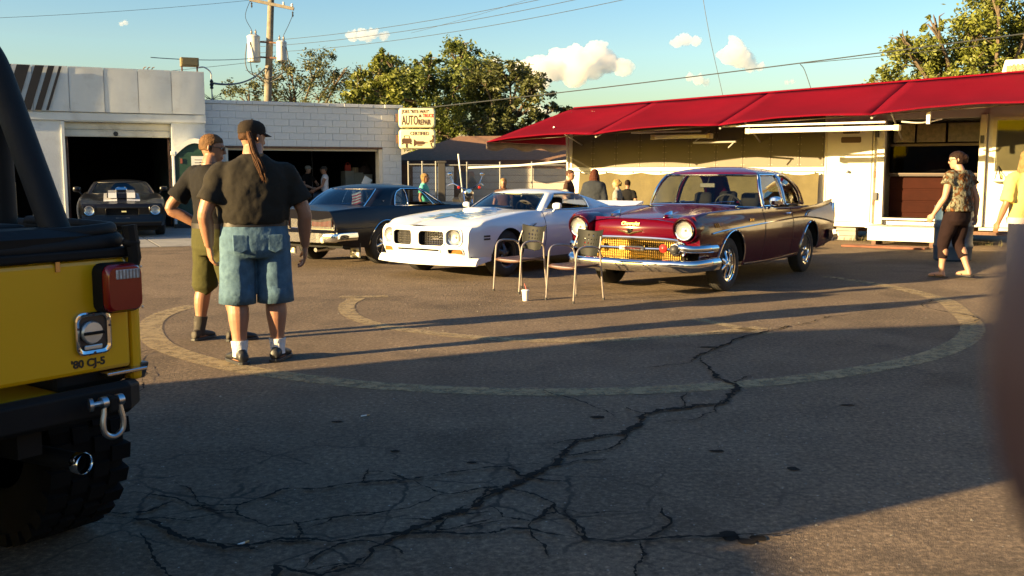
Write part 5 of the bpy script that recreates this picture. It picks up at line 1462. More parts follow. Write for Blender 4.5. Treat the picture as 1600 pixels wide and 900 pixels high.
gc = dict(z=tl(1.0, 1.465), xf=tl(-.78, -1.26, .9), xa=interp([(0, -1.20), (.5, -1.24), (.9, -1.38), (1, -1.46)]), ya=interp([(0, .835), (.5, .765), (.9, .68), (1, .625)]),
          xr=interp([(0, -3.36), (.5, -3.10), (.9, -2.86), (1, -2.76)]), xc=interp([(0, -3.14), (.5, -2.98), (.9, -2.68), (1, -2.56)]), yc=interp([(0, .74), (.5, .70), (.9, .61), (1, .56)]), belly=tl(.045, .035),
          side=[('pillar_a', interp([(0, -1.235), (.5, -1.275), (.9, -1.42), (1, -1.50)])), ('glass_a', interp([(0, -2.00), (1, -2.02)])), ('pillar_b', interp([(0, -2.08), (1, -2.10)])), ('glass_b', interp([(0, -2.92), (.4, -2.84), (.75, -2.63), (.95, -2.38), (1, -2.34)])), ('pillar_c', interp([(0, -3.14), (.5, -2.98), (.9, -2.68), (1, -2.56)]))],
          crown=.08, pf=2.6, pr=2.6, fz=.02, apil=0, rear_pillar=3, trimr=.014, wsmat=glass_mat('clear_glass', (.66, .70, .68)), sgmat=glass_mat('clear_glass', (.66, .70, .68)), rgmat=glass_mat('clear_glass', (.66, .70, .68)))
rows_c = greenhouse(car, gc)
seats(cv, [-1.55, -2.45], .36, .5, .98); steering(cv, -1.18, .36, 1.0); dash(cv, -1.02, .72, .99)
p = MB(); p.box(-1.30, -1.27, -.11, .11, 1.26, 1.32); p.tube([(-1.28, 0, 1.3), (-1.34, 0, 1.40)], .01, 6); p.build('rear_view_mirror', BLACKPL, cv, smooth=0, bevel=.01)
# nose panel between the lamps
def fx_c(y, z): return .955 - .10 * (y / .66) ** 2 - .10 * max(0, (z - .80) / .13) ** 2 + .012 * cos(y * 4) - .02 * max(0, (.74 - z) / .06)
fascia(cv, fx_c, .66, .675, .925, [], MARO, 'nose_panel', 40, 14)
for sg in (1, -1):
    # hooded lamp pods
    p = MB(); rings = []
    for xx, r_, dz in ((.55, .165, .01), (.80, .168, .01), (.90, .164, .008), (.965, .150, .004), (.945, .133, .0), (.90, .128, 0)):
        rings.append([Vector((xx + (.035 * max(0, sin(a)) if xx > .85 else 0) - (.03 * max(0, -sin(a)) if xx > .85 else 0), sg * .715 + r_ * cos(a), .795 + dz + r_ * sin(a))) for a in [2 * pi * k / 28 for k in range(28)]])
    p.loft(rings, True, False); p.build('headlight_pod', MARO, cv, smooth=50)
    headlamp(cv, .968, sg * .715, .795, .100, .022, depth=.06)
    # wing ends of the bumper
    p = MB(); pts = [(.90, sg * .60, .60), (.955, sg * .68, .585), (.93, sg * .80, .575), (.80, sg * .905, .575), (.58, sg * .955, .575)]
    p.tube(cr(pts, 5), .040, 10, flat=1.15); p.build('bumper_wing', CHROME, cv)
    p = MB(); p.lathe([(.075, -.10), (.08, .02), (.068, .045), (.05, .05)], (.93, sg * .60, .565), (1, 0, 0), 20); p.build('parking_lamp_ring', CHROME, cv)
    p = MB(); p.lathe([(.062, 0), (.055, .02), (.03, .04), (0, .045)], (.978, sg * .60, .565), (1, 0, 0), 18); p.build('bumper_bullet', BLACKPL if sg > 0 else pm('lamp_red', (.35, .02, .015), .25), cv)
    p = MB(); p.lathe([(.05, 0), (.05, .02), (.03, .035), (0, .04)], (.955, sg * .45, .575), (1, 0, 0), 16); p.build('parking_lamp', MATS.get('lamp_red') or pm('lamp_red', (.35, .02, .015), .25), cv)
    # hood spears
    e = empty('hood_ornament', cv)
    p = MB(); p.rings([(.68, sg * .36, .935, .10, .030), (.66, sg * .36, .965, .12, .034), (.62, sg * .36, .99, .07, .02), (.58, sg * .36, 1.005, .025, .008)]); p.build('spear', CHROME, e)
    p = MB(); p.tube([(.78, sg * .36, .935), (.40, sg * .36, .985)], [.006, .004], 6); p.build('strip', CHROME, e)
# bumper bar
def bar(path, prof, name, mat, parent):
    pts = cr(path, 5); rings = []
    for i, q in enumerate(pts):
        d = (pts[min(i + 1, len(pts) - 1)] - pts[max(i - 1, 0)]).normalized(); nrm = Vector((d.y, -d.x, 0)).normalized()
        if nrm.x < 0 and abs(q.y) < .6: nrm = -nrm
        rings.append([q + nrm * a + Vector((0, 0, b)) for a, b in prof])
    m_ = MB(); m_.loft(rings, True, True); return m_.build(name, mat, parent, smooth=40)
bpath = [(.55, -.955, .40), (.78, -.915, .40), (.93, -.79, .385), (1.0, -.5, .38), (1.02, 0, .375), (1.0, .5, .38), (.93, .79, .385), (.78, .915, .40), (.55, .955, .40)]
bar(bpath, [(-.02, -.09), (.03, -.078), (.055, -.03), (.06, .02), (.045, .05), (.02, .065), (-.02, .065)], 'front_bumper', CHROME, cv)
# grille
zt, zb = .665, .435
p = MB(); p.box(.70, .74, -.66, .66, .42, .72); p.build('grille_recess', UNDER, cv, smooth=0)
def gxx(y): return .865 - .06 * (y / .62) ** 2
for k in range(46):
    y = -.60 + 1.2 * k / 45
    p = MB(); p.box(gxx(y) - .012, gxx(y) + .004, y - .003, y + .003, zb, zt)
    if k == 0: gb0 = p.build('grille_bar', GOLD, cv, smooth=0); gy0 = y
    else:
        c = gb0.copy(); COL.objects.link(c); c.parent = cv; c.location = (gxx(y) - gxx(gy0), y - gy0, 0)
for k in range(8):
    z = zb + .012 + (zt - zb - .024) * k / 7
    p = MB(); p.tube([(gxx(y) + .004, y, z) for y in [-.62 + 1.24 * i / 16 for i in range(17)]], .0034, 5); p.build('grille_cross_bar', GOLD, cv)
p = MB(); p.tube(cr([(.86, -.66, .45), (.89, -.68, .58), (.905, -.64, .66), (.94, -.4, .685), (.955, 0, .69), (.94, .4, .685), (.905, .64, .66), (.89, .68, .58), (.86, .66, .45)], 6), .022, 10); p.build('grille_surround', CHROME, cv)
p = MB(); p.tube([(gxx(y) + .025, y, .556) for y in [-.56 + 1.12 * i / 16 for i in range(17)]], .017, 8); p.build('centre_bar', CHROME, cv)
p = MB(); p.box(.90, .925, -.17, .17, .534, .584); p.build('centre_badge', ALU, cv, smooth=0, bevel=.012)
p = MB(); p.box(.9255, .929, -.13, .13, .549, .569); p.build('badge_inlay', pm('badge_red', (.4, .03, .03), .4), cv, smooth=0)
# V emblem and script
def nose(y, z, off=.006): return (fx_c(y, z) + off, y, z)
for sg in (1, -1):
    p = MB(); p.tube([nose(0, .735), nose(sg * .07, .757), nose(sg * .17, .775)], [.013, .012, .005], 6); p.build('emblem_wing', GOLD if sg > 0 else GOLD, cv)
p = MB(); p.prism([(-.035, .80), (.035, .80), (.025, .755), (0, .735), (-.025, .755)], lambda u, v, q: (fx_c(u, v) + .004 + q, u, v), .012); p.build('emblem_shield', CHROME, cv)
tx_ = text_mesh('script_lettering', 'Chevrolet', .060, GOLD, cv, frame4((fx_c(0, .84) + .004, -.125, .838), (0, 1, 0), (-.25, 0, .97), (.97, 0, .25)), .004, shear=.35, sx=1.0)
# side brightwork
car.trim([(.62, .745), (.2, .775), (-.6, .795), (-1.6, .82), (-2.4, .835), (-2.9, .815), (-3.5, .76), (-4.14, .685)], .010, CHROME)
car.trim([(-2.62, .825), (-2.70, .87), (-2.86, .905), (-3.3, .935), (-4.12, .985)], .009, CHROME)
def ins(u, v):
    x = -2.72 - 1.40 * u; zlo = interp([(-4.14, .70), (-3.5, .772), (-2.9, .825), (-2.6, .838)])(x); zhi = interp([(-4.12, .972), (-3.3, .925), (-2.86, .892), (-2.72, .845)])(x)
    return x, zlo + (zhi - zlo) * v
car.panel(ins, [k / 14 for k in range(15)], [k / 5 for k in range(6)], ALU, 'side_insert')
car.trim([(-.46, .305), (-1.5, .295), (-2.46, .315)], .012, CHROME, 'rocker_trim')
for k in range(3):
    car.trim([(.50 - .045 * k, .815), (.53 - .045 * k, .865)], .007, GOLD, 'fender_hash')
car.seam([(-1.06, .99), (-1.05, .7), (-1.02, .32)]); car.seam([(-2.12, .98), (-2.13, .7), (-2.13, .32)])
door_handle(car, -1.92, .905); mirror(cv, -1.22, .90, .985, CHROME)
ft = text_mesh('script_lettering', 'Bel Air', .055, GOLD, cv, frame4((-.52, side_c(-.5, .86) + .004, .85), (-1, 0, 0), (0, 0, 1), (0, 1, 0)), .003, shear=.35)
p = MB(); p.tube([(-.80, -.62, 1.03), (-.80, 0, 1.045), (-.80, .62, 1.03)], .012, 6); p.build('cowl_trim', CHROME, cv)
for sg in (1, -1):
    p = MB(); p.tube([(-.84, sg * .18, 1.045), (-.93, sg * .30 + .05, 1.075), (-.98, sg * .36 + .16, 1.08)], .007, 5); p.build('wiper', CHROME, cv)
# tail
for sg in (1, -1):
    p = MB(); p.rings([(-4.16, sg * .835, .70, .05, .05), (-4.19, sg * .835, .78, .055, .055), (-4.19, sg * .835, .90, .05, .05), (-4.20, sg * .84, 1.0, .03, .03)]); p.build('tail_lamp_housing', CHROME, cv)
    p = MB(); p.ball((-4.23, sg * .835, .82), (.03, .045, .06)); p.build('tail_lamp', MATS['lamp_red'], cv)
bar([(-3.75, .955, .50), (-4.1, .93, .49), (-4.28, .82, .47), (-4.32, .4, .45), (-4.33, 0, .45), (-4.32, -.4, .45), (-4.28, -.82, .47), (-4.1, -.93, .49), (-3.75, -.955, .50)], [(-.02, -.09), (.03, -.07), (.05, 0), (.03, .08), (-.02, .09)], 'rear_bumper', CHROME, cv)
wp = wheel_proto(cv, WR, .205, .20, 'spoke', .015)
place_wheels(cv, wp, [(0, .785, WR, True, 0), (0, -.785, WR, False, 0), (-2.92, .775, WR, True, 0), (-2.92, -.775, WR, False, 0)])
p = MB(); p.tube([(0, -.7, .33), (0, .7, .33)], .04, 8); p.tube([(-2.92, -.7, .33), (-2.92, .7, .33)], .05, 8); p.build('axle', UNDER, cv)

# ================================================================== white seventies coupe
fb = thing('white_coupe', 'white seventies muscle coupe with twin grilles and a blue bird decal on its hood', 'car', (-.713, 13.82, 0), math.atan2(-.799, -.602), None, .94)
WHT = car_paint('white_car_paint', (.66, .68, .71), .32, .8, .0)
zs_f = interp([(1.02, .715), (.8, .765), (.4, .825), (0, .865), (-.7, .91), (-1.4, .90), (-2.1, .895), (-2.6, .925), (-3.2, .92), (-3.84, .83)])
wf_f = interp([(1.02, .885), (.7, .96), (0, 1.01), (-1.2, .98), (-2.6, 1.015), (-3.3, .99), (-3.84, .90)])
sp_f = interp([(.18, .82), (.26, .86), (.42, .905), (.58, .92), (.70, .905), (.80, .875), (.93, .80)])
def side_f(x, z):
    k = max(0, (x - .1) / .9)
    return sp_f(z) * wf_f(x) + .035 * k * max(0, (z - .6)) / .2
zl_f = interp([(1.02, .26), (.6, .25), (-2, .22), (-3.84, .34)])
zh_f = interp([(1.02, .745), (.7, .80), (.2, .86), (-.6, .93), (-.95, .945)]); zd_f = interp([(-2.4, 1.0), (-3.0, .94), (-3.5, .915), (-3.84, .87)])
def top_f(x):
    zs, ys = zs_f(x), side_f(x, zs_f(x)); zc = zh_f(x) if x > -1.6 else zd_f(x)
    return [(ys - .02, zs + .012), (ys - .07, zs + .02), (.62, zs + .022), (.50, zs + .015 + (zc - zs) * .2), (.38, zc - .012), (.20, zc), (.08, zc + .012), (0, zc + .018)]
def fx_f(y, z):
    a = min(1, abs(y) / .88)
    b = 1.02 - .20 * a ** 2.4 - .03 * (1 - math.exp(-(y / .10) ** 2))
    b -= .10 * max(0, (z - .64) / .1) ** 2 * (.7 if abs(y) > .1 else .4)
    b -= .05 * max(0, (.46 - z) / .12)
    return b
def warp_f(x, y, z):
    k = max(0, (x - .45) / .57); k = k * k * (3 - 2 * k)
    return x + k * (fx_f(y, min(z, .74)) - 1.0)
fcar = Car(fb, WHT, side_f, zs_f, zl_f, [(0, .335, .375), (-2.74, .335, .375)], 1.0, -3.84, -.92, -2.75, top_f, warp_f)
fcar.shell(capf=False)
holes = []
grl = {}
for sg in (1, -1):
    P = [(sg * (a + .272), b + .582) for a, b in rrect(.43, .225, .065, 5)]; holes.append(P); grl[sg] = P
    holes.append([(sg * (a + .615), b + .60) for a, b in rrect(.235, .235, .08, 5)])
    holes.append([(sg * (a + .625), b + .405) for a, b in rrect(.22, .085, .03, 4)])
holes.append([(a, b + .415) for a, b in rrect(.80, .05, .02, 3)])
fascia(fb, fx_f, .88, .30, .745, holes, WHT, 'front_fascia', 100, 30, wz=lambda z: side_f(.95, z) * .985)
for h, dp_, mt in [(holes[0], .12, UNDER), (holes[3], .12, UNDER), (holes[1], .06, WHT), (holes[4], .06, WHT), (holes[2], .04, UNDER), (holes[5], .04, UNDER), (holes[6], .06, UNDER)]:
    ol = [Vector((fx_f(y, z) + .002, y, z)) for y, z in h]
    recess(fb, ol, dp_, mt, 'opening')
    p = MB(); p.tube(ol, .013, 6, loop=True); p.build('opening_rim', WHT, fb)
for sg in (1, -1):
    e = empty('grille', fb)
    for k in range(15):
        y = sg * (.075 + .395 * k / 14); p = MB(); p.box(fx_f(y, .58) - .075, fx_f(y, .58) - .065, y - .003, y + .003, .475, .69); p.build('grille_bar', BLACKPL, e, smooth=0)
    for k in range(6):
        z = .495 + .035 * k; p = MB(); p.tube([(fx_f(sg * y, .58) - .062, sg * y, z) for y in (.07, .17, .27, .37, .475)], .004, 5); p.build('grille_cross_bar', DARKCHROME, e)
    headlamp(fb, fx_f(.615, .6) - .025, sg * .615, .60, .098, .014)
    p = MB(); y0 = .625; p.box(fx_f(y0, .40) - .035, fx_f(y0, .40) - .012, sg * y0 - .105, sg * y0 + .105, .37, .44); p.build('parking_lamp', pm('amber_lens', (.20, .075, .012), .2, var=.1), fb, smooth=0, bevel=.008)
    fcar.panel(lambda u, v: (.62 - .17 * u, .56 + .025 * v), [0, .5, 1], [0, 1], BLACKPL, 'side_marker', .004, (sg,)); fcar.panel(lambda u, v: (.62 - .17 * u, .60 + .025 * v), [0, .5, 1], [0, 1], BLACKPL, 'side_marker', .004, (sg,))
p = MB(); p.box(.955, .975, .30, .41, .575, .59); p.build('grille_badge', CHROME, fb, smooth=0)
# chin spoiler
p = MB(); rings = []
for k in range(25):
    y = -.93 + 1.86 * k / 24; xx = fx_f(y * .94, .32)
    rings.append([Vector((xx - .06, y, .315)), Vector((xx + .005, y, .315)), Vector((xx + .05, y, .27)), Vector((xx + .075, y, .215)), Vector((xx + .05, y, .205)), Vector((xx - .02, y, .25))])
p.loft(rings); p.build('chin_spoiler', WHT, fb, smooth=40)
for sg in (1, -1):
    p = MB(); rings = []
    for k in range(9):
        x = .80 - .42 * k / 8; y = side_f(x, .3) - .01; h_ = (1 - k / 8) ** .7
        x2 = fcar.warp(x, y, .3)
        rings.append([Vector((x2, sg * y, .33 + .16 * (1 - h_) * .3)), Vector((x2, sg * (y + .012 + .02 * h_), .30)), Vector((x2, sg * (y + .03 * h_ + .012), .215 + .05 * (1 - h_))), Vector((x2, sg * (y - .04), .225 + .05 * (1 - h_)))])
    p.loft(rings); p.build('spoiler_flare', WHT, fb, smooth=40)
# shaker scoop + bird
p = MB(); p.rings([(-.46, 0, .88, .30, .22), (-.46, 0, .935, .29, .215), (-.45, 0, .962, .25, .19), (-.44, 0, .972, .18, .13), (-.44, 0, .975, .08, .05)], e=2.6); p.build('hood_scoop', WHT, fb)
BIRD = pm('bird_blue', (.03, .13, .30), .35, coat=.5); BIRD2 = pm('bird_olive', (.10, .10, .05), .35)
def hz(x, y):
    tp = [(side_f(x, zs_f(x)), zs_f(x))] + top_f(x)
    for (ya_, za_), (yb, zb_) in zip(tp, tp[1:]):
        if yb <= abs(y) <= ya_: return za_ + (zb_ - za_) * (ya_ - abs(y)) / max(1e-6, ya_ - yb)
    return zs_f(x)
def decal(polys, mat, nm):
    p = MB()
    for P in polys:
        P2 = []
        for (x, y), (x2, y2) in zip(P, P[1:] + P[:1]):
            for k in range(3): P2.append((x + (x2 - x) * k / 3, y + (y2 - y) * k / 3))
        p.add([(fcar.warp(x, y, .8), y, hz(x, y) + .006) for x, y in P2], [tuple(range(len(P2)))])
    p.build(nm, mat, fb, smooth=0)
fe = []
for sg in (1, -1):
    for k in range(6):
        a = k / 5
        fe.append([(.30 - .10 * k, sg * .05), (.34 - .10 * k, sg * .12), (.44 - .16 * k, sg * (.46 - .02 * k)), (.36 - .16 * k, sg * (.44 - .02 * k)), (.24 - .10 * k, sg * .14)])
for q_ in fe: decal([q_], BIRD, 'bird_feather')
decal([[(.62, .0), (.52, .06), (.36, .07), (.1, .06), (-.05, .05), (-.05, -.05), (.1, -.06), (.36, -.07), (.52, -.06)]], BIRD, 'bird_body')
decal([[(.25, -.16), (.31, -.18), (.0, -.42), (-.1, -.40)]], BIRD2, 'bird_edge')
fg = dict(z=tl(.915, 1.185), xf=tl(-.72, -1.26, .95), xa=interp([(0, -1.05), (.9, -1.46), (1, -1.54)]), ya=interp([(0, .73), (.9, .565), (1, .52)]),
          xr=interp([(0, -3.30), (.5, -2.85), (.9, -2.42), (1, -2.3)]), xc=interp([(0, -3.25), (.5, -2.72), (.9, -2.28), (1, -2.16)]), yc=interp([(0, .66), (.5, .62), (.9, .53), (1, .48)]), belly=tl(.07, .05),
          side=[('pillar_a', interp([(0, -1.12), (1, -1.62)])), ('glass_a', interp([(0, -2.36), (.5, -2.36), (.8, -2.30), (.95, -2.18), (1, -2.1)])), ('pillar_c', interp([(0, -3.25), (.5, -2.72), (.9, -2.28), (1, -2.16)]))],
          crown=.05, pf=2.2, pr=3, apil=1, rear_pillar=1, trimr=.007, open=['glass_a'], wsmat=glass_mat('car_glass_smoke', (.32, .35, .34)))
greenhouse(fcar, fg)
seats(fb, [-1.5], .36, .34, .90, True); dash(fb, -1.0, .68, .90); steering(fb, -1.15, .36, .90, .18)
fcar.seam([(-.95, .91), (-.93, .6), (-.90, .27)]); fcar.seam([(-2.22, .90), (-2.24, .6), (-2.2, .27)])
door_handle(fcar, -2.0, .76, L_=.14); mirror(fb, -1.22, .80, .88, WHT, 1, .95)
mirror(fb, -1.22, -.80, .88, WHT, -1, .8)
fcar.trim([(-.42, .70), (-.55, .735), (-.70, .75)], .010, WHT, 'fender_vent'); fcar.trim([(-.42, .70), (-.55, .70), (-.68, .745)], .008, BLACKPL, 'vent_slot')
p = MB(); p.box(-3.86, -3.80, -.75, .75, .62, .76); p.build('tail_lamp_panel', MATS['lamp_red'], fb, smooth=0)
p = MB(); p.prism([(-3.55, .90), (-3.95, 1.0), (-3.97, .97), (-3.80, .85)], lambda u, v, q: (u, -.86 + q, v), 1.72); p.build('rear_spoiler', WHT, fb, smooth=0, bevel=.01)
fw = wheel_proto(fb, .335, .195, .22, 'spoke', .03, pm('wheel_grey', (.10, .10, .11), .35, metal=.9))
place_wheels(fb, fw, [(0, .775, .335, True, 0), (0, -.775, .335, False, 0), (-2.74, .79, .335, True, 0), (-2.74, -.79, .335, False, 0)])
p = MB(); p.tube([(0, -.7, .33), (0, .7, .33)], .04, 8); p.tube([(-2.74, -.7, .33), (-2.74, .7, .33)], .05, 8); p.build('axle', UNDER, fb)

# ================================================================== dark blue sixties hardtop, seen from behind
co = thing('navy_hardtop', 'dark navy sixties two-door hardtop seen from its tail with bright five spoke wheels', 'car', (-1.16, 17.86, 0), math.atan2(.829, .559), None, .93)
NAVY = car_paint('navy_paint', (.003, .0035, .008), .32, .10, 0, spec=.22)
zs_g = interp([(.86, .84), (.4, .88), (-.8, .92), (-1.8, .915), (-2.5, .945), (-3.2, .94), (-3.97, .895)])
wf_g = interp([(.86, .93), (.3, .985), (-1, 1.0), (-3, 1.0), (-3.97, .93)])
sp_g = interp([(.20, .80), (.30, .845), (.46, .885), (.62, .905), (.70, .90), (.78, .88), (.90, .845), (.95, .82)])
def side_g(x, z): return sp_g(z) * wf_g(x)
zl_g = interp([(.86, .30), (-2, .245), (-3.3, .30), (-3.97, .40)])
zh_g = interp([(.86, .88), (0, .94), (-.9, .965)]); zd_g = interp([(-2.8, .985), (-3.4, .965), (-3.97, .925)])
def top_g(x):
    zs, ys = zs_g(x), side_g(x, zs_g(x)); zc = zh_g(x) if x > -1.6 else zd_g(x)
    return [(ys - .015, zs + .01), (ys - .06, zs + .016), (.66, zs + .016), (.54, zc - .012), (.40, zc - .004), (.2, zc), (0, zc + .004)]
gcar = Car(co, NAVY, side_g, zs_g, zl_g, [(0, .34, .375), (-2.82, .345, .385)], .86, -3.97, -.95, -2.95, top_g, lambda x, y, z: x + (.05 * max(0, (-x - 3.7) / .27) * (abs(y) / .85) ** 3) - .10 * max(0, (-x - 3.6) / .37) * max(0, (z - .62) / .3))
gcar.shell(); gcar.lip(CHROME, .008)
gg = dict(z=tl(.935, 1.255), xf=tl(-.78, -1.38), xa=interp([(0, -1.02), (.9, -1.52), (1, -1.6)]), ya=interp([(0, .73), (.9, .60), (1, .55)]),
          xr=interp([(0, -3.22), (.5, -3.0), (.9, -2.78), (1, -2.70)]), xc=interp([(0, -3.06), (.5, -2.84), (.9, -2.62), (1, -2.52)]), yc=interp([(0, .73), (.5, .69), (.9, .60), (1, .55)]), belly=tl(.05, .035),
          side=[('pillar_a', interp([(0, -1.08), (1, -1.66)])), ('glass_a', interp([(0, -1.38), (.9, -1.66), (1, -1.7)])), ('glass_b', interp([(0, -2.12), (1, -2.06)])), ('glass_c', interp([(0, -2.46), (.5, -2.40), (.8, -2.28), (.95, -2.12), (1, -2.1)])), ('pillar_c', interp([(0, -3.06), (.5, -2.84), (.9, -2.62), (1, -2.52)]))],
          crown=.06, pf=2.4, pr=3, apil=1, rear_pillar=1, trimr=.010, open=['glass_b'], trimgroups=[['glass_a', 'glass_b', 'glass_c'], ['glass_c'], ['glass_a']], wsmat=glass_mat('pale_screen', (.62, .64, .62)), rgmat=glass_mat('blue_glass', (.24, .30, .36), 1.6))
greenhouse(gcar, gg)
seats(co, [-1.5, -2.4], .34, .4, .84, False); dash(co, -1.02, .68, .92); steering(co, -1.2, .34, .93, .18)
gcar.seam([(-.98, .92), (-.96, .6), (-.93, .28)]); gcar.seam([(-2.18, .915), (-2.2, .6), (-2.16, .28)])
door_handle(gcar, -1.95, .80); gcar.trim([(.8, .60), (-1, .615), (-3.9, .62)], .005, NAVY, 'body_crease')
for sg in (1,):
    p = MB(); q = gcar.pt(-2.72, .98, 0, sg)
p = MB(); p.box(-2.735, -2.70, -.735, -.725, 1.03, 1.045); p.build('roof_badge', CHROME, co, smooth=0)
# tail panel
p = MB(); p.box(-3.955, -3.90, -.80, .80, .60, .85); p.build('tail_panel', DARKCHROME, co, smooth=0, bevel=.01)
for sg in (1, -1):
    e = empty('tail_lamp', co)
    p = MB(); p.box(-3.975, -3.957, sg * .48 - .30, sg * .48 + .30, .66, .80); p.build('lens', pm('lens_dark_red', (.18, .015, .012), .25), e, smooth=0, bevel=.006)
    for k in range(22):
        y = sg * .48 - .29 + k * .0276; p = MB(); p.box(-3.99, -3.976, y - .006, y + .006, .65, .81); p.build('slat', CHROME, e, smooth=0)
    p = MB(); 
    for z in (.64, .82): p.box(-3.992, -3.95, sg * .48 - .32, sg * .48 + .32, z - .012, z + .012)
    p.build('frame', CHROME, e, smooth=0)
p = MB(); p.box(-3.985, -3.957, -.13, .13, .62, .83); p.build('tail_badge_plate', CHROME, co, smooth=0, bevel=.01)
p = MB(); p.box(-3.985, -3.93, -.08, .08, .905, .93); p.build('trunk_lock_trim', CHROME, co, smooth=0, bevel=.008)
bar([(-3.55, .895, .50), (-3.85, .88, .50), (-4.0, .80, .49), (-4.04, .4, .485), (-4.045, 0, .485), (-4.04, -.4, .485), (-4.0, -.80, .49), (-3.85, -.88, .50), (-3.55, -.895, .50)], [(-.02, -.075), (.03, -.06), (.045, 0), (.03, .06), (-.02, .075)], 'rear_bumper', CHROME, co)
for sg in (1, -1):
    p = MB(); p.lathe([(.05, 0), (.05, .03), (.03, .045), (0, .045)], (-4.01, sg * .62, .455), (-1, 0, 0), 14); p.build('reverse_lamp', pm('lamp_cream', (.7, .62, .4), .3), co)
    p = MB(); p.tube([(-3.6, sg * .45, .30), (-4.02, sg * .45, .29)], .035, 10); p.build('exhaust_tip', DARKCHROME, co)
    p = MB(); p.box(-3.42, -3.40, sg * .74 - .11, sg * .74 + .11, .14, .40); p.build('mud_flap', BLACKPL, co, smooth=0)
    p = MB(); p.box(-3.43, -3.421, sg * .74 - .09, sg * .74 + .09, .16, .30); p.build('flap_plate', pm('flap_white', (.55, .52, .42), .5), co, smooth=0)
    p = MB(); p.box(-3.437, -3.431, sg * .74 - .03, sg * .74 + .03, .20, .27); p.build('flap_emblem', BLACKPL, co, smooth=0, bevel=.02)
fl_ = MB(); P = []
for j in range(9):
    P.append([(-2.78 - .01 * sin(i), -.30 + .20 * i / 8 + .01 * sin(j * .9), 1.0 + .19 * j / 8 - .05 * i / 8) for i in range(9)])
fl_.grid(P); fl_.m = [((k // 8) % 2) for k in range(64)]
fo = fl_.build('small_flag', [pm('flag_red', (.5, .05, .05), .8), pm('flag_white', (.7, .65, .6), .8)], smooth=0)
fq = MB(); fq.tube([(-2.77, -.31, .90), (-2.77, -.31, 1.22)], .006, 6); fq.build('stick', BLACKPL, fo)
fo.matrix_world = Matrix.Translation(co.location) @ Matrix.Rotation(co.rotation_euler.z, 4, 'Z') @ Matrix.Scale(.93, 4)
tag(fo, 'small red and white striped flag inside the navy car rear window', 'flag')
gw = wheel_proto(co, .335, .215, .22, 'spoke', .03, pm('wheel_silver', (.55, .55, .55), .25, metal=1, var=.05))
place_wheels(co, gw, [(-2.82, -.77, .335, False, 0), (-2.82, .77, .335, True, 0), (0, -.76, .335, False, 0), (0, .76, .335, True, 0)])
p = MB(); p.tube([(-2.82, -.7, .33), (-2.82, .7, .33)], .06, 8); p.ball((-2.82, 0, .33), .14); p.build('axle', UNDER, co)

# ================================================================== black coupe in the left bay
ca = thing('black_striped_coupe', 'black coupe with two white hood stripes parked nose out at the garage door', 'car', (-8.68, 22.0, 0), math.atan2(-.92, .37))
BLK = car_paint('black_car_paint', (.006, .0055, .006), .3, .3, 0, spec=.3)
STR = car_paint('white_stripe', (.62, .62, .60), .35, .6, 0)
zs_k = interp([(.98, .70), (.7, .76), (.2, .84), (-.7, .90), (-2, .90), (-2.7, .92), (-3.9, .84)])
def side_k(x, z): return sp_f(z) * wf_f(x)
zh_k = interp([(.98, .735), (.6, .80), (0, .87), (-.8, .94)]); 
def top_k(x):
    zs, ys = zs_k(x), side_k(x, zs_k(x)); zc = zh_k(x) if x > -1.6 else zd_f(x)
    return [(ys - .02, zs + .012), (ys - .07, zs + .02), (.66, zs + .022), (.50, zc - .03), (.38, zc - .012), (.20, zc), (.08, zc + .008), (0, zc + .01)]
def fx_k(y, z): return .98 - .10 * (abs(y) / .88) ** 2.5 - .10 * max(0, (z - .66) / .1) ** 2 + .03 * max(0, (.5 - z) / .1) - .05 * max(0, (.34 - z) / .1)
def warp_k(x, y, z):
    k = max(0, (x - .45) / .53); k = k * k * (3 - 2 * k); return x + k * (fx_k(y, z) - .98)
kcar = Car(ca, BLK, side_k, zs_k, zl_f, [(0, .335, .375), (-2.74, .335, .375)], .98, -3.84, -.92, -2.75, top_k, warp_k)
kcar.shell(capf=False)
kh = [[(a, b + .565) for a, b in rrect(.66, .16, .03, 3)]]
for sg in (1, -1): kh.append([(sg * .66 + a, .595 + b) for a, b in rrect(.23, .22, .06, 4)])
fascia(ca, fx_k, .88, .26, .735, kh, BLK, 'front_fascia', 80, 26, wz=lambda z: side_k(.95, z) * .985)
for h in kh:
    ol = [Vector((fx_k(y, z) + .002, y, z)) for y, z in h]; recess(ca, ol, .07, UNDER, 'opening')
    p = MB(); p.tube(ol, .012, 6, loop=True); p.build('opening_rim', BLK, ca)
for sg in (1, -1):
    headlamp(ca, fx_k(.66, .6) - .02, sg * .66, .595, .088, .022)
    p = MB(); p.box(.90, .925, sg * .43 - .055, sg * .43 + .055, .54, .62); p.build('parking_lamp', pm('amber_dim', (.16, .07, .04), .3), ca, smooth=0, bevel=.006)
for k in range(7):
    z = .50 + k * .022; p = MB(); p.tube([(.925, y, z) for y in (-.32, 0, .32)], .004, 5); p.build('grille_bar', BLACKPL, ca)
p = MB(); p.box(.955, .965, -.02, .075, .555, .585); p.build('grille_badge', pm('badge_yellow', (.75, .7, .35), .4), ca, smooth=0)
p = MB(); p.box(.985, 1.0, -.14, .14, .34, .44); p.build('licence_plate', pm('plate_dim', (.25, .22, .18), .5), ca, smooth=0, bevel=.006)
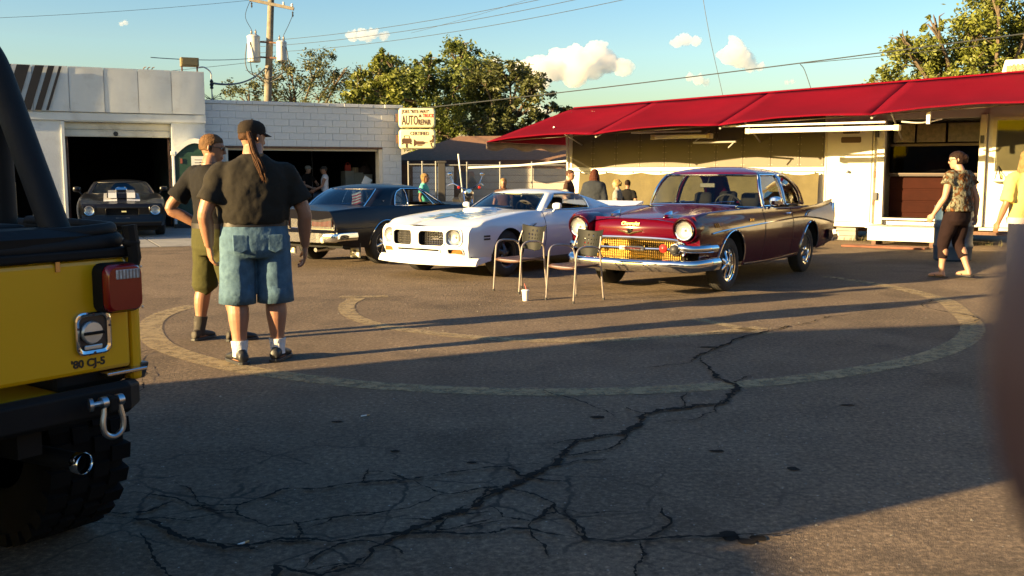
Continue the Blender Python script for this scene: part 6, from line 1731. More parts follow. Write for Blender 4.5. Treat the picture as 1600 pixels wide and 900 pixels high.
for sg in (1, -1):
    xs2 = [.97 - .1 * k for k in range(18)]
    p = MB()
    def hk(x, y):
        tp = [(side_k(x, zs_k(x)), zs_k(x))] + top_k(x)
        for (ya_, za_), (yb, zb_) in zip(tp, tp[1:]):
            if yb <= abs(y) <= ya_: return za_ + (zb_ - za_) * (ya_ - abs(y)) / max(1e-6, ya_ - yb)
        return zs_k(x)
    ysx = [.10 + .03 * k for k in range(10)]
    p.grid([[(kcar.warp(x, y, .8), sg * y, hk(x, y) + .005) for y in ysx] for x in xs2]); p.build('hood_stripe', STR, ca, smooth=40)
p = MB(); p.prism([(.45, .84), (.38, .95), (-.75, .99), (-.80, .93)], lambda u, v, q: (u, -.30 + q, v), .60); p.build('hood_scoop', BLK, ca, smooth=0, bevel=.02)
for sg in (1, -1):
    p = MB(); p.prism([(.455, .846), (.385, .957), (-.74, .997), (-.745, .992), (.383, .951), (.45, .846)], lambda u, v, q: (u, sg * .19 - .085 + q, v), .17); p.build('scoop_stripe', STR, ca, smooth=0)
p = MB(); p.lathe([(.11, 0), (.12, .02), (.12, .07), (.09, .10), (0, .11)], (-.35, 0, .975), n=20); p.tube([(-.24, -.12, 1.02), (-.24, .12, 1.02)], .04, 10); p.build('air_cleaner', CHROME, ca)
greenhouse(kcar, dict(fg, open=[], wsmat=GLASS_D, sgmat=GLASS_D, rgmat=GLASS_D, trimmat=BLACKPL))
mirror(ca, -1.25, .84, .90, BLK, 1, 1.1); mirror(ca, -1.25, -.84, .90, BLK, -1, 1.1)
kw = wheel_proto(ca, .335, .195, .22, 'spoke', .03, MATS['wheel_grey'])
place_wheels(ca, kw, [(0, .775, .335, True, 0), (0, -.775, .335, False, 0), (-2.74, .79, .335, True, 0), (-2.74, -.79, .335, False, 0)])
p = MB(); p.box(.4, .8, -.7, .7, .15, .3); p.build('front_valance', UNDER, ca, smooth=0)
# ------------------------------------------------------------------ yellow off-roader at the left edge
jp = thing('yellow_offroader', 'yellow open off-roader with black bumper, roll bar and red tail lamp at the left edge', 'off-roader', (-1.733, 2.747, 0), math.atan2(.57, -.82))
YEL = car_paint('yellow_paint', (.74, .385, .003), .30, .25, 0, var=.02)
JB = pm('jeep_black', (.007, .0065, .0065), .65, var=.3, bump=.06, spec=.2)
JV = pm('vinyl_black', (.009, .0085, .0085), .65, var=.3, bump=.25, bscale=9, spec=.25)
p = MB()
p.box(.0, .03, -.735, .735, .752, 1.13)                                # rear panel
for sg in (1, -1):
    p.box(.0, 1.9, sg * .76 - .02, sg * .76 + .02, .752 if False else .70, 1.13)
p.box(.03, 1.9, -.735, .735, .66, .70)
p.build('tub', YEL, jp, smooth=0, bevel=.018)
p = MB(); p.prism([(1.9, .62), (1.9, 1.10), (2.2, 1.12), (3.25, 1.06), (3.25, .62)], lambda u, v, q: (u, -.52 + q, v), 1.04); p.build('hood', YEL, jp, smooth=0, bevel=.03)
for sg in (1, -1):
    p = MB(); p.prism([(1.95, .70), (2.2, .95), (3.3, .95), (3.42, .80), (3.36, .80), (3.26, .90), (2.25, .90), (2.0, .66)], lambda u, v, q: (u, sg * .65 - .14 + q, v), .28); p.build('fender', YEL, jp, smooth=0, bevel=.01)
    p = MB(); p.box(.02, 1.85, sg * .60 - .13, sg * .60 + .13, .70, .86); p.build('wheel_house', JB, jp, smooth=0, bevel=.02)
    headlamp(jp, 3.27, sg * .36, .90, .085)
p = MB(); p.box(3.2, 3.26, -.45, .45, .66, 1.04); p.build('grille', YEL, jp, smooth=0, bevel=.02)
p = MB()
for x, y in ((1.95, .70), (1.95, -.70)): p.tube([(x, y, 1.1), (x - .12, y, 1.72)], .022, 8)
p.tube([(1.83, -.70, 1.72), (1.83, .70, 1.72)], .022, 8); p.tube([(1.95, -.70, 1.12), (1.95, .70, 1.12)], .022, 8); p.build('windshield_frame', YEL, jp)
p = MB(); p.add([(1.95, -.68, 1.12), (1.95, .68, 1.12), (1.83, .68, 1.71), (1.83, -.68, 1.71)], [(0, 1, 2, 3)]); p.build('windshield', GLASS, jp, smooth=0)
# roll bar with padding
p = MB(); r = .048
hoop = cr([(.54, -.60, .95), (.54, -.60, 1.55), (.54, -.56, 1.84), (.54, -.40, 1.93), (.54, 0, 1.94), (.54, .40, 1.93), (.54, .56, 1.84), (.54, .60, 1.55), (.54, .60, .95)], 6)
p.tube(hoop, r, 14); p.build('roll_hoop', JV, jp)
for sg in (1, -1):
    p = MB(); p.tube(cr([(.10, sg * .585, 1.10), (.26, sg * .59, 1.36), (.42, sg * .59, 1.64), (.50, sg * .58, 1.80), (.56, sg * .56, 1.88)], 5), r * 1.02, 14); p.build('roll_brace', JV, jp)
    p = MB(); p.tube(cr([(.54, sg * .56, 1.86), (1.2, sg * .6, 1.84), (1.8, sg * .62, 1.76)], 5), r * .8, 12); p.build('roll_side_bar', JV, jp)
# folded top along the rear rail
p = MB(); p.box(-.012, .10, -.765, .765, 1.133, 1.165); p.build('tub_rail', JB, jp, smooth=0, bevel=.008)
for k, (x, z, r_) in enumerate(((.02, 1.185, .022), (.05, 1.222, .020), (.14, 1.205, .026))):
    p = MB(); p.tube(cr([(x + .55, -.73, z + .01), (x + .12, -.74, z + .004), (x + .02, -.71, z), (x, -.5, z - .008), (x, 0, z - .012), (x, .5, z - .008), (x + .02, .71, z), (x + .55, .73, z)], 5), r_, 10, flat=1.25); p.build('top_bow', JV, jp)
p = MB(); p.rings([(.10, 0, 1.17, .10, .66), (.11, 0, 1.21, .12, .66), (.12, 0, 1.235, .09, .62)], n=40, e=4); p.build('folded_top', JV, jp)
p = MB(); p.tube([(-.02, -.735, 1.24), (-.03, -.745, 1.13), (-.025, -.74, 1.09)], [.026, .022, .018], 8); p.ball((-.02, -.74, 1.18), (.03, .03, .022)); p.build('rail_latch', JB, jp)
p = MB(); p.box(-.006, .0, -.49, -.475, 1.10, 1.132); p.build('rail_snap', pm('brass', (.5, .3, .1), .4, metal=.8), jp, smooth=0)
for sg in (1, -1):
    p = MB(); p.prism([(1.0, .75), (1.0, 1.0), (.92, 1.45), (.80, 1.45), (.86, .98), (.86, .75)], lambda u, v, q: (u, sg * .36 - .22 + q, v), .44); p.build('seat_back', JV, jp, smooth=0, bevel=.05)
    p = MB(); p.box(.80, 1.35, sg * .36 - .22, sg * .36 + .22, .74, .92); p.build('seat_cushion', JV, jp, smooth=0, bevel=.04)
p = MB(); p.box(.22, .50, -.52, -.28, .87, 1.245); p.build('speaker_box', JV, jp, smooth=0, bevel=.02)
p = MB(); p.box(.20, .219, -.335, -.30, 1.12, 1.17); p.build('red_tag', pm('red_plastic', (.5, .02, .015), .4), jp, smooth=0)
# tail lamp
for sg in (1, -1):
    e = empty('tail_lamp', jp)
    yc = -.66 * sg if False else -sg * .672
    p = MB(); p.prism([(yc + a, 1.035 + b) for a, b in rrect(.140, .165, .03, 4)], lambda u, v, q: (-.055 + q, u, v), .055); p.build('housing', JB, e, smooth=30)
    rings = []
    for off, sc in ((-.055, 1.0), (-.072, .97), (-.082, .88)): rings.append([(off, yc + a * sc, 1.035 + b * sc) for a, b in rrect(.136, .160, .03, 4)])
    p = MB(); p.loft(rings); p.build('lens', pm('tail_red', (.22, .004, .006), .2, coat=.5, var=.1), e, smooth=40)
    p = MB(); p.box(-.0845, -.078, yc - .055, yc + .035, 1.066, 1.098); p.build('reverse_lens', pm('clear_lens', (.55, .55, .52), .2, var=.4, scale=60), e, smooth=0, bevel=.003)
    p = MB()
    for k in range(7): p.box(-.087, -.084, yc - .052 + k * .0125, yc - .048 + k * .0125, 1.067, 1.097)
    p.build('lens_rib', pm('rib_grey', (.2, .16, .14), .3), e, smooth=0)
    for dz in (.068, -.068):
        p = MB(); p.lathe([(.004, 0), (.004, .002), (0, .003)], (-.0825, yc - .058, 1.035 + dz), (-1, 0, 0), 8); p.build('screw', STEEL, e)
# filler recess
e = empty('fuel_filler', jp); yc, zc_ = -.592, .888
p = MB(); o_, i_ = rrect(.128, .142, .028, 5), rrect(.100, .114, .02, 5); n = len(o_)
p.loft([[(-.001, yc + a, zc_ + b) for a, b in o_], [(-.012, yc + a, zc_ + b) for a, b in o_], [(-.014, yc + a * .93, zc_ + b * .93) for a, b in o_], [(-.010, yc + a, zc_ + b) for a, b in i_], [(-.001, yc + a, zc_ + b) for a, b in i_]], True, False); p.build('bezel', CHROME, e, smooth=40)
p = MB(); p.prism([(yc + a, zc_ + b) for a, b in i_], lambda u, v, q: (-.003 + q, u, v), .002); p.build('recess', pm('recess_shade', (.03, .03, .035), .4), e, smooth=0)
p = MB(); p.lathe([(.036, 0), (.038, .012), (.034, .02), (0, .022)], (-.003, yc + .008, zc_ + .004), (-1, 0, 0), 24); p.build('cap', pm('cap_silver', (.55, .60, .62), .35, metal=.7), e)
p = MB(); p.box(-.032, -.024, yc - .028, yc + .044, zc_ - .002, zc_ + .008); p.build('cap_grip', JB, e, smooth=0, bevel=.002)
p = MB(); p.box(-.012, -.004, yc - .03, yc + .035, zc_ - .055, zc_ - .038); p.build('filler_lip', MATS['cap_silver'], e, smooth=0, bevel=.004)
for a, b in ((0, .064), (0, -.064), (.057, 0.02), (-.057, .02), (.057, -.05)):
    p = MB(); p.lathe([(.004, 0), (.004, .002), (0, .003)], (-.014, yc + a, zc_ + b), (-1, 0, 0), 8); p.build('screw', pm('screw_dark', (.1, .04, .03), .5), e)
text_mesh('lettering', "'80 CJ-5", .036, pm('decal_black', (.015, .012, .01), .5), jp, frame4((-.0015, -.512, .778), (0, -1, 0), (0, 0, 1), (-1, 0, 0)), .0008, bold=.0012, sx=1.05)
# bumper
p = MB(); pr = [(-.02, .615), (-.02, .715), (-.075, .725), (-.10, .712), (-.10, .63), (-.075, .615)]
p.loft([[Vector((x + (.06 if abs(y) > .70 else 0), y, z if abs(y) < .7 else .66 + (z - .66) * .8)) for x, z in pr] for y in (-.735, -.66, .66, .735)]); p.build('rear_bumper', JB, jp, smooth=0, bevel=.006)
p = MB(); p.box(-.035, .06, -.772, -.62, .738, .750); p.build('corner_plate', DARKCHROME, jp, smooth=0, bevel=.003)
p = MB(); p.prism([(-.01, .76), (.35, .76), (.30, .66), (.02, .70)], lambda u, v, q: (u, -.80 + q, v), .03); p.build('side_guard', pm('grey_steel', (.14, .14, .145), .4, metal=.6), jp, smooth=0, bevel=.006)
sh_ = empty('shackle', jp); ys = -.545
p = MB(); p.box(-.185, -.13, ys - .016, ys + .016, .655, .705); p.build('mount', JB, sh_, smooth=0, bevel=.006)
GAL = pm('shackle_zinc', (.50, .52, .54), .33, metal=1, var=.2, scale=30)
p = MB(); p.tube(cr([(-.165, ys - .026, .688), (-.168, ys - .030, .655), (-.17, ys - .036, .62), (-.17, ys - .030, .588), (-.17, ys, .572), (-.17, ys + .030, .588), (-.17, ys + .036, .62), (-.168, ys + .030, .655), (-.165, ys + .026, .688)], 5), .0095, 10); p.build('bow', GAL, sh_)
for sg in (1, -1):
    p = MB(); p.lathe([(.008, -.011), (.019, -.010), (.019, .010), (.008, .011)], (-.165, ys + sg * .028, .688), (0, 1, 0), 16); p.build('eye', GAL, sh_)
p = MB(); p.tube([(-.165, ys - .045, .688), (-.165, ys + .07, .688)], .0085, 10); p.lathe([(.010, 0), (.021, .003), (.021, .014), (.010, .017)], (-.165, ys + .062, .688), (.35, 1, 0), 16); p.build('pin', GAL, sh_)
p = MB(); p.tube(cr([(.9, -.30, .50), (.3, -.42, .49), (-.06, -.50, .475)], 5), .033, 14, cap=False); p.build('exhaust_pipe', JB, jp)
p = MB(); p.lathe([(.031, -.03), (.0355, -.03), (.0365, .0), (.034, .004), (.0315, .0), (.031, -.02)], (-.065, -.501, .475), (-1, -.25, -.03), 24, cap=False); p.build('exhaust_tip', CHROME, jp)
for sg in (1, -1):
    p = MB(); p.box(.0, 3.2, sg * .36 - .04, sg * .36 + .04, .52, .62); p.build('frame_rail', JB, jp, smooth=0)
p = MB(); p.tube([(.70, -.7, .42), (.70, .7, .42)], .05, 10); p.ball((.70, .05, .42), .15); p.tube([(2.82, -.7, .42), (2.82, .7, .42)], .05, 10); p.build('axle', JB, jp)
# mud tyres with lugs
TREADM2 = pm('mud_tread', (.0055, .005, .005), .9, var=.3, scale=20, spec=.15)
mt = empty('wheel', jp); TR, TWD = .42, .31
p = MB(); h = TWD / 2
p.lathe([(.20, -h * .85), (.23, -h * .98), (.33, -h), (.395, -h * .92), (.405, -h * .7), (.405, h * .7), (.395, h * .92), (.33, h), (.23, h * .98), (.20, h * .85)], (0, 0, 0), (0, 1, 0), 40, cap=False); p.build('tyre', TREADM2, mt, smooth=35)
lg = None
for k in range(26):
    a = 2 * pi * k / 26
    if lg is None:
        q = MB()
        for y0, y1, da in ((-h * 1.02, -h * .52, 0), (-h * .46, -.01, .5), (.01, h * .46, 0), (h * .52, h * 1.02, .5)):
            for j in range(2):
                a0 = (da + j * .0) * 2 * pi / 26
                if j: continue
                w_ = .034
                r0, r1 = (.395, .421) if abs(y0 + y1) < h else (.370, .420)
                vs = []
                for rr_ in (r0, r1):
                    ww = w_ * (1 if rr_ == r0 else .86)
                    for aa, yy in ((a0 - ww / .42, y0), (a0 + ww / .42, y0), (a0 + ww / .42, y1), (a0 - ww / .42, y1)):
                        vs.append((rr_ * cos(aa), yy, rr_ * sin(aa)))
                q.add(vs, [(0, 1, 2, 3), (7, 6, 5, 4), (0, 4, 5, 1), (1, 5, 6, 2), (2, 6, 7, 3), (3, 7, 4, 0)])
        lg = q.build('tread_lug', TREADM2, mt, smooth=0)
    else:
        c = lg.copy(); COL.objects.link(c); c.parent = mt; c.rotation_euler = (0, a, 0)
p = MB(); p.lathe([(.20, h * .8), (.215, h * .86), (.19, h * .6), (.16, .02), (.06, .03), (.05, .08), (0, .08)], (0, 0, 0), (0, 1, 0), 28, cap=False); p.build('rim', pm('rim_white', (.5, .5, .5), .4), mt)
mt.location = (.70, -.745, .421); mt.rotation_euler = (0, 0, pi)
for x, y, rz in ((.70, .745, 0), (2.82, -.745, pi), (2.82, .745, 0)): dup(mt, jp, (x, y, .421), (0, .3, rz))

# ------------------------------------------------------------------ two tubular chairs
CH_T = pm('chair_tube', (.33, .29, .27), .35, metal=.6, var=.15, scale=20); CH_B = pm('chair_black', (.0085, .0095, .0085), .6, var=.2, spec=.2); CH_S = pm('chair_seat', (.075, .035, .022), .6, var=.2)
def chair(label, loc, rz):
    t = thing('tubular_chair', label, 'chair', loc, rz, 'chairs set out before the cars', .88)     # faces +x
    w_ = .245
    for sg in (1, -1):
        y = sg * w_
        p = MB(); p.tube(cr([(.27, y, 0), (.245, y, .30), (.225, y, .55), (.20, y * 1.0, .645), (.12, y * 1.02, .685), (-.02, y * 1.02, .685), (-.14, y * 1.0, .665), (-.21, y * .95, .60), (-.235, y * .92, .42), (-.27, y, 0)], 5), .0125, 10); p.build('leg', CH_T, t)
        for xx in (.27, -.27):
            p = MB(); p.lathe([(.016, 0), (.016, .025), (.012, .03)], (xx, y, 0), n=10); p.build('foot_cap', BLACKPL, t)
        p = MB(); p.tube(cr([(-.19, y * .95, .62), (-.225, y * .90, .72), (-.25, y * .84, .80)], 4), .011, 8); p.build('back_post', CH_T, t)
    p = MB(); p.tube([(.235, -w_, .43), (.235, w_, .43)], .010, 8); p.tube([(-.235, -w_ * .92, .42), (-.235, w_ * .92, .42)], .010, 8); p.build('stretcher', CH_T, t)
    p = MB(); rows = []
    P = []
    for i in range(9):
        u = i / 8; x = .25 - .47 * u
        P.append([(x, (w_ - .02) * v * (1 - .12 * u * u), .455 - .018 * (1 - v * v) + .02 * (u - .5) ** 2 - (.02 if i == 0 else 0)) for v in [-1 + j / 4 for j in range(9)]])
    p.grid(P); p.build('seat', CH_S, t, smooth=60, thick=.025)
    # perforated shell back
    nu, nv = 46, 34; P = []
    for j in range(nv + 1):
        v = j / nv; z = .56 + .30 * v
        P.append([(-.235 - .06 * v - .05 * (1 - u * u) + .02 * u * u, u * (.185 + .045 * v - .05 * max(0, .25 - v)) , z + .03 * u * u * v - .03 * (1 - abs(u)) * (1 - v)) for u in [-1 + 2 * i / nu for i in range(nu + 1)]])
    holes_ = [(a, b) for b in (.34, .50, .66) for a in (-.55, -.33, -.11, .11, .33, .55)] + [(a, .82) for a in (-.33, .0, .33)]
    def sk(i, j):
        u = -1 + 2 * (j + .5) / nu; v = (i + .5) / nv
        return any(((u - a) * .22) ** 2 + ((v - b) * .30) ** 2 < .0088 ** 2 for a, b in holes_)
    p = MB(); p.grid(P, skip=sk); p.build('backrest', CH_B, t, smooth=60, thick=.008)
    return t
chair('tubular chair with perforated black back, beside the white coupe front wheel', (.10, 11.74, 0), math.atan2(-.70, -.71))
chair('tubular chair with perforated black back, nearest the maroon car bumper', (.70, 10.89, 0), math.atan2(-.66, -.75))
cup = thing('paper_cup', 'white paper cup with a lid and straw on the asphalt by the chairs', 'cup', (.15, 10.82, 0))
p = MB(); p.lathe([(.030, 0), (.031, .003), (.041, .105), (.043, .108)], n=20); p.build('body', pm('cup_white', (.78, .76, .74), .5, var=.03), cup)
p = MB(); p.lathe([(.044, .106), (.046, .112), (.043, .120), (.030, .124), (0, .125)], n=20); p.build('lid', MATS['cup_white'], cup)
p = MB(); p.tube([(.008, 0, .12), (-.012, .005, .19)], .0035, 6); p.build('straw', pm('straw_red', (.6, .12, .1), .4), cup)

# ------------------------------------------------------------------ motorcycle behind the coupes
mo = thing('motorcycle', 'dark motorcycle with chrome bars and small red lamps beyond the coupes', 'motorcycle', (-.95, 22.5, 0), R(-75))
MBK = car_paint('moto_black', (.015, .014, .016), .3, .6)
for x in (0, -1.55):
    e = empty('wheel', mo, (x, 0, .33))
    p = MB(); p.lathe([(.24, -.05), (.30, -.06), (.33, -.03), (.33, .03), (.30, .06), (.24, .05)], axis=(0, 1, 0), n=28, cap=False); p.build('tyre', RUBBER, e)
    p = MB(); p.lathe([(.235, -.04), (.25, -.05), (.25, .05), (.235, .04)], axis=(0, 1, 0), n=28, cap=False)
    for k in range(10): p.tube([(0, 0, 0), (.24 * cos(k * .628), 0, .24 * sin(k * .628))], .006, 4)
    p.lathe([(.05, -.06), (.05, .06)], axis=(0, 1, 0), n=12); p.build('rim', CHROME, e)
p = MB(); p.rings([(-.55, 0, .72, .28, .10), (-.55, 0, .82, .32, .15), (-.55, 0, .92, .26, .12), (-.55, 0, .95, .12, .06)]); p.build('tank', MBK, mo)
p = MB(); p.rings([(-1.2, 0, .68, .40, .13), (-1.2, 0, .76, .42, .15), (-1.25, 0, .80, .3, .1)]); p.build('seat', JV, mo)
p = MB(); p.box(-1.0, -.45, -.16, .16, .32, .68); p.build('engine', DARKCHROME, mo, smooth=0, bevel=.04)
for sg in (1, -1):
    p = MB(); p.tube([(0, sg * .09, .33), (-.28, sg * .09, .98)], .028, 8); p.build('fork', CHROME, mo)
    p = MB(); p.lathe([(.03, -.03), (.035, 0), (.025, .015)], (-.1, sg * .24, 1.06), (1, 0, 0), 14); p.build('signal_lamp', MATS['lamp_red'], mo)
    p = MB(); p.tube([(-.38, sg * .30, 1.13), (-.42, sg * .38, 1.32)], .008, 6); p.ball((-.42, sg * .38, 1.36), (.015, .06, .045)); p.build('mirror', CHROME, mo)
p = MB(); p.tube(cr([(-.50, -.42, 1.10), (-.38, -.30, 1.14), (-.28, -.1, 1.03), (-.28, .1, 1.03), (-.38, .30, 1.14), (-.50, .42, 1.10)], 5), .015, 8); p.build('handlebar', CHROME, mo)
p = MB(); p.lathe([(.02, -.14), (.09, -.08), (.10, 0), (.09, .01), (0, .02)], (-.12, 0, .93), (1, 0, 0), 20); p.build('headlight', CHROME, mo)
p = MB(); P = [[(-.20 - .22 * v - .10 * u * u, .26 * u * (1 - .25 * v), 1.0 + .42 * v) for u in [-1 + k / 4 for k in range(9)]] for v in (0, .3, .6, .85, 1)]; p.grid(P); p.build('windscreen', glass_mat('screen_haze', (.55, .6, .6)), mo, smooth=60)

# ------------------------------------------------------------------ unseen vehicles added to throw shade over the lot
tk = shade_truck('shade_truck', 'unseen white box truck added left of the yellow off-roader to shade the lot', (-8.98, .99, 0), ra, 7.66, 2.6, 3.0, (.5, .5, .5))
shade_truck('shade_truck_far', 'unseen grey box truck added left of the lot to shade the garage front', (-20.0, 15.6, 0), R(110), 6.5, 2.4, 3.0, (.35, .35, .36))
shade_truck('shade_van', 'unseen low grey van added behind the box truck to shade the near asphalt', (-7.85, -3.05, 0), R(90), 5.0, 2.0, 1.9, (.3, .3, .31))
# low shop added out of view on the right, for reflections in the paintwork
sp_ = thing('reflection_shop', 'unseen low tan brick shop added to be mirrored in the car paint', 'shop', (24, -4, 0), R(75))
p = MB(); p.box(-16, 16, 0, 6, 0, 4.2); p.build('wall', pm('tan_brick', (.13, .10, .07), .9, var=.2, scale=3), sp_, smooth=0)
p = MB(); p.box(-16.2, 16.2, -.2, 6.2, 4.2, 4.5); p.build('roof', MATS['tar_roof'], sp_, smooth=0)
for k in range(7):
    w_ = empty('window', sp_)
    p = MB(); p.box(-13.5 + k * 4, -11.0 + k * 4, -.03, -.01, 1, 2.8); p.build('pane', pm('dark_pane', (.02, .02, .025), .1), w_, smooth=0)
# ------------------------------------------------------------------ people
SKIN = {k: pm('skin_' + k, c, .5, var=.10, scale=9, bump=.05, bscale=60) for k, c in dict(fair=(.34, .19, .125), tan=(.26, .125, .070), ruddy=(.30, .145, .088), brown=(.125, .072, .066)).items()}
def cloth(name, c, var=.15, scale=7, bump=.5, bscale=9, rough=.9):
    return pm(name, c, rough, var=var, scale=scale, bump=bump, bscale=bscale, spec=.2)
HAIRM = lambda n, c: pm('hair_' + n, tuple(v * .5 for v in c), .7, var=.35, scale=22, bump=.5, bscale=60, spec=.15)
def remesh(o, vox, smooth=2):
    md = o.modifiers.new('remesh', 'REMESH'); md.mode = 'VOXEL'; md.voxel_size = vox; md.use_smooth_shade = True
    if smooth:
        ms = o.modifiers.new('smooth', 'SMOOTH'); ms.iterations = smooth; ms.factor = .5
    return o
def limb(m, pts, rad, n=14, flat=1., up=None):
    c = cr(pts, 4); k = len(pts) - 1; rr = []
    for i in range(len(c)):
        t = i / 4; a = min(int(t), k - 1); f = t - a; f = f * f * (3 - 2 * f); rr.append(rad[a] * (1 - f) + rad[a + 1] * f)
    m.tube(c, rr, n, flat=flat, up=up)
def hand(m, w, d, s, curl=.5, side=1, palm=None):
    """hand at wrist w pointing along d; five separate fingers"""
    w, d = Vector(w), Vector(d).normalized()
    pn = Vector(palm or (0, 1, 0)); pn = (pn - d * pn.dot(d)).normalized(); lat = d.cross(pn).normalized()
    L = .085 * s
    rings = []
    for t, a, b in ((0, .026, .020), (.3, .035, .019), (.7, .042, .017), (1.0, .041, .014)):
        c = w + d * L * t; rings.append([c + lat * (a * s * cos(2 * pi * k / 12)) + pn * (b * s * sin(2 * pi * k / 12)) for k in range(12)])
    m.loft(rings)
    for i, (off, ln, r) in enumerate(((-.031, .066, .0088), (-.0105, .080, .0092), (.0105, .076, .009), (.031, .058, .008))):
        b = w + d * L * .94 + lat * off * s; ang = 0; p = b; pts = [b - d * .02 * s, b]
        dd = (d + lat * off * 2.2).normalized()
        for k, f in enumerate((.45, .32, .23)):
            ang += curl * (.5, .75, .6)[k] * (1 + .14 * (i - 1))
            v = dd * cos(ang) + pn * sin(ang); p = p + v * ln * f * s * 1.12; pts.append(p)
        m.tube(pts, [r * s * q for q in (1.05, 1.05, 1.0, .93, .75)], 8)
    tb = w + d * L * .30 + lat * (-.030 * s) * side
    v = (d * .75 - lat * .62 * side + pn * .35).normalized(); v2 = (d * .95 - lat * .12 * side + pn * .5 * (.4 + curl)).normalized()
    m.tube([tb - v * .015 * s, tb + v * .030 * s, tb + v * .030 * s + v2 * .030 * s, tb + v * .030 * s + v2 * .055 * s], [.014 * s, .0125 * s, .0105 * s, .008 * s], 8)
def head_mesh(m, c, s, yaw, nod=0., jowl=1.):
    """c: head centre; face looks along +y before yaw"""
    Rz = Matrix.Rotation(yaw, 3, 'Z') @ Matrix.Rotation(nod, 3, 'X'); c = Vector(c)
    prof = [(-.118, .030, .018, .042 * 1), (-.108, .043 * jowl, .026, .036), (-.085, .056 * jowl, .020, .058), (-.050, .064, .006, .080), (-.015, .070, .0, .091), (.02, .074, -.004, .096), (.055, .074, -.008, .095), (.085, .064, -.012, .082), (.106, .044, -.014, .058), (.118, .016, -.014, .022)]
    rings = []
    for z, rx, cy, ry in prof:
        rings.append([c + Rz @ Vector((rx * s * cos(2 * pi * k / 20), (cy + ry * sin(2 * pi * k / 20)) * s, z * s)) for k in range(20)])
    m.loft(rings)
    f = lambda x, y, z: c + Rz @ Vector((x * s, y * s, z * s))
    m.tube([f(0, .086, .022), f(0, .102, -.008), f(0, .106, -.026), f(0, .088, -.034)], [.008 * s, .011 * s, .014 * s, .008 * s], 8)
    m.tube([f(-.024, .082, -.060), f(0, .091, -.058), f(.024, .082, -.060)], [.005 * s, .008 * s, .005 * s], 6)
    m.tube([f(-.022, .080, -.073), f(0, .089, -.074), f(.022, .080, -.073)], [.005 * s, .009 * s, .005 * s], 6)
    m.ball(f(0, .070, -.102), (.020 * s, .018 * s, .014 * s), 8, 6)
    for sx in (-1, 1):
        m.tube([f(-.045 * sx, .080, .030), f(-.022 * sx, .089, .034), f(-.010 * sx, .086, .028)], [.006 * s, .009 * s, .006 * s], 6)
        m.tube([f(.072 * sx, -.012, .022), f(.083 * sx, -.022, .020), f(.084 * sx, -.024, -.008), f(.074 * sx, -.010, -.030)], [.008 * s, .011 * s, .010 * s, .006 * s], 8)
    return f
def eyes(par, f, s):
    for sx in (-1, 1):
        q = MB(); q.ball(f(.030 * sx, .078, .010), .0105 * s, 10, 7); q.build('eye', pm('eye_white', (.6, .58, .55), .3), par)
        q = MB(); q.ball(f(.030 * sx, .0865, .010), .0052 * s, 8, 6); q.build('iris', pm('iris_dark', (.05, .03, .02), .2), par)
def shoe(par, a, d, s, mat, name='shoe', sole=None, high=.0, soles=True):
    """a: ankle point, d: toe direction (ground plane)"""
    d = Vector((d[0], d[1], 0)).normalized(); l = Vector((-d.y, d.x, 0)); a = Vector(a); g = Vector((a.x, a.y, 0))
    q = MB(); rings = []
    for t, w_, h_ in ((-.082, .020, .045), (-.072, .034, .075), (-.03, .040, .095), (.03, .040, .088), (.08, .046, .066), (.13, .049, .052), (.165, .042, .042), (.188, .022, .030)):
        c = g + d * t * s; rings.append([c + l * (w_ * s * cos(x)) + Vector((0, 0, .012 * s + (h_ * .5 + h_ * .5 * sin(x)) * s)) for x in [2 * pi * k / 14 for k in range(14)]])
    q.loft(rings)
    q.tube([a + Vector((0, 0, -.04 * s)), a + Vector((0, 0, .035 * s + high))], [.046 * s, .046 * s], 14)
    o = remesh(q.build(name, mat, par), .008 * s, 3)
    q = MB(); P = []
    for t, w_ in ((-.088, .018), (-.07, .038), (0, .042), (.06, .046), (.13, .052), (.175, .040), (.196, .018)): P.append((t, w_))
    pl = [(t, w_) for t, w_ in P] + [(t, -w_) for t, w_ in P[::-1]]
    q.prism(pl, lambda u, v, ww: g + d * u * s + l * v * s + Vector((0, 0, ww)), .022 * s); q.build('sole', sole or BLACKPL, par, smooth=0, bevel=.004)
    return o

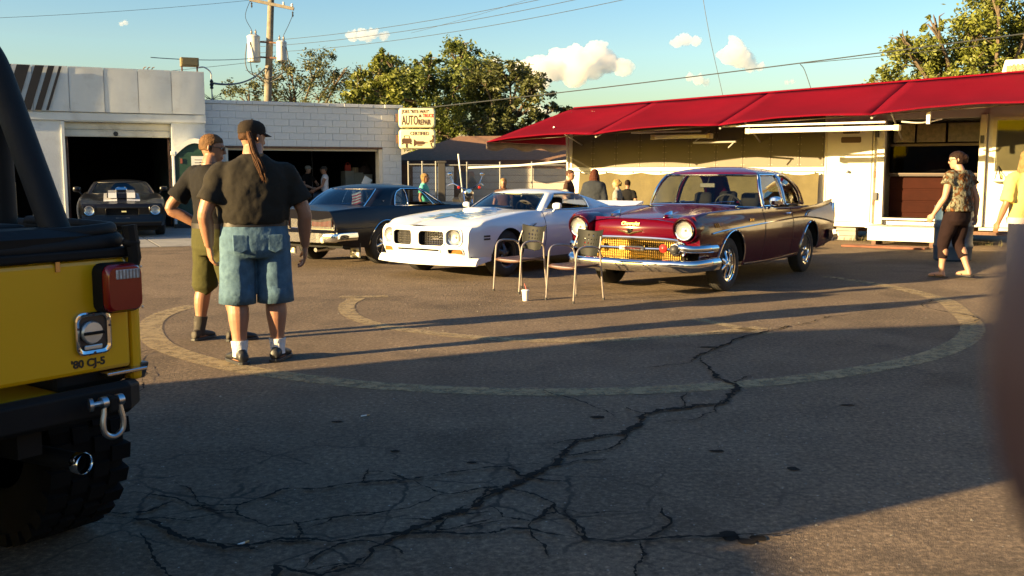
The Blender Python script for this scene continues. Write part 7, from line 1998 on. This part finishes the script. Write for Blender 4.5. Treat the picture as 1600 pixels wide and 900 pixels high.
def person(name_label, loc, rz, H, cfg, group=None):
    """figure facing +y locally; cfg carries joints (metres for a 1.75 m person) and clothes"""
    s = H / 1.75
    root = thing('person', name_label, 'person', loc, rz, group)
    J = dict(hipL=(-.095, 0, .90), hipR=(.095, 0, .90), kneeL=(-.11, .02, .49), kneeR=(.11, .02, .49), ankL=(-.12, -.03, .085), ankR=(.12, -.03, .085),
             shL=(-.180, -.01, 1.40), shR=(.180, -.01, 1.40), elL=(-.265, -.04, 1.13), elR=(.265, -.04, 1.13), wrL=(-.27, .03, .88), wrR=(.27, .03, .88),
             neck=(0, -.01, 1.49), head=(0, .03, 1.635), toeL=(-.25, 1), toeR=(.25, 1), hdL=None, hdR=None)
    J.update(cfg.get('J', {}))
    V = {k: (Vector(v) * s if isinstance(v, tuple) and len(v) == 3 else v) for k, v in J.items()}
    b = cfg.get('bulk', 1.0); lb = cfg.get('limb', 1.0); hs_ = cfg.get('hscale', 1.0)
    vox = cfg.get('vox', .012) * s
    skin = SKIN[cfg.get('skin', 'fair')]
    m = MB()
    f = head_mesh(m, V['head'], s * hs_, cfg.get('yaw', 0), cfg.get('nod', 0), cfg.get('jowl', 1))
    nk = cfg.get('neck', .056) * s
    limb(m, [V['neck'] - Vector((0, 0, .09 * s)), V['neck'], V['head'] + Vector((0, -.01 * s, -.055 * s))], [nk * 1.3, nk * 1.06, nk * .95])
    # inner torso keeps the body one piece
    m.rings([(0, 0, .80 * s, .13 * s * b, .09 * s * b), (0, 0, .95 * s, .15 * s * b, .10 * s * b), (0, .01 * s, 1.15 * s, .13 * s * b, .10 * s * b), (0, 0, 1.35 * s, .16 * s, .10 * s), (0, -.01 * s, 1.46 * s, .12 * s, .07 * s), (0, -.01 * s, 1.50 * s, .05 * s, .05 * s)])
    for S, sd in (('L', -1), ('R', 1)):
        limb(m, [V['sh' + S] * .9 + Vector((0, 0, V['sh' + S].z * .1)), V['sh' + S], V['sh' + S].lerp(V['el' + S], .5), V['el' + S], V['el' + S].lerp(V['wr' + S], .35), V['wr' + S]], [r * s * lb for r in (.055, .058, .050, .041, .042, .027)], 14)
        d = (V['wr' + S] - V['el' + S])
        d = Vector(J['hd' + S]) if J['hd' + S] else d
        hand(m, V['wr' + S], d, s * cfg.get('hand', 1.0), cfg.get('curl' + S, .5), sd if cfg.get('thumbflip') else -sd, cfg.get('palm' + S, (-sd * .8, .3, 0)))
        limb(m, [V['hip' + S], V['hip' + S].lerp(V['knee' + S], .5), V['knee' + S], V['knee' + S].lerp(V['ank' + S], .32) + Vector((0, -.012 * s, 0)), V['knee' + S].lerp(V['ank' + S], .75), V['ank' + S]], [r * s * cfg.get('leg', lb) for r in (.085, .078, .056, .058, .040, .036)], 16)
        tq = J['toe' + S]; dd = Vector((tq[0], tq[1], 0)).normalized(); a = V['ank' + S]; g = Vector((a.x, a.y, 0)); up_ = a.z - .085 * s
        m.tube([a + Vector((0, 0, .01 * s)), g + dd * -.03 * s + Vector((0, 0, up_ + .045 * s)), g + dd * .06 * s + Vector((0, 0, up_ + .04 * s)), g + dd * .15 * s + Vector((0, 0, up_ + .022 * s)), g + dd * .19 * s + Vector((0, 0, up_ + .018 * s))], [.036 * s, .038 * s, .038 * s, .034 * s, .018 * s], 12)
    if cfg.get('extra'): cfg['extra'](m)
    body = remesh(m.build('body', skin, root), cfg.get('bvox', vox), 1)
    if cfg.get('eyes', True): eyes(root, f, s * hs_)
    # shirt
    sh = cfg['shirt']; q = MB()
    T = sh.get('torso') or [(.92, .165, .115, 0), (1.0, .165, .115, .0), (1.12, .155, .112, .005), (1.25, .170, .118, .005), (1.36, .185, .115, 0), (1.42, .178, .102, -.01), (1.46, .140, .086, -.012), (1.485, .095, .076, -.015), (1.505, .064, .064, -.012)]
    lx = sh.get('lean', (0, 0))
    q.rings([(lx[0] * (z - .9) * s, (cy + lx[1] * (z - .9)) * s, z * s, rx * s * b, ry * s * b) for z, rx, ry, cy in T], n=28, e=2.35)
    sl = sh.get('sleeve', .55)
    for S in ('L', 'R'):
        a, e, w = V['sh' + S], V['el' + S], V['wr' + S]; r0 = sh.get('sr', .072) * s * b ** .5
        pts = [a.lerp(Vector((0, a.y, a.z)), .35), a + Vector((0, 0, -.01 * s))]
        if sl <= 1: pts += [a.lerp(e, sl * .5), a.lerp(e, sl)]; rr = [r0 * .95, r0, r0 * .95, r0 * sh.get('flare', .98)]
        else: pts += [a.lerp(e, .5), e, e.lerp(w, (sl - 1))]; rr = [r0 * .95, r0, r0 * .88, r0 * .78, r0 * .62]
        limb(q, pts, rr, 16)
    o = q.build(sh.get('name', 'shirt'), sh['mat'], root); remesh(o, vox, 9)
    wr_ = o.modifiers.new('folds', 'DISPLACE'); tx2 = bpy.data.textures.get('cloth_folds') or bpy.data.textures.new('cloth_folds', 'CLOUDS'); tx2.noise_scale = .10; tx2.noise_depth = 3
    wr_.texture = tx2; wr_.strength = .024 * s; wr_.mid_level = .5; wr_.texture_coords = 'LOCAL'
    # trousers / shorts
    pt = cfg['pants']; q = MB(); top = pt.get('top', 1.0); hw = pt.get('hw', .168)
    q.rings([(0, 0, (top - .26) * s, hw * .80 * s * b, .10 * s * b), (0, 0, (top - .20) * s, hw * .98 * s * b, .125 * s * b), (0, 0, (top - .1) * s, hw * s * b, .125 * s * b), (0, 0, top * s, hw * .96 * s * b, .116 * s * b)], n=26, e=2.4)
    ln = pt.get('len', 1.9); r0 = pt.get('r', .098) * s * b ** .5; r1 = pt.get('r1', .085) * s * b ** .5
    for S in ('L', 'R'):
        h_, k_, a = V['hip' + S], V['knee' + S], V['ank' + S]
        h2 = h_ + Vector(((pt.get('spread', 0) * (-1 if S == 'L' else 1)) * s, 0, 0))
        if ln <= 1: pts = [h2, h2.lerp(k_, .4), h2.lerp(k_, ln)]; rr = [r0, r0 * .98, r1]
        else: pts = [h2, h2.lerp(k_, .5), k_, k_.lerp(a, (ln - 1) * .5), k_.lerp(a, ln - 1)]; rr = [r0, r0 * .92, (r0 + r1) / 2 * .92, r1, r1 * .95]
        limb(q, pts, rr, 18)
    o = remesh(q.build(pt.get('name', 'trousers'), pt['mat'], root), vox, 2)
    w2 = o.modifiers.new('folds', 'DISPLACE'); w2.texture = tx2; w2.strength = .012 * s; w2.mid_level = .5; w2.texture_coords = 'LOCAL'
    if pt.get('belt'):
        q = MB(); q.rings([(0, .0, (top + z) * s, hw * .985 * s * b, .121 * s * b) for z in (-.03, .012)], n=30, e=2.4); q.build('belt', pt['belt'], root)
    for S in ('L', 'R'):
        if cfg.get('sock'):
            q = MB(); k_, a = V['knee' + S], V['ank' + S]; q.tube([a - Vector((0, 0, .03 * s)), a, a.lerp(k_, cfg.get('sockh', .22))], [.043 * s * lb, .042 * s * lb, .050 * s * lb], 16); q.build('sock', cfg['sock'], root)
        if cfg.get('shoe'): shoe(root, V['ank' + S] - Vector((0, 0, (V['ank' + S].z - .085 * s))), J['toe' + S], s * cfg.get('shoesize', 1.0), cfg['shoe'], cfg.get('shoename', 'shoe'), high=cfg.get('high', 0) * s)
        elif cfg.get('sandal'):
            a = V['ank' + S]; d = Vector((*J['toe' + S], 0)).normalized(); l = Vector((-d.y, d.x, 0)); z0 = a.z - .085 * s; g = Vector((a.x, a.y, max(.001, z0)))
            q = MB(); q.prism([(-.075, .03), (0, .036), (.1, .045), (.17, .04), (.2, .012), (.2, -.012), (.17, -.04), (.1, -.045), (0, -.036), (-.075, -.03)], lambda u, v, w_: g + d * u * s + l * v * s + Vector((0, 0, w_)), .014 * s)
            q.tube([g + d * .07 * s + l * .045 * s + Vector((0, 0, .02)), g + d * .13 * s + Vector((0, 0, .065 * s)), g + d * .07 * s - l * .045 * s + Vector((0, 0, .02))], .006, 6); q.build('sandal', BLACKPL, root, smooth=30)
    return root, V, f, s * hs_
def hair(par, f, s, mat, kind='short', name='hair', yaw=0):
    q = MB()
    def cap(zlow_b, zlow_f, k=1.06, front=.045):
        rings = []
        for z in (-.10, -.06, -.02, .02, .055, .085, .108, .124):
            pr = interp([(-.12, .056), (-.085, .062), (-.05, .068), (.02, .076), (.055, .076), (.085, .067), (.108, .047), (.126, .018)])(z) * k
            ry = interp([(-.12, .055), (-.05, .082), (.02, .097), (.055, .096), (.085, .084), (.108, .060), (.126, .022)])(z) * k
            rings.append([f(pr * cos(a), -.012 + ry * sin(a) if sin(a) < .2 or z > front else -.012 + ry * .2, z) for a in [2 * pi * j / 20 for j in range(20)]])
        return rings
    if kind == 'short':
        r_ = cap(0, 0); q.loft(r_[2:]);
    elif kind == 'bob':
        r_ = cap(0, 0, 1.12); q.loft(r_)
        q.rings([]) if False else None
    elif kind == 'long':
        r_ = cap(0, 0, 1.10); q.loft(r_[1:])
        for k in range(9):
            a = pi + pi * k / 8; x, y = .070 * cos(a), -.02 + .085 * sin(a)
            q.tube([f(x, y, .04), f(x * 1.2, y * 1.05, -.07), f(x * 1.35, y * .95, -.17), f(x * 1.25, y * .8, -.26 - .02 * (k % 3))], [.026 * s, .034 * s, .032 * s, .010 * s], 8)
    elif kind == 'bun':
        r_ = cap(0, 0, 1.13, .03); q.loft(r_[1:]); q.ball(f(0, -.105, .02), .050 * s, 10, 8); q.ball(f(.02, -.11, -.03), .034 * s, 10, 8)
    o = q.build(name, mat, par); remesh(o, .010 * s, 1)
    d = o.modifiers.new('strands', 'DISPLACE'); t = bpy.data.textures.get('hair_noise') or bpy.data.textures.new('hair_noise', 'CLOUDS'); t.noise_scale = .025; t.noise_depth = 3
    d.texture = t; d.strength = .012 * s; d.texture_coords = 'LOCAL'
    return o
def cap_hat(par, f, s, mat, back=False):
    q = MB(); rings = []
    for z, k in ((.030, 1.10), (.060, 1.12), (.085, 1.08), (.108, .92), (.124, .62), (.132, .2)):
        rings.append([f(.076 * k * cos(a), -.010 + .098 * k * sin(a), z) for a in [2 * pi * j / 24 for j in range(24)]])
    q.loft(rings); q.build('cap', mat, par, smooth=60)
    q = MB(); top, bot = [], []
    for k in range(13):
        a = pi * (.12 + .76 * k / 12); top.append((a, .098))
    P = [[f(.078 * cos(a) * (1 + .0 * v), -.010 + .100 * sin(a) + .075 * v * sin(a) ** .6, .040 - .022 * v + .012 * (1 - cos(a) ** 2)) for a, _ in top] for v in (0, .4, .8, 1)]
    q.grid(P); q.build('cap_bill', mat, par, smooth=60, thick=.004)
    q = MB(); q.ball(f(0, -.01, .133), .007 * s, 8, 5); q.build('cap_button', mat, par)
def glasses(par, f, s, lens, frame=None):
    fr = frame or BLACKPL
    for sx in (-1, 1):
        q = MB(); q.tube([f(.030 * sx + .022 * cos(a), .098, .010 + .016 * sin(a)) for a in [2 * pi * k / 12 for k in range(12)]], .0025 * s, 5, loop=True); q.tube([f(.052 * sx, .096, .014), f(.074 * sx, .05, .016), f(.080 * sx, -.01, .014)], .0025 * s, 5); q.build('glasses_frame', fr, par)
        q = MB(); q.add([f(.030 * sx + .022 * cos(a), .098, .010 + .016 * sin(a)) for a in [2 * pi * k / 12 for k in range(12)]], [tuple(range(12))]); q.build('glasses_lens', lens, par, smooth=0)

JEANS = pm('denim', (.068, .125, .180), .9, var=.35, scale=10, bump=.5, bscale=12, spec=.2, stain=(.12, .19, .22), stain_amt=.4, stain_scale=5)
CHAR = cloth('charcoal_tee', (.019, .0165, .013)); BLKT = cloth('black_tee', (.008, .0075, .008)); OLIV = cloth('olive_shorts', (.045, .044, .014)); WSOCK = cloth('white_sock', (.62, .62, .62), bump=.6, bscale=40)
SHOEB = pm('shoe_black', (.012, .012, .012), .5, var=.3, bump=.2, bscale=30); LEATH = pm('belt_leather', (.016, .012, .01), .5)
# big man seen from behind
r1, V1, f1, hs1 = person('heavy man from behind in charcoal tee and denim shorts with long ponytail and cap', (-1.905, 7.30, 0), R(22), 1.79,
    dict(skin='ruddy', bulk=1.36, limb=1.24, leg=1.32, vox=.012, bvox=.006, neck=.070, yaw=R(-56), nod=R(-4), jowl=1.12, hscale=1.0, hand=1.12, curlL=.55, curlR=.6, palmL=(.9, .2, 0), palmR=(-.9, .2, 0),
         J=dict(shL=(-.235, -.02, 1.375), shR=(.235, -.02, 1.375), elL=(-.345, -.05, 1.10), elR=(.355, -.02, 1.09), wrL=(-.315, .06, .86), wrR=(.375, .09, .84), hipL=(-.125, 0, .92), hipR=(.125, 0, .92), kneeL=(-.135, .01, .50), kneeR=(.135, .01, .50), ankL=(-.135, -.03, .085), ankR=(.14, .0, .085), head=(.01, .045, 1.625), neck=(0, .0, 1.48), toeL=(-.25, 1), toeR=(.55, 1), hdL=(.10, .25, -1), hdR=(.02, .2, -1)),
         shirt=dict(mat=CHAR, sleeve=.74, sr=.074, flare=1.2, torso=[(1.01, .178, .150, .03), (1.06, .188, .160, .03), (1.16, .192, .165, .03), (1.27, .192, .150, .015), (1.36, .190, .128, 0), (1.41, .178, .112, -.005), (1.45, .140, .096, -.01), (1.485, .085, .078, -.01), (1.515, .055, .058, 0)]),
         pants=dict(mat=JEANS, name='denim_shorts', top=1.03, hw=.178, len=1.0, r=.110, r1=.112, spread=.0, belt=LEATH), sock=WSOCK, sockh=.20, shoe=SHOEB, shoesize=1.1))
for S, sd in (('L', -1), ('R', 1)):
    hip, kn = V1['hip' + S], V1['knee' + S]
    a_ = hip.lerp(kn, .96); b_ = hip.lerp(kn, 1.14)
    q = MB(); q.tube([hip.lerp(kn, .80), a_, b_], [.129, .133, .136], 22, cap=False); o = q.build('shorts_hem', JEANS, r1, thick=.012)
    q = MB(); q.prism([(-.055, .065), (.055, .062), (.052, -.045), (0, -.07), (-.052, -.048)], lambda u, v, w_: Vector((sd * .125 + u, -.158 - .012 + w_ - .10 * (0.0), .90 + v)), .02); q.build('back_pocket', JEANS, r1, smooth=0, bevel=.006)
CAPB = cloth('cap_black', (.020, .014, .010)); HB = HAIRM('brown', (.085, .038, .016))
hair(r1, f1, hs1, HB, 'short'); cap_hat(r1, f1, hs1, CAPB)
q = MB(); rnd = random.Random(4); s_ = 1.023
path = [(-.03, -.055, 1.66), (-.022, -.098, 1.61), (-.005, -.118, 1.53), (.022, -.152, 1.45), (.040, -.186, 1.38), (.052, -.194, 1.315)]
q.tube(cr([Vector(v) * s_ for v in path[:-1]], 4), [.015] * 4 + [.017] * 4 + [.019] * 4 + [.018] * 4 + [.006], 10)
for k in range(46):
    ang = rnd.uniform(0, 6.28); rr = rnd.uniform(.45, 1.0); n_ = rnd.randint(4, 6); pts = []
    for i, v in enumerate(path[:n_]):
        w_ = (.012, .014, .019, .024, .025, .016)[i] * rr * (1 + .15 * rnd.uniform(-1, 1))
        pts.append((Vector(v) + Vector((w_ * 1.35 * cos(ang + .1 * i), w_ * .75 * sin(ang + .1 * i), rnd.uniform(-.012, .012)))) * s_)
    c_ = cr(pts, 4); m_ = len(c_)
    q.tube(c_, [.0042 * (1 - .75 * max(0, (j / m_ - .6) / .4)) for j in range(m_)], 5)
o = q.build('ponytail', HAIRM('long_brown', (.115, .050, .020)), r1, smooth=60)
cg = MB(); hp = V1['wrL'] + Vector((.06, .05, -.13)); cg.tube([(0, 0, 0), (.055, .01, -.006)], .0045, 8); cg.tube([(.055, .01, -.006), (.075, .0135, -.008)], .0046, 8, m=1)
o = cg.build('cigarette', [MATS['paper_white'], MATS['filter_tan']]); o.location = r1.matrix_world @ hp if False else (Matrix.Translation(r1.location) @ Matrix.Rotation(R(22), 4, 'Z')) @ hp
tag(o, 'white cigarette held low in the heavy man\'s left hand', 'cigarette')
# second man, head turned to the first
r2, V2, f2, hs2 = person('man in black tee and olive shorts standing with hand at his belly, brown hair', (-2.50, 8.22, 0), R(-38), 1.72,
    dict(skin='tan', bulk=1.16, limb=1.14, leg=1.14, vox=.012, bvox=.006, yaw=R(-42), nod=R(-6), neck=.062, curlL=.8, curlR=.5, palmL=(.6, -.6, 0), palmR=(-.9, .2, 0),
         J=dict(shL=(-.21, -.01, 1.42), shR=(.21, -.01, 1.42), elL=(-.36, -.16, 1.13), wrL=(-.17, .08, .94), hdL=(.8, .5, -.25), elR=(.28, .02, 1.12), wrR=(.20, .22, .98), hdR=(-.5, .6, 0), ankL=(-.15, -.06, .085), ankR=(.14, .10, .085), kneeL=(-.13, .0, .49), kneeR=(.13, .09, .49), toeL=(-.3, 1), toeR=(.3, 1)),
         shirt=dict(mat=BLKT, sleeve=.72, sr=.080, flare=1.12), pants=dict(mat=OLIV, name='cargo_shorts', top=1.0, hw=.170, len=1.04, r=.108, r1=.105, belt=LEATH), sock=cloth('dark_sock', (.05, .045, .04)), sockh=.30, shoe=pm('boot_brown', (.030, .024, .018), .7, var=.3, bump=.3, bscale=30), shoename='boot', high=.05))
hair(r2, f2, hs2, HAIRM('light_brown', (.20, .105, .045)), 'short'); glasses(r2, f2, hs2, pm('sunglass_dark', (.01, .01, .01), .1))
q = MB(); q.box(-.225, -.18, -.05, .03, .80, .92); q.build('belt_pouch', BLACKPL, r2, smooth=0, bevel=.012)
q = MB(); q.tube([f2(.085 * cos(a), -.01 + .085 * sin(a), -.118 + .004 * sin(a)) for a in [2 * pi * k / 20 for k in range(20)]], .0022, 5, loop=True); q.build('neck_cord', BLACKPL, r2)

# woman walking off in a patterned shirt
PAT = bpy.data.materials.new('patterned_cloth'); PAT.use_nodes = True
nt = PAT.node_tree; N, L = nt.nodes, nt.links; bs_ = N['Principled BSDF']; tc = N.new('ShaderNodeTexCoord')
n1 = N.new('ShaderNodeTexNoise'); n1.inputs['Scale'].default_value = 9; n1.inputs['Detail'].default_value = 3; n1.inputs['Distortion'].default_value = 1.4; L.new(tc.outputs['Object'], n1.inputs['Vector'])
w1 = N.new('ShaderNodeTexVoronoi'); w1.inputs['Scale'].default_value = 26; mp = N.new('ShaderNodeMapping'); mp.inputs['Scale'].default_value = (1, 1, .55); L.new(tc.outputs['Object'], mp.inputs[0]); L.new(mp.outputs[0], w1.inputs['Vector'])
rp = N.new('ShaderNodeValToRGB'); e = rp.color_ramp.elements
while len(e) < 5: e.new(.5)
for q_, (p_, c_) in zip(e, [(.32, (.010, .009, .006)), (.42, (.13, .048, .010)), (.50, (.013, .011, .009)), (.58, (.17, .165, .11)), (.68, (.075, .03, .01))]): q_.position = p_; q_.color = c_ + (1,)
L.new(n1.outputs['Fac'], rp.inputs['Fac'])
r3_ = N.new('ShaderNodeValToRGB'); r3_.color_ramp.elements[0].position = .12; r3_.color_ramp.elements[1].position = .5; L.new(w1.outputs['Distance'], r3_.inputs['Fac'])
mm = N.new('ShaderNodeMixRGB'); mm.blend_type = 'MIX'; mm.inputs['Color1'].default_value = (.19, .19, .14, 1); L.new(r3_.outputs[0], mm.inputs['Fac']); L.new(rp.outputs[0], mm.inputs['Color2'])
L.new(mm.outputs[0], bs_.inputs['Base Color']); bs_.inputs['Roughness'].default_value = .9; bs_.inputs['Specular IOR Level'].default_value = .2
MAROP = cloth('plum_capri', (.011, .0045, .005), bump=.2)
r3, V3, f3, hs3 = person('woman walking away in a patterned brown blouse, plum capri trousers and sunglasses', (5.93, 13.15, 0), R(32), 1.68,
    dict(skin='fair', bulk=1.20, limb=1.02, leg=1.05, vox=.012, yaw=R(34), nod=R(-8), curlL=.8, curlR=.7, palmL=(.8, .3, 0),
         J=dict(shL=(-.20, .0, 1.41), shR=(.20, .0, 1.41), elL=(-.30, .0, 1.13), wrL=(-.345, .13, .89), elR=(.30, -.08, 1.12), wrR=(.34, -.06, .87), ankL=(-.10, .13, .09), kneeL=(-.105, .12, .50), ankR=(.09, -.15, .12), kneeR=(.10, .03, .50), toeL=(-.1, 1), toeR=(.1, 1), head=(0, .05, 1.635)),
         shirt=dict(mat=PAT, name='blouse', sleeve=.42, sr=.085, flare=1.15, torso=[(.93, .190, .150, -.01), (1.0, .190, .145, 0), (1.12, .178, .130, .005), (1.25, .178, .125, .005), (1.36, .180, .115, 0), (1.43, .160, .098, -.01), (1.475, .105, .080, -.015), (1.50, .066, .066, -.012)]),
         pants=dict(mat=MAROP, name='capri_trousers', top=1.0, hw=.172, len=1.55, r=.108, r1=.062), sandal=True))
hair(r3, f3, hs3, HAIRM('dark', (.030, .014, .010)), 'bun'); glasses(r3, f3, hs3, MATS['sunglass_dark'])
# woman at the right edge in a yellow shirt
YS = cloth('yellow_shirt', (.58, .46, .14), var=.08)
r4, V4, f4, hs4 = person('woman in a pale yellow long shirt with loose blond hair at the right edge', (5.88, 11.3, 0), R(8), 1.66,
    dict(skin='tan', bulk=1.12, limb=1.0, vox=.012, yaw=R(-10), curlL=.6, palmL=(.8, .3, 0),
         J=dict(shL=(-.20, .0, 1.41), elL=(-.275, -.02, 1.13), wrL=(-.30, .08, .88)),
         shirt=dict(mat=YS, sleeve=.98, sr=.080, flare=1.0, torso=[(.90, .185, .140, 0), (1.0, .180, .135, 0), (1.12, .172, .125, .005), (1.25, .174, .122, .005), (1.36, .180, .115, 0), (1.43, .160, .098, -.01), (1.475, .105, .080, -.015), (1.50, .066, .066, -.012)]),
         pants=dict(mat=cloth('dark_jeans', (.02, .02, .03)), top=.98, len=1.9, r=.10, r1=.07), shoe=SHOEB))
q = MB(); q.rings([(0, 0, .83, .20, .155), (0, 0, .90, .205, .16)], n=26, e=2.4); q.build('under_shirt', cloth('pink_white', (.62, .5, .48)), r4)
hair(r4, f4, hs4, HAIRM('blond', (.36, .24, .10)), 'long')

# people beyond the cars, smaller in the picture
def bystander(label, loc, rz, H, skin, shirt, pants, hk, hm, yaw=0, **k):
    c = dict(skin=skin, vox=.016, yaw=yaw, shirt=dict(mat=shirt, sleeve=k.pop('sleeve', .6), sr=.074), pants=dict(mat=pants, len=1.9, r=.10, r1=.075), shoe=SHOEB); c.update(k)
    r_, V_, f_, h_ = person(label, loc, rz, H, c)
    if hk: hair(r_, f_, h_, hm, hk)
    return r_, V_, f_, h_
NAVYC = cloth('navy_jacket', (.022, .026, .034)); DKT = cloth('dark_trousers', (.02, .02, .022))
TEAL = cloth('teal_top', (.10, .45, .34)); GREYT = cloth('grey_top', (.20, .20, .18)); BROWNT = cloth('brown_tee', (.055, .028, .02))
r5 = bystander('woman in a mint green top with blond hair beyond the navy hardtop', (-1.80, 20.3, 0), R(-100), 1.38, 'tan', TEAL, DKT, 'bob', HAIRM('honey', (.40, .24, .09)), 0)
glasses(r5[0], r5[2], r5[3], MATS['sunglass_dark'])
bystander('blond person whose head shows over the white coupe roof', (-.16, 19.0, 0), R(165), 1.29, 'tan', BROWNT, DKT, 'bob', HAIRM('strawberry', (.46, .28, .11)), .2)
bystander('man in a brown tee with cropped hair near the trailer end', (1.12, 19.4, 0), R(-110), 1.45, 'ruddy', BROWNT, DKT, 'short', HAIRM('cropped', (.12, .06, .04)), 0)
bystander('broad person in a navy jacket with long auburn hair, back turned', (1.52, 18.3, 0), R(-25), 1.46, 'fair', NAVYC, DKT, 'long', HAIRM('auburn', (.12, .035, .018)), 0, bulk=1.45, sleeve=1.8)
bystander('small blond woman in a grey top facing left beside the navy jacket', (2.02, 19.0, 0), R(70), 1.27, 'fair', GREYT, DKT, 'bun', HAIRM('pale_blond', (.50, .34, .13)), 0)
bystander('dark figure in black added in place of a shadow on the canvas skirt', (2.32, 19.9, 0), R(-20), 1.25, 'tan', BLKT, DKT, 'short', HAIRM('dark', (.030, .014, .010)), 0)  # added figure standing in for a shadow cast on the canvas
r6 = bystander('child in a beige cap seen through the white coupe side window', (.94, 17.2, 0), R(40), 1.10, 'fair', GREYT, DKT, 'short', HAIRM('light_brown', (.20, .105, .045)), 0)
cap_hat(r6[0], r6[2], r6[3], cloth('cap_beige', (.5, .42, .30)))
bystander('child with a ruddy face seen through the white coupe rear quarter', (1.14, 17.35, 0), R(170), 1.04, 'ruddy', BROWNT, DKT, 'short', HAIRM('light_brown', (.20, .105, .045)), 0)
WT = cloth('white_tank', (.60, .60, .62))
p7 = gpt(3.84, .9)
r7 = bystander('man in a white tank top leaning over an engine inside the block garage', (p7.x, p7.y, 0), R(100), 1.56, 'tan', WT, DKT, 'short', HAIRM('greyish', (.10, .09, .08)), .1, sleeve=.12, J=dict(elL=(-.24, .10, 1.12), wrL=(-.20, .34, 1.0), elR=(.24, .08, 1.12), wrR=(.2, .32, .98)))
cap_hat(r7[0], r7[2], r7[3], cloth('cap_dark', (.03, .028, .026)))
p8 = gpt(3.50, 1.5)
r8 = bystander('man in black with a pale capped head deep inside the block garage', (p8.x, p8.y, 0), R(-120), 1.58, 'fair', BLKT, DKT, 'short', HAIRM('greyish', (.10, .09, .08)), 0, J=dict(elL=(-.30, .14, 1.18), wrL=(-.10, .36, 1.16), hdL=(1, .1, 0), elR=(.28, .1, 1.15), wrR=(.15, .34, 1.05)))
cap_hat(r8[0], r8[2], r8[3], cloth('cap_grey', (.22, .22, .22)))
# dark car under repair in the second bay
dc = thing('dark_repair_car', 'dark car under repair inside the block garage beside the men', 'car', tuple(gpt(3.95, 2.75)), GA)
DCP = car_paint('dark_repair_paint', (.012, .010, .010), .35, .5)
dcar = Car(dc, DCP, side_k, zs_k, zl_f, [(0, .335, .375), (-2.74, .335, .375)], .95, -3.84, -.92, -2.75, top_k)
dcar.shell(); greenhouse(dcar, dict(gg, open=[], wsmat=GLASS_D, sgmat=glass_mat('green_glass', (.55, .62, .58)), rgmat=GLASS_D))
q = wheel_proto(dc, .335, .195, .22, 'spoke', .03, MATS['wheel_grey']); place_wheels(dc, q, [(0, .775, .335, True, 0), (0, -.775, .335, False, 0), (-2.74, .79, .335, True, 0), (-2.74, -.79, .335, False, 0)])
# flags of clutter on the lot edge by the navy car: engine hoist etc. kept out

# ------------------------------------------------------------------ the photographer, one fingertip before the lens
def ftip(m):
    m.tube(cr([(.102, .36, 1.305), (.078, .44, 1.352), (.053, .495, 1.384), (.0398, .512, 1.401), (.0386, .515, 1.4135), (.0390, .515, 1.4215)], 4), [.011] * 4 + [.0105] * 4 + [.0098] * 4 + [.0092] * 4 + [.0085, .0080, .0072, .0060, .0035], 14)
rp_ = person('photographer in a grey shirt holding a phone up, one blurred fingertip at the right edge', (0, -.455, 0), 0, 1.70,
    dict(skin='brown', vox=.014, bvox=.004, yaw=0, nod=R(-8), curlL=.9, curlR=.8, palmL=(1, .2, 0), palmR=(-1, .2, 0),
         J=dict(elL=(-.26, .12, 1.17), elR=(.26, .12, 1.17), wrL=(-.17, .34, 1.36), wrR=(.115, .34, 1.335), hdL=(.15, .35, .9), hdR=(-.05, .25, 1)), extra=ftip,
         shirt=dict(mat=GREYT, sleeve=.6), pants=dict(mat=DKT, len=1.9, r=.10, r1=.075), shoe=SHOEB))
hair(rp_[0], rp_[2], rp_[3], HAIRM('dark', (.030, .014, .010)), 'short')
ph = thing('phone', 'oversized dark phone held up by the photographer, shading the fingertip', 'phone', (0, -.016, 1.42), 0)
q = MB(); q.prism(rrect(.175, .088, .009), lambda u, v, w_: (u - .062, -.004 + w_, v - .003), .008); q.build('case', BLACKPL, ph, smooth=30)  # unseen case, widened leftward to keep the sun off the fingertip
q = MB(); q.prism(rrect(.16, .078, .003), lambda u, v, w_: (u - .062, -.0062 + w_, v - .003), .002); q.build('screen', pm('phone_glass', (.01, .01, .012), .08), ph, smooth=0)
q = MB(); q.lathe([(.004, 0), (.006, 0), (.006, .002), (.004, .002)], (0, .004, 0), (0, 1, 0), 16); q.build('lens_ring', CHROME, ph)
